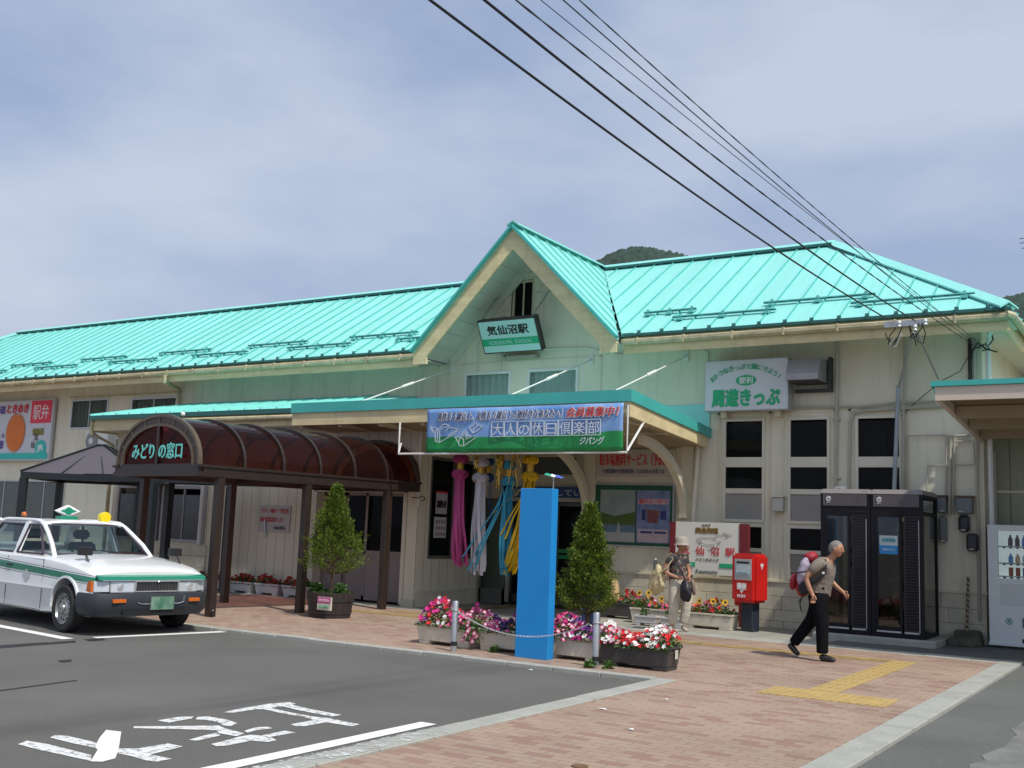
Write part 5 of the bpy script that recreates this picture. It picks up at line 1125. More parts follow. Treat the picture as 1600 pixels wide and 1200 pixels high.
MB().hexa([(.45, -.68, .60), (.92, -.68, .60), (.92, .68, .60), (.45, .68, .60), (.50, -.66, .90), (.86, -.66, .93), (.86, .66, .93), (.50, .66, .90)]).build('dashboard', pm('dash_grey', (.035, .04, .045), .8), tx, local=True, bevel=.02)
MB().box(.5, .25, .93, .75, .6, 1.0).build('dashboard_box', pm('dash_box', (.10, .035, .03), .7), tx, local=True)
sw = MB(); sw.tube([(.36 + .06 * math.sin(a), -.36 + .18 * math.cos(a), .87 + .17 * math.sin(a)) for a in [k * math.pi / 10 for k in range(21)]], .012, 6).tube([(.5, -.36, .8), (.36, -.36, .87)], .02, 6); sw.build('steering_wheel', M_black, tx, local=True, smooth=True)
# nose: green strip, grille, lamps, bumper
MB().hexa([(2.19, -.765, .695), (2.225, -.765, .695), (2.225, .765, .695), (2.19, .765, .695), (2.13, -.775, .762), (2.212, -.77, .742), (2.212, .77, .742), (2.13, .775, .762)]).build('bonnet_edge', M_tgreen, tx, local=True, bevel=.005)
g = MB(); g.box(2.19, -.27, .545, 2.235, .36, .56).box(2.19, -.27, .675, 2.235, .36, .69).box(2.19, -.27, .56, 2.235, -.255, .675).box(2.19, .345, .56, 2.235, .36, .675)
gr_ = g.build('grille', M_alu, tx, local=True)
g = MB(); g.box(2.19, -.255, .56, 2.205, .345, .675).build('grille_back', M_black, gr_, local=True)
g = MB()
for k in range(28): y_ = -.245 + k * .0215; g.box(2.205, y_, .56, 2.225, y_ + .007, .675)
g.build('grille_bar', pm('grille_bar_grey', (.16, .16, .16), .4, metal=.5), gr_, local=True)
MB().tube([(2.24, .025, .685), (2.24, .045, .67), (2.24, .065, .685)], .006, 5).build('bonnet_badge', M_alu, gr_, local=True)
for s in (-1, 1):
    y0, y1 = (-.275, -.60) if s < 0 else (.365, .64)
    h = MB().hexa([(2.14, y0, .55), (2.225, y0, .55), (2.215, y1, .55), (2.14, y1, .55), (2.14, y0, .685), (2.215, y0, .685), (2.205, y1, .685), (2.14, y1, .685)]).build('headlight', M_lampg, tx, local=True, bevel=.006)
    MB().lathe((2.222, (y0 + y1) / 2 + .03 * s, .615), [(.05, -.01), (.045, .004), (.02, .008)], 14, axis='x').build('reflector', pm('bright_reflector', (.8, .8, .82), .1, metal=.6, var=0), h, local=True)
    y2 = s * .79
    c = MB().hexa([(2.08, y1 + s * .01, .55), (2.213, y1 + s * .01, .55), (2.16, y2, .55), (2.05, y2, .55), (2.08, y1 + s * .01, .685), (2.203, y1 + s * .01, .685), (2.15, y2, .685), (2.05, y2, .685)]).build('corner_light', M_lampg, tx, local=True, bevel=.005)
    MB().hexa([(2.0, y2 - s * .03, .55), (2.158, y2 - s * .01, .55), (2.12, y2 + s * .022, .55), (2.0, y2 + s * .022, .55), (2.0, y2 - s * .03, .685), (2.15, y2 - s * .01, .685), (2.11, y2 + s * .022, .685), (2.03, y2 + s * .022, .685)]).build('turn_signal', M_orange, c, local=True)
MB().box(2.0, -.66, .53, 2.16, .66, .70).build('nose_panel', M_black, tx, local=True)
prof = [(.535, -.02), (.53, .03), (.46, .05), (.38, .045), (.30, .03), (.245, -.02), (.235, -.10)]
b_ = MB(); vs = []; fs = []; path = [(1.86, -.85), (2.05, -.845), (2.18, -.80), (2.25, -.70), (2.285, -.4), (2.295, 0), (2.285, .4), (2.25, .70), (2.18, .80), (2.05, .845), (1.86, .85)]
for i, (x, y_) in enumerate(path):
    a = Vector(path[min(i + 1, 10)]) - Vector(path[max(i - 1, 0)]); nrm = Vector((a.y, -a.x)).normalized()
    for z, o in prof: vs.append((x + nrm.x * (o - .03), y_ + nrm.y * (o - .03), z))
m_ = len(prof)
for i in range(10):
    for k in range(m_ - 1): fs.append((i * m_ + k, i * m_ + k + 1, (i + 1) * m_ + k + 1, (i + 1) * m_ + k))
fs.append(tuple(i * m_ for i in range(11))); bump = b_.add(vs, fs).build('bumper', M_bump, tx, local=True, smooth=True)
MB().box(2.26, -.45, .265, 2.302, .45, .325).build('air_intake', M_black, bump, local=True)
for y0, y1 in ((-.60, -.42), (.48, .64)): MB().box(2.25, y0, .42, 2.315, y1, .465).build('indicator', M_orange, bump, local=True, bevel=.004)
MB().box(2.30, -.08, .325, 2.325, .25, .49).build('number_plate', pm('green_plate_blank', (.03, .16, .08), .4, col2=(.25, .36, .28), scale=7), bump, local=True)
MB().tube([(2.315, -.26, .42), (2.318, -.2, .40), (2.318, .33, .40), (2.315, .4, .42), (2.312, .4, .5)], .004, 4).build('bumper_trim', M_alu, bump, local=True)
MB().box(-2.33, -.8, .28, -2.2, .8, .52).build('bumper', M_bump, tx, local=True, bevel=.02)
for s in (-1, 1):
    y0, y1 = (-.275, -.60) if s < 0 else (.365, .64); c = MB(); z0, z1 = .548, .688
    for a, b in (((2.226, y0, z0), (2.218, y1, z0)), ((2.222, y0, z1), (2.208, y1, z1)), ((2.226, y0, z0), (2.222, y0, z1)), ((2.218, y1, z0), (2.208, y1, z1))): c.bar(a, b, .012, .012)
    c.build('lamp_surround', M_alu, tx, local=True)
MB().bar((2.228, -.72, .694), (2.228, .72, .694), .012, .01).build('bonnet_trim', M_alu, tx, local=True)
# wheels
def wheel(x, s):
    y_ = s * .76; w_ = MB().lathe((x, y_, WZ), [(.20, -.09), (.275, -.095), (.30, -.07), (.305, 0), (.30, .07), (.275, .095), (.20, .09)], 36, axis='y', cap=False).build('wheel', M_rub, tx, local=True, smooth=True)
    yo = y_ + s * .062; r = MB().lathe((x, yo, WZ), [(.205, s * .02), (.195, s * .025), (.185, -s * .005), (.165, -s * .012), (.11, s * .0), (.095, s * .02), (.06, s * .022), (.055, s * .045), (.01, s * .05)], 32, axis='y', cap=False).build('rim', pm('steel_rim', (.36, .36, .35), .35, metal=.55, var=.1), w_, local=True, smooth=True)
    h = MB()
    for k in range(12): a = k * math.pi / 6; h.ball((x + math.cos(a) * .142, yo - s * .003, WZ + math.sin(a) * .142), .017, 8, 4, sc=(1, .35, 1))
    for k in range(5): a = k * math.pi * .4; h.ball((x + math.cos(a) * .075, yo + s * .022, WZ + math.sin(a) * .075), .012, 6, 4)
    h.build('vent_hole', M_black, w_, local=True); return w_
for x in (AXF, AXR):
    for s in (-1, 1): wheel(x, s)
# fender mirrors
for s, (mx_, my) in ((-1, (1.52, -.60)), (1, (1.55, .70))):
    z0 = .90; a = MB().tube([(mx_ + .12, my + .0, z0 - .04), (mx_ + .04, my + s * .01, z0 + .05), (mx_ - .02, my, z0 + .10)], .016, 6).box(mx_ - .07, my - .095, z0 + .08, mx_ + .01, my + .085, z0 + .19)
    mr2 = a.build('fender_mirror', M_black, tx, local=True, bevel=.008); MB().quad((mx_ - .073, my - .085, z0 + .09), (mx_ - .073, my + .075, z0 + .09), (mx_ - .073, my + .075, z0 + .18), (mx_ - .073, my - .085, z0 + .18)).build('mirror_glass', M_alu, mr2, local=True)
# door handles, side emblem, wipers
for x in (-.12, -1.02): MB().box(x - .09, -.862, .775, x + .06, -.845, .80).build('door_handle', M_black, tx, local=True, bevel=.004)
MB().poly([(.28, -.853, .665), (.40, -.853, .755), (.52, -.853, .66), (.40, -.853, .57)]).build('door_emblem', pm('emblem_silver', (.55, .57, .56), .4, var=.1, scale=30), tx, local=True)
for y_ in (-.45, .12): MB().bar((.88, y_, .965), (.82, y_ + .42, .985), .012, .01).build('wiper', M_black, tx, local=True)
# roof sign, lamps
rs = MB(); zz = 1.43
for s in (-1, 1): pass
rs.prism([(-.36, -.19, zz + .12), (-.36, 0, zz + .21), (-.36, .19, zz + .12), (-.36, 0, zz + .04)], (.07, 0, 0)); rsn = rs.build('roof_sign', pm('sign_lamp_white', (.75, .77, .75), .4), tx, local=True, bevel=.006)
MB().box(-.40, -.14, zz - .015, -.26, .14, zz + .045).build('sign_base', M_tgreen, rsn, local=True)
MB().poly([(-.285, -.13, zz + .12), (-.285, 0, zz + .165), (-.285, .13, zz + .12), (-.285, 0, zz + .075)]).lathe((-.285, 0, zz + .12), [(.055, 0), (.055, .003)], 16, axis='x').build('sign_print', M_tgreen, rsn, local=True)
MB().lathe((.02, .40, zz + .045), [(.02, -.07), (.075, -.06), (.08, -.02), (.085, .02), (.08, .05), (.01, .055)], 20, axis='x').build('roof_lamp', pm('yellow_lamp', (.78, .60, .01), .3, var=.05), tx, local=True, smooth=True)
MB().box(-.08, .38, zz - .02, .02, .44, zz + .04).build('lamp_stalk', M_orange, tx, local=True)
MB().ball((-.62, -.50, zz + .05), .038, 10, 6, sc=(1.2, 1, 1)).build('amber_lamp', M_orange, tx, local=True, smooth='all'); MB().box(-.64, -.52, zz - .03, -.60, -.48, zz + .02).build('lamp_stalk', M_black, tx, local=True)

# ---- potted conifers --------------------------------------------------------------
def leafmat(name, c1, c2, c3):
    mt = bpy.data.materials.new(name); mt.use_nodes = True; t = mt.node_tree; n = t.nodes; l = t.links; b = n['Principled BSDF']; b.inputs['Roughness'].default_value = .6
    g = n.new('ShaderNodeNewGeometry'); r = n.new('ShaderNodeValToRGB'); e = r.color_ramp.elements; e[0].color = (*c1, 1); e[1].color = (*c3, 1); x = e.new(.5); x.color = (*c2, 1)
    l.new(g.outputs['Random Per Island'], r.inputs[0]); l.new(r.outputs[0], b.inputs['Base Color'])
    tl_ = n.new('ShaderNodeBsdfTranslucent'); l.new(r.outputs[0], tl_.inputs[0]); mxs = n.new('ShaderNodeMixShader'); mxs.inputs[0].default_value = .25; l.new(b.outputs[0], mxs.inputs[1]); l.new(tl_.outputs[0], mxs.inputs[2]); l.new(mxs.outputs[0], n['Material Output'].inputs[0]); return mt
M_conif = leafmat('conifer_leaf', (.028, .055, .008), (.08, .14, .012), (.24, .31, .018))
M_bark = pm('bark', (.14, .09, .06), .9, var=.3, scale=15, bump=.5)
def conifer(root, base, h, prof, seed, nb=420, mat=M_conif):
    """prof(t) radius at height fraction; each branch tip is an upright flame of small sprays"""
    r_ = random.Random(seed); m_ = MB(); base = Vector(base); lim = MB()
    for b in range(nb):
        t = r_.random() ** .80; R_ = prof(t); a = r_.uniform(0, 2 * math.pi) ; lob = 1 + .22 * math.sin(a * 3 + t * 9 + seed) + .18 * math.sin(a * 7 + t * 23)
        rr = R_ * lob * (r_.uniform(.35, 1.0) if r_.random() < .35 else r_.uniform(.78, 1.18))
        p = base + Vector((math.cos(a) * rr, math.sin(a) * rr, t * h)); ln = r_.uniform(.09, .24) * (1 - .35 * t)
        axis = Vector((math.cos(a) * .75 * (1 - t * .6), math.sin(a) * .75 * (1 - t * .6), r_.uniform(.5, 1.0))).normalized()
        if r_.random() < .25: lim.tube([base + Vector((0, 0, max(0, t * h - .12))), p], [.009, .003], 4)
        for q in range(26):
            u = r_.random(); s_ = (1 - u) ** .8 * .045 + .005; d = Vector((r_.gauss(0, 1), r_.gauss(0, 1), r_.gauss(0, .6))).normalized()
            c = p + axis * (u * ln) + d * s_; dr = (axis + d * .8).normalized(); sd = dr.cross(Vector((r_.gauss(0, 1), r_.gauss(0, 1), r_.gauss(0, 1)))).normalized()
            L_ = r_.uniform(.018, .034); w_ = r_.uniform(.004, .008)
            m_.add([c - sd * w_, c + sd * w_, c + dr * L_ + sd * w_ * .3, c + dr * L_ - sd * w_ * .3], [(0, 1, 2, 3)])
    m_.build('foliage', mat, root, fix=False); lim.build('branch', M_bark, root)
M_soil = pm('soil', (.05, .035, .022), 1, var=.3, scale=20, bump=.6)
M_tub = pm('dark_stained_wood', (.035, .025, .024), .7, var=.3, scale=6, stretch=(6, 6, .6), bump=.3, bscale=30)
M_leafg = leafmat('garden_leaf', (.03, .08, .012), (.055, .13, .02), (.10, .20, .03))
c1 = (-11.80, 13.28, .03)
pt = thing('potted_conifer', 'narrow conifer in a dark wooden half barrel beside the arched walkway', 'potted tree', c1)
tb_ = MB(); ns_ = 22
for i in range(ns_):
    a, b = 2 * math.pi * i / ns_, 2 * math.pi * (i + .96) / ns_
    for (r0, z0, r1, z1) in ((.33, .0, .385, .40),):
        q = lambda t, r__, z: (c1[0] + math.cos(t) * r__, c1[1] + math.sin(t) * r__, c1[2] + z)
        tb_.hexa([q(a, r0, z0), q(b, r0, z0), q(b, r0 - .03, z0), q(a, r0 - .03, z0), q(a, r1, z1), q(b, r1, z1), q(b, r1 - .03, z1), q(a, r1 - .03, z1)])
tb_ = tb_.build('barrel', M_tub, pt)
MB().lathe(c1, [(.345, .07), (.350, .11), (.352, .11), (.347, .07)], 40, cap=False).lathe(c1, [(.372, .26), (.377, .30), (.379, .30), (.374, .26)], 40, cap=False).build('hoop', pm('dull_iron', (.05, .05, .05), .5, metal=.5), tb_)
MB().lathe(c1, [(.35, .34), (.1, .38), (.01, .39)], 24).build('soil', M_soil, pt)
tg_ = at(521, 949, y=12.93); lb = MB().box(-11.72, 12.885, .17, -11.44, 12.915, .37).build('plate', pm('label_white', (.55, .52, .45), .5), tb_)
MB().quad((-11.715, 12.88, .28), (-11.445, 12.88, .28), (-11.445, 12.88, .365), (-11.715, 12.88, .365)).build('plate_print', pm('magenta_print', (.50, .06, .25), .5, var=0), tb_)
text('おかえりなさい', .05, (-11.58, 12.876, .30), M_wht, tb_, fit=.22); text('気仙沼観光', .045, (-11.58, 12.876, .20), M_grn, tb_, fit=.22)
MB().tube([(c1[0], c1[1], .38), (c1[0] + .01, c1[1], .8), (c1[0] - .01, c1[1], 1.4), (c1[0], c1[1], 1.85)], [.035, .03, .02, .008], 8).build('trunk', M_bark, pt, smooth=True)
conifer(pt, (c1[0], c1[1], .70), 1.34, lambda t: (.43 * (1 - t) ** 1.0 + .005) * min(1, .42 + t * 5) * (1 + .10 * math.sin(t * 22)), 3, 1150)
gc = MB(); r_ = random.Random(5)
def leaves(m_, c, rad, n, r_, sz=.03, hgt=.1):
    for _ in range(n):
        a = r_.uniform(0, 6.283); q = rad * math.sqrt(r_.random()); p = Vector((c[0] + math.cos(a) * q, c[1] + math.sin(a) * q, c[2] + r_.random() * hgt)); d = Vector((r_.gauss(0, 1), r_.gauss(0, 1), r_.gauss(.3, .7))).normalized(); s_ = d.cross(Vector((r_.gauss(0, 1), r_.gauss(0, 1), 1))).normalized() * sz * .35; L_ = d * sz * r_.uniform(.7, 1.4)
        m_.add([p, p + L_ * .5 + s_, p + L_, p + L_ * .5 - s_], [(0, 1, 2, 3)])
leaves(gc, (c1[0], c1[1], .38), .33, 500, r_, .04, .06); leaves(gc, (c1[0] - .22, c1[1] - .1, .42), .10, 260, r_, .05, .12); leaves(gc, (c1[0] + .27, c1[1] - .1, .42), .08, 200, r_, .05, .13)
gc.build('ground_cover', M_leafg, pt, fix=False)
c2 = (-6.62, 12.35, .03)
pt2 = thing('potted_conifer', 'dense tapering conifer behind the petunia planters and the right hand bollard', 'potted tree', c2)
MB().lathe(c2, [(.20, 0), (.25, .30), (.27, .32), (.25, .34), (.235, .34), (.22, .28)], 24).build('pot', pm('dark_pot', (.03, .03, .035), .5), pt2, smooth=True)
MB().lathe(c2, [(.22, .29), (.02, .31)], 20).build('soil', M_soil, pt2)
MB().tube([(c2[0], c2[1], .30), (c2[0], c2[1], .9), (c2[0] + .01, c2[1], 1.75)], [.03, .025, .006], 8).build('trunk', M_bark, pt2, smooth=True)
conifer(pt2, (c2[0], c2[1], .50), 1.30, lambda t: (.29 * (1 - t) ** .9 + .005) * min(1, .70 + t * 2.0) * (1 + .08 * math.sin(t * 26)), 8, 1300)

# ---- planters and flowers ----------------------------------------------------------
M_beigepl = pm('beige_planter', (.60, .54, .44), .6, var=.08, scale=4)
M_darkpl = pm('charcoal_planter', (.055, .050, .048), .55, var=.12)
M_whitepl = pm('white_planter', (.58, .55, .54), .55, var=.06)
def petal(name, c, c2=None):
    mt = bpy.data.materials.new(name); mt.use_nodes = True; n = mt.node_tree.nodes; l = mt.node_tree.links; b = n['Principled BSDF']; b.inputs['Roughness'].default_value = .6
    g = n.new('ShaderNodeNewGeometry'); r = n.new('ShaderNodeValToRGB'); e = r.color_ramp.elements; e[0].color = (*[v * .75 for v in c], 1); e[1].color = (*(c2 or [min(1, v * 1.25) for v in c]), 1); l.new(g.outputs['Random Per Island'], r.inputs[0]); l.new(r.outputs[0], b.inputs['Base Color'])
    tl_ = n.new('ShaderNodeBsdfTranslucent'); l.new(r.outputs[0], tl_.inputs[0]); mxs = n.new('ShaderNodeMixShader'); mxs.inputs[0].default_value = .25; l.new(b.outputs[0], mxs.inputs[1]); l.new(tl_.outputs[0], mxs.inputs[2]); l.new(mxs.outputs[0], n['Material Output'].inputs[0]); return mt
PET = {'magenta': petal('magenta_petal', (.62, .02, .22)), 'red': petal('red_petal', (.62, .015, .02)), 'pink': petal('pink_petal', (.75, .10, .28)), 'white': petal('white_petal', (.78, .78, .74)), 'purple': petal('purple_petal', (.20, .015, .24)), 'violet': petal('dark_violet_petal', (.05, .02, .14)), 'salvia': petal('salvia_petal', (.45, .03, .02)), 'yellow': petal('sunflower_petal', (.78, .48, .01)), 'orange': petal('marigold_petal', (.70, .22, .02)), 'eye': petal('flower_eye', (.05, .025, .01))}
def flower(mb, p, nrm, r, r_, mi=0, eye=None):
    nrm = Vector(nrm).normalized(); u = nrm.cross(Vector((.3, .5, .8))).normalized(); v = nrm.cross(u); vs = [p - nrm * r * .25]; n = 10; a0 = r_.random() * 6
    for k in range(n):
        a = a0 + 2 * math.pi * k / n; q = r * (1.0 if k % 2 == 0 else .80); vs.append(p + u * math.cos(a) * q + v * math.sin(a) * q + nrm * r * .10 * (k % 2))
    mb.add(vs, [(0, 1 + k, 1 + (k + 1) % n) for k in range(n)], mi)
    if eye is not None:
        vs = [p + nrm * r * .02]; 
        for k in range(8): a = 2 * math.pi * k / 8; vs.append(p + (u * math.cos(a) + v * math.sin(a)) * r * eye[1] + nrm * r * .04)
        mb.add(vs, [(0, 1 + k, 1 + (k + 1) % 8) for k in range(8)], eye[0])
def planter_box(t, x0, x1, y0, y1, z0, h, mat, tp_=.05):
    m_ = MB(); zb = z0; zt = z0 + h; a, b, c, d = x0 + tp_, x1 - tp_, y0 + tp_ * .5, y1 - tp_ * .5; w = x1 - x0
    # feet, arched underside, tapered sides, rolled rim
    f0, f1 = a + .2 * w, b - .2 * w; zf = z0 + .045
    m_.hexa([(a, c, zb), (f0, c, zb), (f0, d, zb), (a, d, zb), (a - .005, c - .003, zf), (f0, c - .003, zf), (f0, d + .003, zf), (a - .005, d + .003, zf)])
    m_.hexa([(f1, c, zb), (b, c, zb), (b, d, zb), (f1, d, zb), (f1, c - .003, zf), (b + .005, c - .003, zf), (b + .005, d + .003, zf), (f1, d + .003, zf)])
    m_.hexa([(a - .005, c - .003, zf), (b + .005, c - .003, zf), (b + .005, d + .003, zf), (a - .005, d + .003, zf), (x0 + .012, y0 + .012, zt - .035), (x1 - .012, y0 + .012, zt - .035), (x1 - .012, y1 - .012, zt - .035), (x0 + .012, y1 - .012, zt - .035)])
    for q in ((x0, y0, x1, y0 + .022), (x0, y1 - .022, x1, y1), (x0, y0 + .022, x0 + .022, y1 - .022), (x1 - .022, y0 + .022, x1, y1 - .022)): m_.box(q[0], q[1], zt - .035, q[2], q[3], zt)
    m_.build('box', mat, t, bevel=.007, seg=2); MB().box(x0 + .02, y0 + .02, zt - .033, x1 - .02, y1 - .02, zt - .012).build('soil', M_soil, t)
def petunias(t, x0, x1, y0, y1, z, groups, seed, hgt=.2, nf=90, spill=.06):
    r_ = random.Random(seed); lf = MB()
    for _ in range(int(1500 * (x1 - x0))):
        x = r_.uniform(x0 - .02, x1 + .02); y = r_.uniform(y0 - spill, y1 + spill); e = min(1, max(0, 1 - (abs(y - (y0 + y1) / 2) / ((y1 - y0) / 2 + spill)) ** 2)); zz = z + hgt * e * r_.uniform(.1, 1) * (.75 + .35 * math.sin(x * 9 + seed)) - .03 * (1 - e)
        d = Vector((r_.gauss(0, 1), r_.gauss(-.3, 1), r_.gauss(.4, .6))).normalized(); s_ = d.cross(Vector((r_.gauss(0, 1), r_.gauss(0, 1), 1))).normalized() * .011; L_ = d * r_.uniform(.025, .05); p = Vector((x, y, zz)); lf.add([p, p + L_ * .5 + s_, p + L_, p + L_ * .5 - s_], [(0, 1, 2, 3)])
    o = lf.build('foliage', M_leafg, t, fix=False); o['kind'] = 'stuff'
    by_ = {}
    for _ in range(nf):
        x = r_.uniform(x0, x1); k = (x - x0) / (x1 - x0); cs_ = [g for g in groups if g[0] <= k <= g[1]]; g = r_.choice(cs_ or groups); cname = r_.choice(g[2])
        y = r_.uniform(y0 - spill - .01, y1 + spill * .5); e = max(0, 1 - (abs(y - (y0 + y1) / 2) / ((y1 - y0) / 2 + spill)) ** 2); p = Vector((x, y, z + hgt * e * (.8 + .35 * math.sin(x * 9 + seed)) + r_.uniform(-.02, .045)))
        by_.setdefault(cname, MB()); nrm = (r_.gauss(0.1, .4), r_.gauss(-.75, .4), r_.gauss(.75, .35))
        if cname == 'pinkwhite': flower(by_[cname], p, nrm, r_.uniform(.024, .036), r_, 0, (1, .5))
        else: flower(by_[cname], p, nrm, r_.uniform(.024, .040), r_, 0, None)
    for cname, mb in by_.items():
        o = mb.build('blossoms', [PET['pink'], PET['white']] if cname == 'pinkwhite' else PET[cname], t, fix=False); o['kind'] = 'stuff'
GRP = 'petunia planters along the kerb'
for i, (x0, x1, mat, lab, gs, sd) in enumerate((
    (-8.60, -7.72, M_beigepl, 'leftmost beige trough planter of magenta, red and pink petunias, behind the left bollard', [(0, .25, ['purple', 'magenta', 'red']), (.2, .6, ['magenta', 'magenta', 'red', 'white', 'pinkwhite']), (.55, 1, ['pinkwhite', 'magenta', 'pink'])], 1),
    (-7.64, -6.76, M_beigepl, 'beige trough planter of pink and dark violet petunias, left of the blue pylon', [(0, .4, ['pinkwhite', 'pinkwhite', 'pink', 'violet']), (.35, .7, ['violet', 'violet', 'purple', 'pink']), (.65, 1, ['purple', 'magenta', 'violet', 'red', 'white'])], 2),
    (-6.72, -5.90, M_beigepl, 'beige trough planter of pink and magenta petunias between the blue pylon and the bollard', [(0, .5, ['pinkwhite', 'pink', 'magenta']), (.4, 1, ['magenta', 'white', 'pinkwhite', 'purple', 'violet'])], 3),
    (-5.86, -4.98, M_darkpl, 'charcoal trough planter crowded with red and white petunias at the row end', [(0, .3, ['white', 'white', 'red', 'pinkwhite']), (.25, .6, ['red', 'red', 'white']), (.5, .85, ['white', 'white', 'white', 'red']), (.8, 1, ['red', 'white'])], 4))):
    t = thing('flower_planter', lab, 'planter', ((x0 + x1) / 2, 11.5, .03), 0, GRP)
    y0 = 11.34 if i < 3 else 11.22; planter_box(t, x0, x1, y0, y0 + .36, .03, .27, mat)
    petunias(t, x0 + .02, x1 - .02, y0 + .02, y0 + .34, .28, gs, sd, hgt=(.27, .20, .22, .17)[i], nf=(170, 150, 160, 230)[i], spill=.06)
    if i == 3: MB().quad((x1 + .0, y0 + .16, .16), (x1 + .0, y0 + .24, .16), (x1 + .0, y0 + .24, .26), (x1 + .0, y0 + .16, .26)).build('maker_label', pm('label_white', (.55, .52, .45)), t)
# trailing stems between the first two
r_ = random.Random(9); m_ = MB(); fl = MB()
leaves(m_, (-7.68, 11.32, .12), .13, 240, r_, .04, .3)
for _ in range(10): flower(fl, Vector((-7.68 + r_.uniform(-.13, .13), 11.22 + r_.uniform(-.05, .05), .10 + r_.random() * .3)), (0, -1, .3), .035, r_, 0, (1, .5))
t = thing('trailing_petunia', 'pink and white petunia trailing down the gap between the two left planters', 'flowers', (-7.68, 11.3, .03)); m_.build('foliage', M_leafg, t, fix=False); o = fl.build('blossoms', [PET['pink'], PET['white']], t, fix=False); o['kind'] = 'stuff'
for wx, wy in ((-7.32, 11.27), (-5.8, 10.9), (-5.6, 10.98)):
    m_ = MB(); leaves(m_, (wx, wy, .035), .05, 60, r_, .05, .06); tag(m_.build('weed', M_leafg, fix=False), 'small green weed growing in the paving joint %s' % ('by the second beige planter' if wy > 11 else ('left of' if wx < -5.7 else 'right of') + ' the right hand bollard foot'), 'weed', 'weeds in the paving')
def sunflower(mb_p, mb_e, mb_l, x, y, z, r_, s_=.055):
    mb_l.tube([(x, y, .25), (x + r_.uniform(-.02, .02), y, z)], .005, 5); d = Vector((r_.uniform(-.3, .3), -1, .35)).normalized(); p = Vector((x, y - .01, z)); u = d.cross(Vector((0, 0, 1))).normalized(); v = d.cross(u)
    for k in range(14):
        a = 2 * math.pi * k / 14; q = u * math.cos(a) + v * math.sin(a); w_ = u * -math.sin(a) + v * math.cos(a); mb_p.add([p + q * s_ * .3, p + q * s_ * .7 + w_ * s_ * .2, p + q * s_ * 1.05 + d * .006, p + q * s_ * .7 - w_ * s_ * .2], [(0, 1, 2, 3)])
    mb_e.add([p + d * .008] + [p + (u * math.cos(k * .7854) + v * math.sin(k * .7854)) * s_ * .42 + d * .004 for k in range(8)], [(0, 1 + k, 1 + (k + 1) % 8) for k in range(8)])
def mixed(t, x0, x1, y0, y1, z, cols_, seed, hgt, nf, sun=0):
    petunias(t, x0, x1, y0, y1, z, [(0, 1, cols_)], seed, hgt, nf, .03)
    if sun:
        r_ = random.Random(seed); a, b, c = MB(), MB(), MB()
        for k in range(sun): sunflower(a, b, c, x0 + (x1 - x0) * (k + .5) / sun + r_.uniform(-.05, .05), y0 + r_.uniform(0, .1), z + hgt * r_.uniform(.8, 1.4), r_)
        a.build('sunflower_petals', PET['yellow'], t, fix=False); b.build('sunflower_eyes', PET['eye'], t, fix=False); c.build('sunflower_stems', M_leafg, t, fix=False)
for x0, x1, y0, h, mat, lab, cols_, sd, sun in (
    (-9.25, -8.38, 17.55, .28, M_darkpl, 'dark brown trough planter of dull red flowers under the poster case', ['salvia', 'red'], 11, 0),
    (-8.32, -7.42, 17.02, .26, M_beigepl, 'beige trough planter with sunflowers behind the woman in white trousers', ['pink', 'red', 'orange', 'pinkwhite'], 12, 4),
    (-7.38, -6.46, 17.02, .26, M_beigepl, 'beige trough planter with sunflowers left of the red post box', ['red', 'orange', 'pink', 'salvia'], 13, 4)):
    t = thing('flower_planter', lab, 'planter', ((x0 + x1) / 2, y0 + .18, .026), 0, 'planters along the station wall'); planter_box(t, x0, x1, y0, y0 + .38, .026, h, mat); mixed(t, x0 + .04, x1 - .04, y0 + .05, y0 + .33, .026 + h - .02, cols_, sd, .22, 45, sun)
for x0, lab in ((-8.05, 'small white planter with a green seedling, left of the woman'), (-7.58, 'small white planter with a green seedling, right of the woman')):
    t = thing('small_planter', lab, 'planter', (x0 + .2, 16.7, .026), 0, 'small white planters'); planter_box(t, x0, x0 + .42, 16.62, 16.84, .026, .17, M_whitepl, .04); m_ = MB(); leaves(m_, (x0 + .15, 16.73, .17), .07, 60, r_, .05, .14); m_.build('seedling', M_leafg, t, fix=False)
labs = ['farthest left, beside the annex windows', 'half hidden by brown walkway posts', 'below and left of the notice', 'directly below the notice', 'nearest the sliding doors']
for k in range(5):
    cxp = -18.20 + k * .76; t = thing('salvia_planter', 'white salvia planter on the siding, ' + labs[k], 'planter', (cxp, 16.05, .03), 0, 'white salvia planters along the siding'); planter_box(t, cxp - .35, cxp + .35, 15.95, 16.2, .03, .23, M_whitepl, .06)
    petunias(t, cxp - .30, cxp + .30, 15.98, 16.16, .24, [(0, 1, ['salvia'])], 30 + k, .15, 60, .02)
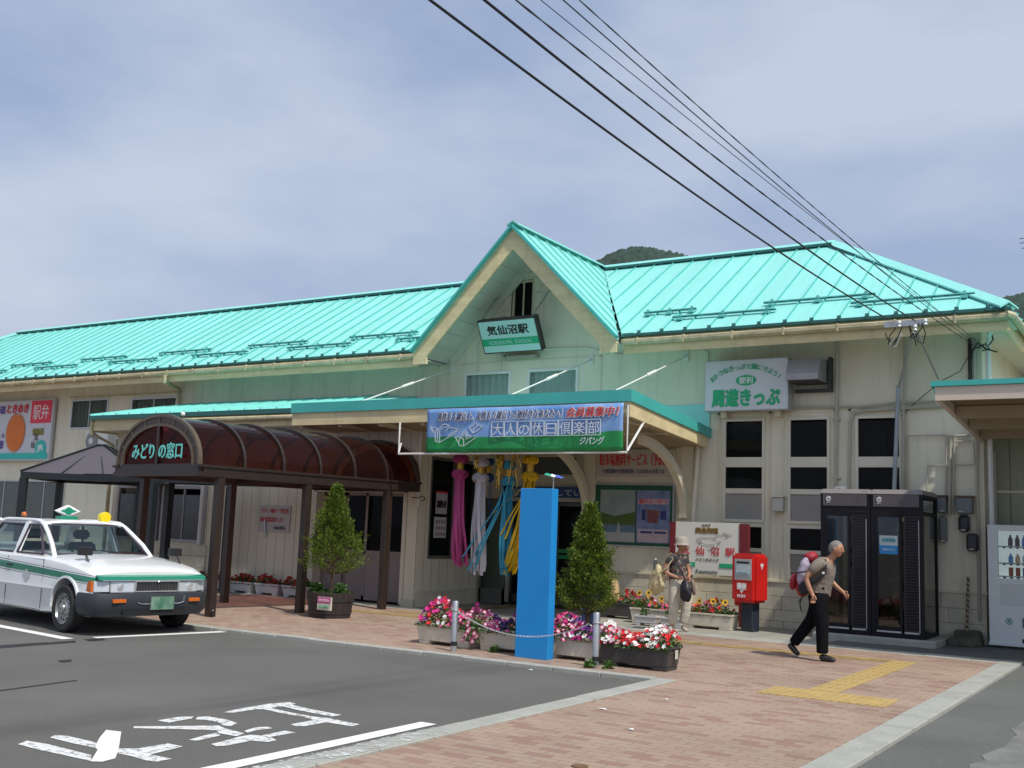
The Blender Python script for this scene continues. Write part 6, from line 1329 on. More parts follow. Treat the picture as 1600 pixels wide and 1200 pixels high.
# ---- bollards and chain --------------------------------------------------------------
for (x, y), lab in (((-7.71, 10.96), 'steel bollard in front of the leftmost petunia planter'), ((-5.77, 10.98), 'steel bollard in front of the charcoal petunia planter')):
    t = thing('bollard', lab, 'bollard', (x, y, .03), 0, 'steel bollards joined by a chain')
    MB().lathe((x, y, .03), [(.038, 0), (.038, .60), (.034, .605), (.01, .607)], 20).build('post', M_steel, t, smooth=True); MB().lathe((x, y, .51), [(.041, 0), (.044, .006), (.044, .016), (.041, .022)], 20).tube([(x + .04, y, .52), (x + .06, y - .005, .52), (x + .065, y - .005, .505)], .005, 5).build('collar', M_steel, t, smooth=True)
    MB().lathe((x, y, .10), [(.0395, 0), (.0395, .05)], 20).build('band', M_black, t)
ch = MB(); n = 74
for k in range(n):
    u = (k + .5) / n; x = -7.65 + (1.82) * u; z = .51 - .215 * (1 - (2 * u - 1) ** 2); dz = .215 * 2 * (2 * u - 1) * 2 / 1.82; d = Vector((1, 0, dz)).normalized(); up = Vector((-d.z, 0, d.x)); sd = Vector((0, 1, 0)) if k % 2 else up; c = Vector((x, 10.93, z))
    ch.tube([c + d * math.cos(a) * .016 + sd * math.sin(a) * .009 for a in [q * math.pi / 4 for q in range(9)]], .0028, 4, cap=False)
tag(ch.build('chain', pm('pale_chain', (.55, .55, .56), .35, metal=.4)), 'thin pale chain sagging between the two steel bollards', 'chain')
# ---- paper streamers under the canopy -----------------------------------------------
def ribbon(mb, pts, w, up=(1, 0, 0)):
    pts = [Vector(p) for p in pts]; vs = []
    for i, p in enumerate(pts): s_ = Vector(up) * w / 2; vs += [p - s_, p + s_]
    mb.add(vs, [(2 * i, 2 * i + 1, 2 * i + 3, 2 * i + 2) for i in range(len(pts) - 1)])
def ruffle(mb, c, r, h, r_):
    for k in range(150):
        a = r_.uniform(0, 6.283); ph = r_.uniform(-1, 1); rr = r * (.72 + .3 * math.cos(ph * 1.3)); p = Vector((c[0] + math.cos(a) * rr, c[1] + math.sin(a) * rr, c[2] + ph * h / 2)); flower(mb, p, (math.cos(a), math.sin(a), ph), r * .30, r_)
    mb.lathe(c, [(r * .4, -h * .5), (r * .85, -h * .25), (r * .85, h * .25), (r * .4, h * .5)], 14)
def streamer(lab, x, y, z1, z2, zb, mat, blow, nr, seed, rr=.135, w=.05, extra=()):
    r_ = random.Random(seed); t = thing('paper_streamer', lab, 'streamer', (x, y, zb), 0, 'paper streamers hanging under the entrance canopy')
    m_ = MB(); ruffle(m_, (x, y, z1), rr, .11, r_); m_.build('ruffle', mat, t, fix=False); m_ = MB(); ruffle(m_, (x, y, z2), rr * 1.05, .12, r_); m_.build('ruffle', mat, t, fix=False)
    MB().lathe((x, y, (z1 + z2) / 2), [(.065, -.1), (.065, .1)], 14).build('gold_drum', pm('gold_drum', (.55, .30, .03), .35, metal=.4), t)
    MB().tube([(x, y, z1), (x, y, 3.3)], .003, 4).build('string', M_white, t)
    m_ = MB()
    for k in range(nr):
        a = 2 * math.pi * k / nr; x0 = x + math.cos(a) * .075; y0 = y + math.sin(a) * .075; q = r_.uniform(.85, 1.0); pts = []
        sw_ = r_.gauss(0, .05); ph_ = r_.uniform(0, 6)
        for i in range(13): u = i / 12 * q; pts.append((x0 + blow * u ** 1.7 + sw_ * u ** 1.5 + .018 * math.sin(u * 8 + ph_) * u, y0 + .05 * math.sin(u * 6 + ph_) * u, z2 - .03 - (z2 - zb) * u))
        ribbon(m_, pts, w * r_.uniform(.5, 1.1), up=(1, r_.uniform(-.9, .9), 0))
    for ex, ez, wv in extra:
        pts = [(x + ex * (i / 8) ** 1.15 + .02 * math.sin(i * .9), y - .08, z2 - .05 - (z2 - ez) * (i / 8) ** .9) for i in range(9)]; ribbon(m_, pts, wv, up=(.75, 0, .45))
    o = m_.build('ribbon', mat, t, fix=False); sm = o.modifiers.new('t', 'SOLIDIFY'); sm.thickness = .0015
    return t
def pp_(px, py, y=15.75): return at(px, py, y=y)
a = pp_(720, 717); b = pp_(720, 741); e = pp_(722, 884); streamer('pink paper streamer with two ruffled rings, leftmost under the canopy', a.x, 15.75, a.z, b.z, e.z, petal('pink_crepe', (.52, .07, .25)), .05, 24, 1)
a = pp_(752, 723); b = pp_(752, 747); e = pp_(752, 897); streamer('white paper streamer hanging between the pink and the light blue one', a.x, 15.75, a.z, b.z, e.z, petal('white_crepe', (.60, .58, .62)), .02, 24, 2)
a = pp_(795, 727); b = pp_(793, 752); e = pp_(783, 898); streamer('light blue paper streamer with ribbons blown out to the left', a.x, 15.75, a.z, b.z, e.z, petal('blue_crepe', (.05, .38, .55)), -.03, 22, 3, extra=((-.86, pp_(712, 866).z, .085), (-.72, pp_(728, 886).z, .08), (-.60, pp_(740, 885).z, .08)))
a = pp_(829, 719); b = pp_(824, 745); e = pp_(788, 898); streamer('yellow paper streamer partly hidden behind the blue pylon', a.x, 15.75, a.z, b.z, e.z, petal('yellow_crepe', (.72, .47, .01)), -.42, 22, 4, extra=((-.80, pp_(760, 805).z, .06), (-.52, pp_(780, 832).z, .07), (-.42, pp_(792, 838).z, .07)))
a = pp_(767, 722, 15.95); b = pp_(767, 746, 15.95); streamer('small navy paper streamer half hidden behind the white one', a.x - .05, 15.95, a.z, b.z, b.z - .9, petal('navy_crepe', (.02, .08, .25)), 0, 4, 5, rr=.10, w=.02)
for px, zt_, zb_, n, lab in ((741, 706, 735, 22, 'gold tinsel bunch hanging between the pink and white streamers'), (779, 706, 770, 34, 'long gold tinsel bunch left of the light blue streamer'), (802, 706, 768, 16, 'thin gold tinsel bunch right of the light blue streamer')):
    p = pp_(px, zb_, 15.6); r_ = random.Random(px); m_ = MB()
    for k in range(n):
        x = p.x + r_.gauss(0, .05); ln = r_.uniform(.4, 1); pts = [(x + .015 * math.sin(i * 1.3 + k), 15.6 + .01 * math.cos(i * 2 + k), 3.2 - (3.2 - p.z) * ln * i / 8) for i in range(9)]; ribbon(m_, pts, .012, up=(math.cos(k), math.sin(k), 0))
    tag(m_.build('gold_tinsel', pm('gold_foil', (.62, .36, .04), .22, metal=.85, var=.3, scale=30), fix=False), lab, 'tinsel', 'gold tinsel under the canopy')
# ---- post box -------------------------------------------------------------------------
PBL = (-6.26, 17.30, .026); pb_ = thing('post_box', 'red street post box on a dark leg against the station wall', 'post box', PBL, math.radians(-12))
M_postred = pm('post_red', (.62, .015, .012), .35, var=.05, coat=.3)
MB().box(-.23, -.22, .47, .23, .20, 1.26).build('body', M_postred, pb_, local=True, bevel=.045, seg=4, smooth=True)
MB().box(-.11, -.10, 0, .11, .12, .48).build('leg', pm('dark_leg', (.02, .025, .04), .5), pb_, local=True, bevel=.01)
fr_ = MB().box(-.155, -.232, .83, .165, -.218, 1.17).build('slot_frame', M_alu, pb_, local=True, bevel=.004)
MB().box(-.11, -.236, 1.10, .12, -.23, 1.13).build('slot', M_black, fr_, local=True); MB().box(-.12, -.238, .93, .13, -.231, 1.08).build('collection_card', pm('pale_card', (.50, .58, .60), .5, var=.08, scale=20), fr_, local=True); MB().box(-.09, -.241, .94, .10, -.238, .955).build('card_line', pm('aqua_print', (.05, .35, .38), .5), fr_, local=True)
RZ_ = math.radians(-12); RM = Matrix.Rotation(RZ_, 3, 'Z')
def lw(v): return Vector(PBL) + RM @ Vector(v)
text('郵便', .11, lw((-.02, -.226, .68)), M_wht, pb_, rot=(math.pi / 2, 0, RZ_), fit=.17, bold=.006); text('〒', .07, lw((-.02, -.226, .62)), M_wht, pb_, rot=(math.pi / 2, 0, RZ_), bold=.006); text('POST', .065, lw((-.02, -.226, .55)), M_wht, pb_, rot=(math.pi / 2, 0, RZ_), fit=.15, bold=.004)
text('〒', .11, lw((.236, -.02, 1.02)), M_wht, pb_, rot=(math.pi / 2, 0, RZ_ + math.pi / 2), bold=.006)
MB().box(-.3, -.02, .40, -.12, .12, .47).build('side_tag', M_postred, pb_, local=True, bevel=.02)
# ---- station name board -----------------------------------------------------------------
sb = thing('station_board', 'white station name board between two dark red posts behind the post box', 'sign', (-7.25, 17.95, .026))
M_dred = pm('dark_red_post', (.16, .012, .018), .5, var=.1)
MB().box(-7.99, 17.93, .026, -7.88, 18.03, 1.78).build('post', M_dred, sb); MB().box(-6.69, 17.93, .026, -6.53, 18.03, 1.78).build('post', M_dred, sb)
bf_ = MB().box(-7.88, 17.94, .88, -6.69, 17.98, 1.79).build('face', pm('board_white', (.66, .65, .58), .45, var=.05), sb); yq = 17.932
text('気  仙  沼  駅', .155, (-7.27, yq, 1.22), M_red, bf_, fit=1.0, bold=.003); text('けせんぬまえき', .055, (-7.27, yq, 1.12), M_blk, bf_, fit=.42); text('Kesennuma', .10, (-7.28, yq, .90), M_blk, bf_, fit=.40)
gb = MB().box(-7.86, yq, 1.01, -7.50, yq + .006, 1.085).box(-7.05, yq, 1.01, -6.72, yq + .006, 1.085).build('green_band', M_grn, bf_); text('南気仙沼', .05, (-7.66, yq - .004, 1.02), M_wht, bf_, fit=.2); text('Minami-Kesennuma', .035, (-7.68, yq, .96), M_red, bf_, fit=.28)
gd = pm('old_gold_ink', (.20, .12, .02), .5, var=0); text('黄金海道', .10, (-7.29, yq, 1.60), gd, bf_, fit=.42, bold=.007); text('みやぎ', .05, (-7.30, yq, 1.715), gd, bf_, fit=.16, bold=.004)
dr = MB(); r_ = random.Random(4)
def sk_(pts):
    for a, b in zip(pts, pts[1:]): dr.bar((-7.88 + a[0], yq, 1.79 - a[1]), (-7.88 + b[0], yq, 1.79 - b[1]), .004, .004)
sk_([(.40, .30), (.48, .27), (.72, .26), (.82, .22), (.95, .20), (1.0, .24), (.93, .25)]); sk_([(.40, .32), (.50, .34), (.44, .36), (.60, .39), (.72, .38), (.74, .42), (.68, .46), (.78, .44), (.80, .37), (.86, .34), (.78, .32)]); sk_([(.90, .16), (.93, .19), (1.02, .19), (1.06, .22)]); sk_([(.62, .43), (.66, .49), (.72, .50)]); sk_([(.70, .30), (.76, .28), (.74, .33)])
dr.build('map_drawing', M_blk, bf_)
MB().box(-7.7, 18.0, .80, -7.66, 18.4, .86).build('brace', M_conduit, sb)
# ---- telephone boxes ---------------------------------------------------------------------
tag(MB().box(-5.15, 17.02, .0, -3.32, 18.45, .13).build('booth_plinth', M_kerb, bevel=.02), 'low concrete plinth carrying the two telephone boxes', 'plinth')
M_bk = pm('booth_black', (.008, .008, .011), .5, var=.1, spec=.25); M_head = pm('booth_header', (.085, .075, .08), .4, var=.05); M_cap = pm('booth_roof_grey', (.22, .195, .19), .5, var=.06)
M_bglass = glass2('booth_glass', (.62, .62, .58), 1.5, .03)
def booth(x0, lab):
    x1 = x0 + .77; y0, y1 = 17.12, 18.20; zb, zt = .13, 2.29; t = thing('telephone_box', lab, 'telephone box', ((x0 + x1) / 2, (y0 + y1) / 2, zb), 0, 'pair of black telephone boxes')
    f = MB()
    for x in (x0, x1 - .055):
        for y in (y0, y1 - .055): f.box(x, y, zb, x + .055, y + .055, zt)
    for z in (zb, 1.98, 2.24): f.box(x0 + .055, y0, z, x1 - .055, y0 + .05, z + (.13 if z == 1.98 else .06)); f.box(x0 + .055, y1 - .05, z, x1 - .055, y1, z + .06); f.box(x0, y0 + .055, z, x0 + .05, y1 - .055, z + .06); f.box(x1 - .05, y0 + .055, z, x1, y1 - .055, z + .06)
    f.build('frame', M_bk, t)
    MB().hexa([(x0 - .01, y0 - .02, zt), (x1 + .01, y0 - .02, zt), (x1 + .01, y1 + .02, zt), (x0 - .01, y1 + .02, zt), (x0 + .02, y0 + .03, zt + .075), (x1 - .02, y0 + .03, zt + .075), (x1 - .02, y1 - .03, zt + .075), (x0 + .02, y1 - .03, zt + .075)]).build('roof', M_cap, t, bevel=.008)
    h = MB().box(x0 + .04, y0 - .012, 2.10, x1 - .05, y0 + .0, 2.285).build('header', M_head, t)
    MB().tube([(x0 + .13 + .032 * math.cos(a), y0 - .016, 2.21 + .032 * math.sin(a)) for a in [q * math.pi / 8 for q in range(1, 17)]], .006, 5).tube([(x0 + .13 + .014 * math.cos(a), y0 - .016, 2.215 + .012 * math.sin(a)) for a in [q * math.pi / 6 for q in range(-3, 7)]], .005, 5).build('emblem', M_wht, h); text('NTT', .03, (x0 + .13, y0 - .016, 2.14), M_wht, h, fit=.06)
    # side vents and glass
    v = MB()
    for k in range(7): v.box(x1 - .01, y0 + .08, 2.06 + k * .025, x1 + .004, y1 - .08, 2.07 + k * .025)
    v.build('side_vent', M_bk, t)
    d = MB(); dx = x0 + .46; d.box(x0 + .06, y0 - .004, zb + .06, x0 + .10, y0 + .03, 1.98).box(dx - .04, y0 - .004, zb + .06, dx, y0 + .03, 1.98).box(x0 + .10, y0 - .004, 1.94, dx - .04, y0 + .03, 1.98).box(x0 + .10, y0 - .004, zb + .06, dx - .04, y0 + .03, zb + .16)
    d = d.build('door', M_bk, t); MB().box(x0 + .10, y0 + .01, zb + .16, dx - .04, y0 + .016, 1.94).build('pane', M_bglass, d); MB().box(x0 + .08, y0 - .012, zb + .075, dx - .02, y0 - .004, zb + .10).build('kick_strip', M_alu, d)
    l_ = MB(); l_.box(dx + .02, y0 + .02, zb + .06, x1 - .06, y0 + .03, 1.98)
    for k in range(40): z = zb + .14 + k * .0445; l_.hexa([(dx + .045, y0 - .004, z), (x1 - .085, y0 - .004, z), (x1 - .085, y0 + .018, z + .016), (dx + .045, y0 + .018, z + .016), (dx + .045, y0 - .006, z + .006), (x1 - .085, y0 - .006, z + .006), (x1 - .085, y0 + .016, z + .022), (dx + .045, y0 + .016, z + .022)])
    l_ = l_.build('louvre_panel', pm('louvre_black', (.02, .02, .025), .35, var=.1), t); MB().box(dx + .03, y0 - .012, zb + .075, x1 - .07, y0 - .004, zb + .10).box(x1 - .066, y0 - .006, zb + .1, x1 - .058, y0 + .01, 1.9).build('kick_strip', M_alu, l_)
    for xs in (x0 + .02, x1 - .026): MB().box(xs, y0 + .055, zb + .06, xs + .006, y1 - .055, 1.98).build('side_pane', M_bglass, t)
    MB().box(x0 + .05, y1 - .03, zb + .06, x1 - .05, y1 - .02, 1.98).build('back_pane', M_bglass, t)
    ph = MB().box(x0 + .25, 17.95, 1.02, x1 - .12, 18.12, 1.50).build('telephone', pm('phone_green' if x0 < -4.5 else 'phone_grey', (.03, .28, .03) if x0 < -4.5 else (.30, .30, .28), .5), t, bevel=.01)
    MB().tube([(x0 + .27, 17.93, 1.45), (x0 + .22, 17.9, 1.3), (x0 + .27, 17.93, 1.15)], .02, 6).build('handset', M_black, ph, smooth=True)
    MB().box(x0 + .08, 17.85, .95, x1 - .08, 18.15, .99).box(x0 + .14, 18.0, .5, x1 - .2, 18.12, .8).build('shelf', pm('shelf_pinkish', (.30, .16, .11), .7), t)
    MB().box(x0 + .2, 18.12, 1.58, x1 - .2, 18.13, 1.9).box(x0 + .42, 17.86, .99, x0 + .6, 17.95, 1.18).build('notice_card', pm('card_pale', (.40, .40, .36), .7, col2=(.25, .22, .08), scale=9), t)
    return t
booth(-5.04, 'left telephone box of the pair, nearest the walking man')
t = booth(-4.26, 'right telephone box of the pair, with a blue and white sticker on its door')
q = MB().box(-4.13, 17.108, 1.38, -3.86, 17.113, 1.66).build('sticker', pm('sticker_pale', (.48, .55, .56), .5), t); MB().box(-4.13, 17.104, 1.38, -3.86, 17.108, 1.51).build('sticker_band', pm('sticker_blue', (.02, .24, .55), .5), q); text('公衆電話', .06, (-3.995, 17.10, 1.565), pm('sticker_ink', (.03, .35, .42), .5, var=0), q, fit=.2, bold=.003); text('ご利用ください', .04, (-3.995, 17.10, 1.43), M_wht, q, fit=.2)
# ---- meters and small boxes on the wall ------------------------------------------------------
def wallbox(name, lab, px0, py0, px1, py1, y, d, mat, cat='meter box', bev=.012, cap_=None):
    a = at(px0, py1, y=y); b = at(px1, py0, y=y); t = thing(name, lab, cat, ((a.x + b.x) / 2, y, a.z), 0, 'boxes fixed to the station wall'); MB().box(a.x, y, a.z, b.x, y + d, b.z).build('casing', mat, t, bevel=bev)
    if cap_: MB().box(a.x - .02, y - .02, b.z, b.x + .02, y + d, b.z + .025).build('lid', cap_, t)
    MB().box(a.x + .06 * (b.x - a.x) + .03, y - .004, a.z + .02, a.x + .06 * (b.x - a.x) + .10, y, a.z + .04).build('label_strip', pm('label_white', (.55, .52, .45)), t); return t
M_mgrey = pm('meter_grey', (.17, .19, .20), .5, var=.12); M_mdark = pm('meter_dark', (.035, .035, .045), .4, var=.1)
wallbox('meter_box', 'grey box with a rusty lid, topmost right of the telephone boxes', 1493, 777, 1518, 802, 18.3, .2, M_mgrey, cap_=pm('rusty_lid', (.16, .09, .05), .8))
wallbox('meter_box', 'grey box tight behind the telephone box roof corner', 1464, 776, 1477, 801, 18.3, .2, M_mgrey, cap_=MATS['rusty_lid'])
wallbox('meter', 'tall grey rounded meter tight beside the right telephone box', 1466, 806, 1478, 848, 18.32, .15, M_mgrey, 'meter', .04)
wallbox('meter', 'round shouldered dark meter hanging under the grey box', 1497, 805, 1514, 831, 18.34, .14, M_mdark, 'meter', .04)
wallbox('meter', 'dark grey meter, lowest and farthest right on the wall', 1510, 834, 1528, 861, 18.34, .14, M_mdark, 'meter', .03)
wallbox('junction_box', 'small white box between the first two window columns', 1206, 777, 1223, 799, 18.36, .12, pm('cream_white', (.50, .49, .44), .5), 'junction box', cap_=M_trim)
wallbox('exterior_lamp', 'cream dome lamp on the wall just above the telephone boxes', 1303, 760, 1322, 766, 18.3, .18, pm('opal_lamp', (.8, .78, .7)), 'lamp', .02)
# ---- weighted base with striped pole ------------------------------------------------------------
cbk = thing('concrete_block', 'weathered concrete block lying beside the drinks machine', 'concrete block', (-3.0, 18.1, .03))
MB().hexa([(-3.30, 17.75, .03), (-2.90, 17.70, .03), (-2.84, 18.15, .03), (-3.25, 18.2, .03), (-3.27, 17.78, .16), (-2.93, 17.73, .17), (-2.87, 18.12, .17), (-3.22, 18.15, .16)]).hexa([(-3.30, 18.22, .03), (-2.86, 18.2, .03), (-2.86, 18.42, .03), (-3.3, 18.42, .03), (-3.28, 18.24, .24), (-2.9, 18.22, .25), (-2.9, 18.42, .25), (-3.28, 18.42, .24)]).build('block', pm('mossy_concrete', (.10, .095, .07), .95, var=.35, scale=6, bump=.7, bscale=25), cbk, bevel=.02, seg=2)
mt = bpy.data.materials.new('hazard_stripes'); mt.use_nodes = True; n_, l_ = mt.node_tree.nodes, mt.node_tree.links; tcx = n_.new('ShaderNodeTexCoord'); sp = n_.new('ShaderNodeSeparateXYZ'); l_.new(tcx.outputs['Object'], sp.inputs[0]); ad = n_.new('ShaderNodeMath'); ad.operation = 'ADD'; l_.new(sp.outputs[2], ad.inputs[0]); l_.new(sp.outputs[0], ad.inputs[1]); d_ = n_.new('ShaderNodeMath'); d_.operation = 'MULTIPLY'; d_.inputs[1].default_value = 12; l_.new(ad.outputs[0], d_.inputs[0]); f_ = n_.new('ShaderNodeMath'); f_.operation = 'FRACT'; l_.new(d_.outputs[0], f_.inputs[0]); g_ = n_.new('ShaderNodeMath'); g_.operation = 'GREATER_THAN'; g_.inputs[1].default_value = .5; l_.new(f_.outputs[0], g_.inputs[0]); m_ = n_.new('ShaderNodeMix'); m_.data_type = 'RGBA'; l_.new(g_.outputs[0], m_.inputs[0]); m_.inputs[6].default_value = (.04, .03, .03, 1); m_.inputs[7].default_value = (.40, .30, .16, 1); l_.new(m_.outputs[2], n_['Principled BSDF'].inputs['Base Color'])
sp_t = thing('striped_pole', 'thin yellow and black striped pole standing in the concrete block', 'pole', (-3.10, 18.30, .2)); MB().tube([(-3.10, 18.30, .2), (-3.07, 18.34, 1.07)], .022, 10).build('pole', mt, sp_t, smooth=True)
def lit_panel(name, c, e):
    m = pm(name, c, .6, var=0); b = m.node_tree.nodes['Principled BSDF']; b.inputs['Emission Color'].default_value = (*c, 1); b.inputs['Emission Strength'].default_value = e; return m
# ---- drinks machine --------------------------------------------------------------------------
vm = thing('drinks_machine', 'white drinks vending machine with bottles behind its window on the far right', 'vending machine', (-2.15, 18.55, .03))
vx0, vx1, vy, vz0, vz1 = -2.74, -1.62, 18.1, .07, 1.89
M_vw = pm('machine_white', (.66, .70, .69), .35, var=.03)
f = MB(); wx0_, wx1_, wz0_, wz1_ = vx0 + .14, vx1 - .12, 1.08, 1.80
wall_holes(f, vx0, vx1, vz0 + .03, vz1, vy, .05, [(wx0_, wx1_, wz0_, wz1_), (vx0 + .46, vx1 - .2, .35, .50)]); f.box(vx0, vy + .05, vz0, vx0 + .03, vy + .72, vz1).box(vx1 - .03, vy + .05, vz0, vx1, vy + .72, vz1).box(vx0 + .03, vy + .05, vz1 - .03, vx1 - .03, vy + .72, vz1).box(vx0, vy + .45, vz0, vx1, vy + .5, vz1 - .03).box(vx0 - .01, vy - .03, vz0 + .0, vx1, vy, vz0 + .05); f.build('cabinet', M_vw, vm, bevel=.004)
MB().box(wx0_, vy + .02, wz0_, wx1_, vy + .024, wz1_).build('display_glass', glass2('display_glass', (.85, .88, .88), 1.25), vm)
MB().box(wx0_ - .03, vy + .06, wz0_ - .03, wx1_ + .03, vy + .3, wz0_).box(wx0_ - .03, vy + .3, wz0_, wx1_ + .03, vy + .31, wz1_ + .02).build('display_back', lit_panel('display_light', (.75, .82, .82), .28), vm)
MB().box(vx0 + .17, vy - .006, .68, vx1 - .12, vy - .001, 1.0).build('blank_panel', pm('machine_panel', (.56, .60, .60), .3, var=.03), vm, bevel=.002)
MB().box(vx0 + .46, vy + .01, .35, vx1 - .2, vy + .02, .50).build('delivery_flap', pm('flap_grey', (.12, .13, .13), .3), vm); MB().box(vx0 + .70, vy - .01, .41, vx0 + .73, vy + .01, .48).box(vx0 + .48, vy + .0, .36, vx0 + .62, vy + .008, .385).build('flap_detail', M_alu, vm)
MB().box(vx0 + .46, vy - .02, .13, vx1, vy - .004, .19).build('foot_slot', M_black, vm)
MB().tube([(vx0 + .28 + .042 * math.cos(a), vy - .006, .44 + .042 * math.sin(a)) for a in [q * math.pi / 10 for q in range(21)]], .006, 5).box(vx0 + .265, vy - .008, .42, vx0 + .295, vy - .002, .46).build('round_mark', pm('recycle_green', (.02, .30, .20), .5), vm)
for r_i, (z, h_, cols_) in enumerate(((1.585, .17, [(.05, .012, .01), (.05, .012, .01), (.05, .15, .50), (.06, .18, .55), (.05, .30, .28), (.35, .05, .03), (.1, .1, .4)]), (1.33, .14, [(.10, .25, .55), (.60, .35, .20), (.55, .58, .56), (.55, .50, .05), (.60, .25, .05), (.20, .40, .10), (.5, .5, .5)]), (1.13, .13, [(.32, .07, .03), (.30, .05, .02), (.04, .16, .36), (.03, .14, .38), (.05, .16, .40), (.5, .1, .1), (.1, .3, .1)]))):
    s_ = MB().box(wx0_, vy + .08, z - .035, wx1_, vy + .2, z - .012).build('shelf', pm('shelf_white', (.62, .64, .64), .4), vm); b2 = MB()
    for k in range(9): b2.box(wx0_ + .06 + k * .095, vy + .065, z - .05, wx0_ + .10 + k * .095, vy + .08, z - .03)
    b2.build('price_tag', M_black, s_)
    for k in range(7):
        x = wx0_ + .165 + k * .098; c = cols_[k]; bt = MB()
        if r_i < 2: bt.lathe((x, vy + .13, z - .012), [(.03, 0), (.034, .01), (.034, h_ * .62), (.016, h_ * .82), (.014, h_)], 12)
        else: bt.lathe((x, vy + .13, z - .012), [(.029, 0), (.033, .008), (.033, h_ - .01), (.029, h_)], 12)
        b_ = bt.build('bottle' if r_i < 2 else 'can', pm('drink_%d_%d' % (r_i, k), tuple(min(.85, v * 1.5 + .02) for v in c), .3, var=.1, scale=20), s_, smooth=True)
# ---- service bracket, mast and overhead wires -----------------------------------------------------
sv = thing('service_bracket', 'steel cross arm with insulators on two slanting struts under the right eave', 'bracket', (-3.7, 17.3, 4.0))
ym = 17.12; a = at(1381, 507, y=ym); b = at(1449, 501, y=ym)
MB().box(a.x, ym, a.z - .05, b.x, ym + .05, a.z + .045).build('cross_arm', M_steel, sv)
j = at(1428, 520, y=ym + .1)
MB().tube([j, at(1404, 604, y=18.2)], .02, 8).tube([at(1430, 512, y=ym + .1), at(1466, 592, y=18.4)], .016, 8).build('strut', M_steel, sv, smooth=True)
MB().tube([at(1404, 602, y=18.22), at(1397, 768, y=18.22), Vector((at(1397, 768, y=18.22).x, 18.22, .05))], .035, 10).build('mast', pm('mast_grey', (.30, .34, .36), .45, metal=.3), sv, smooth=True)
for k, (px, py) in enumerate(((1405, 506), (1446, 503), (1430, 512))): p = at(px, py, y=ym - .03); MB().lathe(p, [(.012, -.05), (.035, -.04), (.02, -.01), (.035, .01), (.02, .05)], 12).build('insulator', pm('porcelain', (.60, .60, .60), .25), sv, smooth=True)
def loopw(pts, r=.008): return MB().tube([at(x, y, y=yy) for x, y, yy in pts], r, 5)
lp = MB()
for pts in ([(1400, 512, 17.1), (1390, 525, 17.15), (1388, 538, 17.2), (1396, 540, 17.2), (1402, 530, 17.1)], [(1410, 510, 17.1), (1402, 528, 17.1), (1395, 536, 17.2), (1387, 530, 17.2), (1383, 520, 17.2)], [(1440, 505, 17.1), (1446, 520, 17.15), (1443, 536, 17.2), (1435, 535, 17.2), (1430, 520, 17.2)], [(1420, 508, 17.1), (1428, 525, 17.15), (1432, 540, 17.2)], [(1436, 505, 17.1), (1428, 520, 17.1), (1420, 528, 17.2)], [(1443, 508, 17.1), (1432, 524, 17.15), (1425, 530, 17.3), (1421, 512, 17.2)]): lp.tube([at(x, y, y=yy) for x, y, yy in pts], .009, 5)
lp.build('drip_loop', M_black, sv, smooth=True)
lp = MB()
for pts in ([(1398, 528, 17.15), (1390, 540, 17.2), (1400, 541, 17.2), (1408, 522, 17.1)],): lp.tube([at(x, y, y=yy) for x, y, yy in pts], .012, 5)
lp.build('white_sleeve', M_white, sv, smooth=True)
cb2 = thing('cable_anchor', 'tangle of black telephone cable anchored under the eave at the wall corner', 'cable', (-2.9, 18.0, 4.9)); lp = MB()
for pts in ([(1535, 540, 18.3), (1528, 543, 18.2), (1520, 545, 18.3), (1518, 560, 18.4)], [(1530, 542, 18.0), (1540, 537, 18.0), (1546, 545, 18.2), (1535, 548, 18.3)], [(1545, 540, 18), (1552, 530, 18), (1549, 522, 18)], [(1520, 548, 18.3), (1527, 536, 18.2), (1540, 545, 18.1), (1558, 550, 18.1)]): lp.tube([at(x, y, y=yy) for x, y, yy in pts], .012, 5)
lp.build('coil', M_black, cb2, smooth=True)
lp = MB().tube([at(1517, 550, y=18.4), at(1500, 580, y=18.4), at(1468, 597, y=18.4), at(1455, 608, y=18.42), at(1425, 634, y=18.43), at(1408, 650, y=18.43)], .007, 5); lp.build('loose_wire', M_black, cb2, smooth=True)
M_wire = pm('black_wire', (.02, .02, .022), .6, var=0)
def wire(lab, x1, y1, Y1, x0, y0, Y0, r, twist=0, sag=.18):
    A_ = at(x1, y1, y=Y1); B_ = at(x0, y0, y=Y0); d = B_ - A_; pts = []; n = 160
    for i in range(n + 1):
        u = i / n * 1.7; p = A_ + d * u + Vector((0, 0, -sag * 4 * u * (1.7 - u) / (1.7 * 1.7) + 0.0)); p += Vector((0, 0, sag * 4 * 1.0 * .7 / (1.7 * 1.7) * u)); pts.append(p)
    m_ = MB()
    if twist:
        for ph in (0, math.pi):
            q = [p + Vector((0, math.cos(i * 1.3 + ph), math.sin(i * 1.3 + ph))) * r * .9 for i, p in enumerate(pts)]; m_.tube(q, r * .8, 5)
    else: m_.tube(pts, r, 6)
    tag(m_.build('overhead_wire', M_wire, smooth=True), lab, 'wire', 'overhead wires')
wire('thick service wire, lowest and leftmost of the five overhead wires', 1388, 499, 17.1, 672, 0, 5.2, .0105, 0, .30)
wire('thick service wire, second from the left of the five', 1428, 500, 17.1, 757, 0, 5.4, .0105, 0, .30)
wire('twisted wire, in the middle of the five overhead wires', 1530, 545, 18.2, 806, 0, 5.6, .006, 1, .26)
wire('faintest thin wire between the twisted one and the right hand pair', 1500, 512, 17.4, 845, 0, 6.0, .0035, 0, .15)
wire('thin wire, left of the right hand pair', 1535, 545, 18.2, 880, 0, 6.0, .005, 0, .22)
wire('wavy wire, rightmost of the five overhead wires', 1540, 543, 18.2, 905, 0, 6.2, .0045, 1, .22)
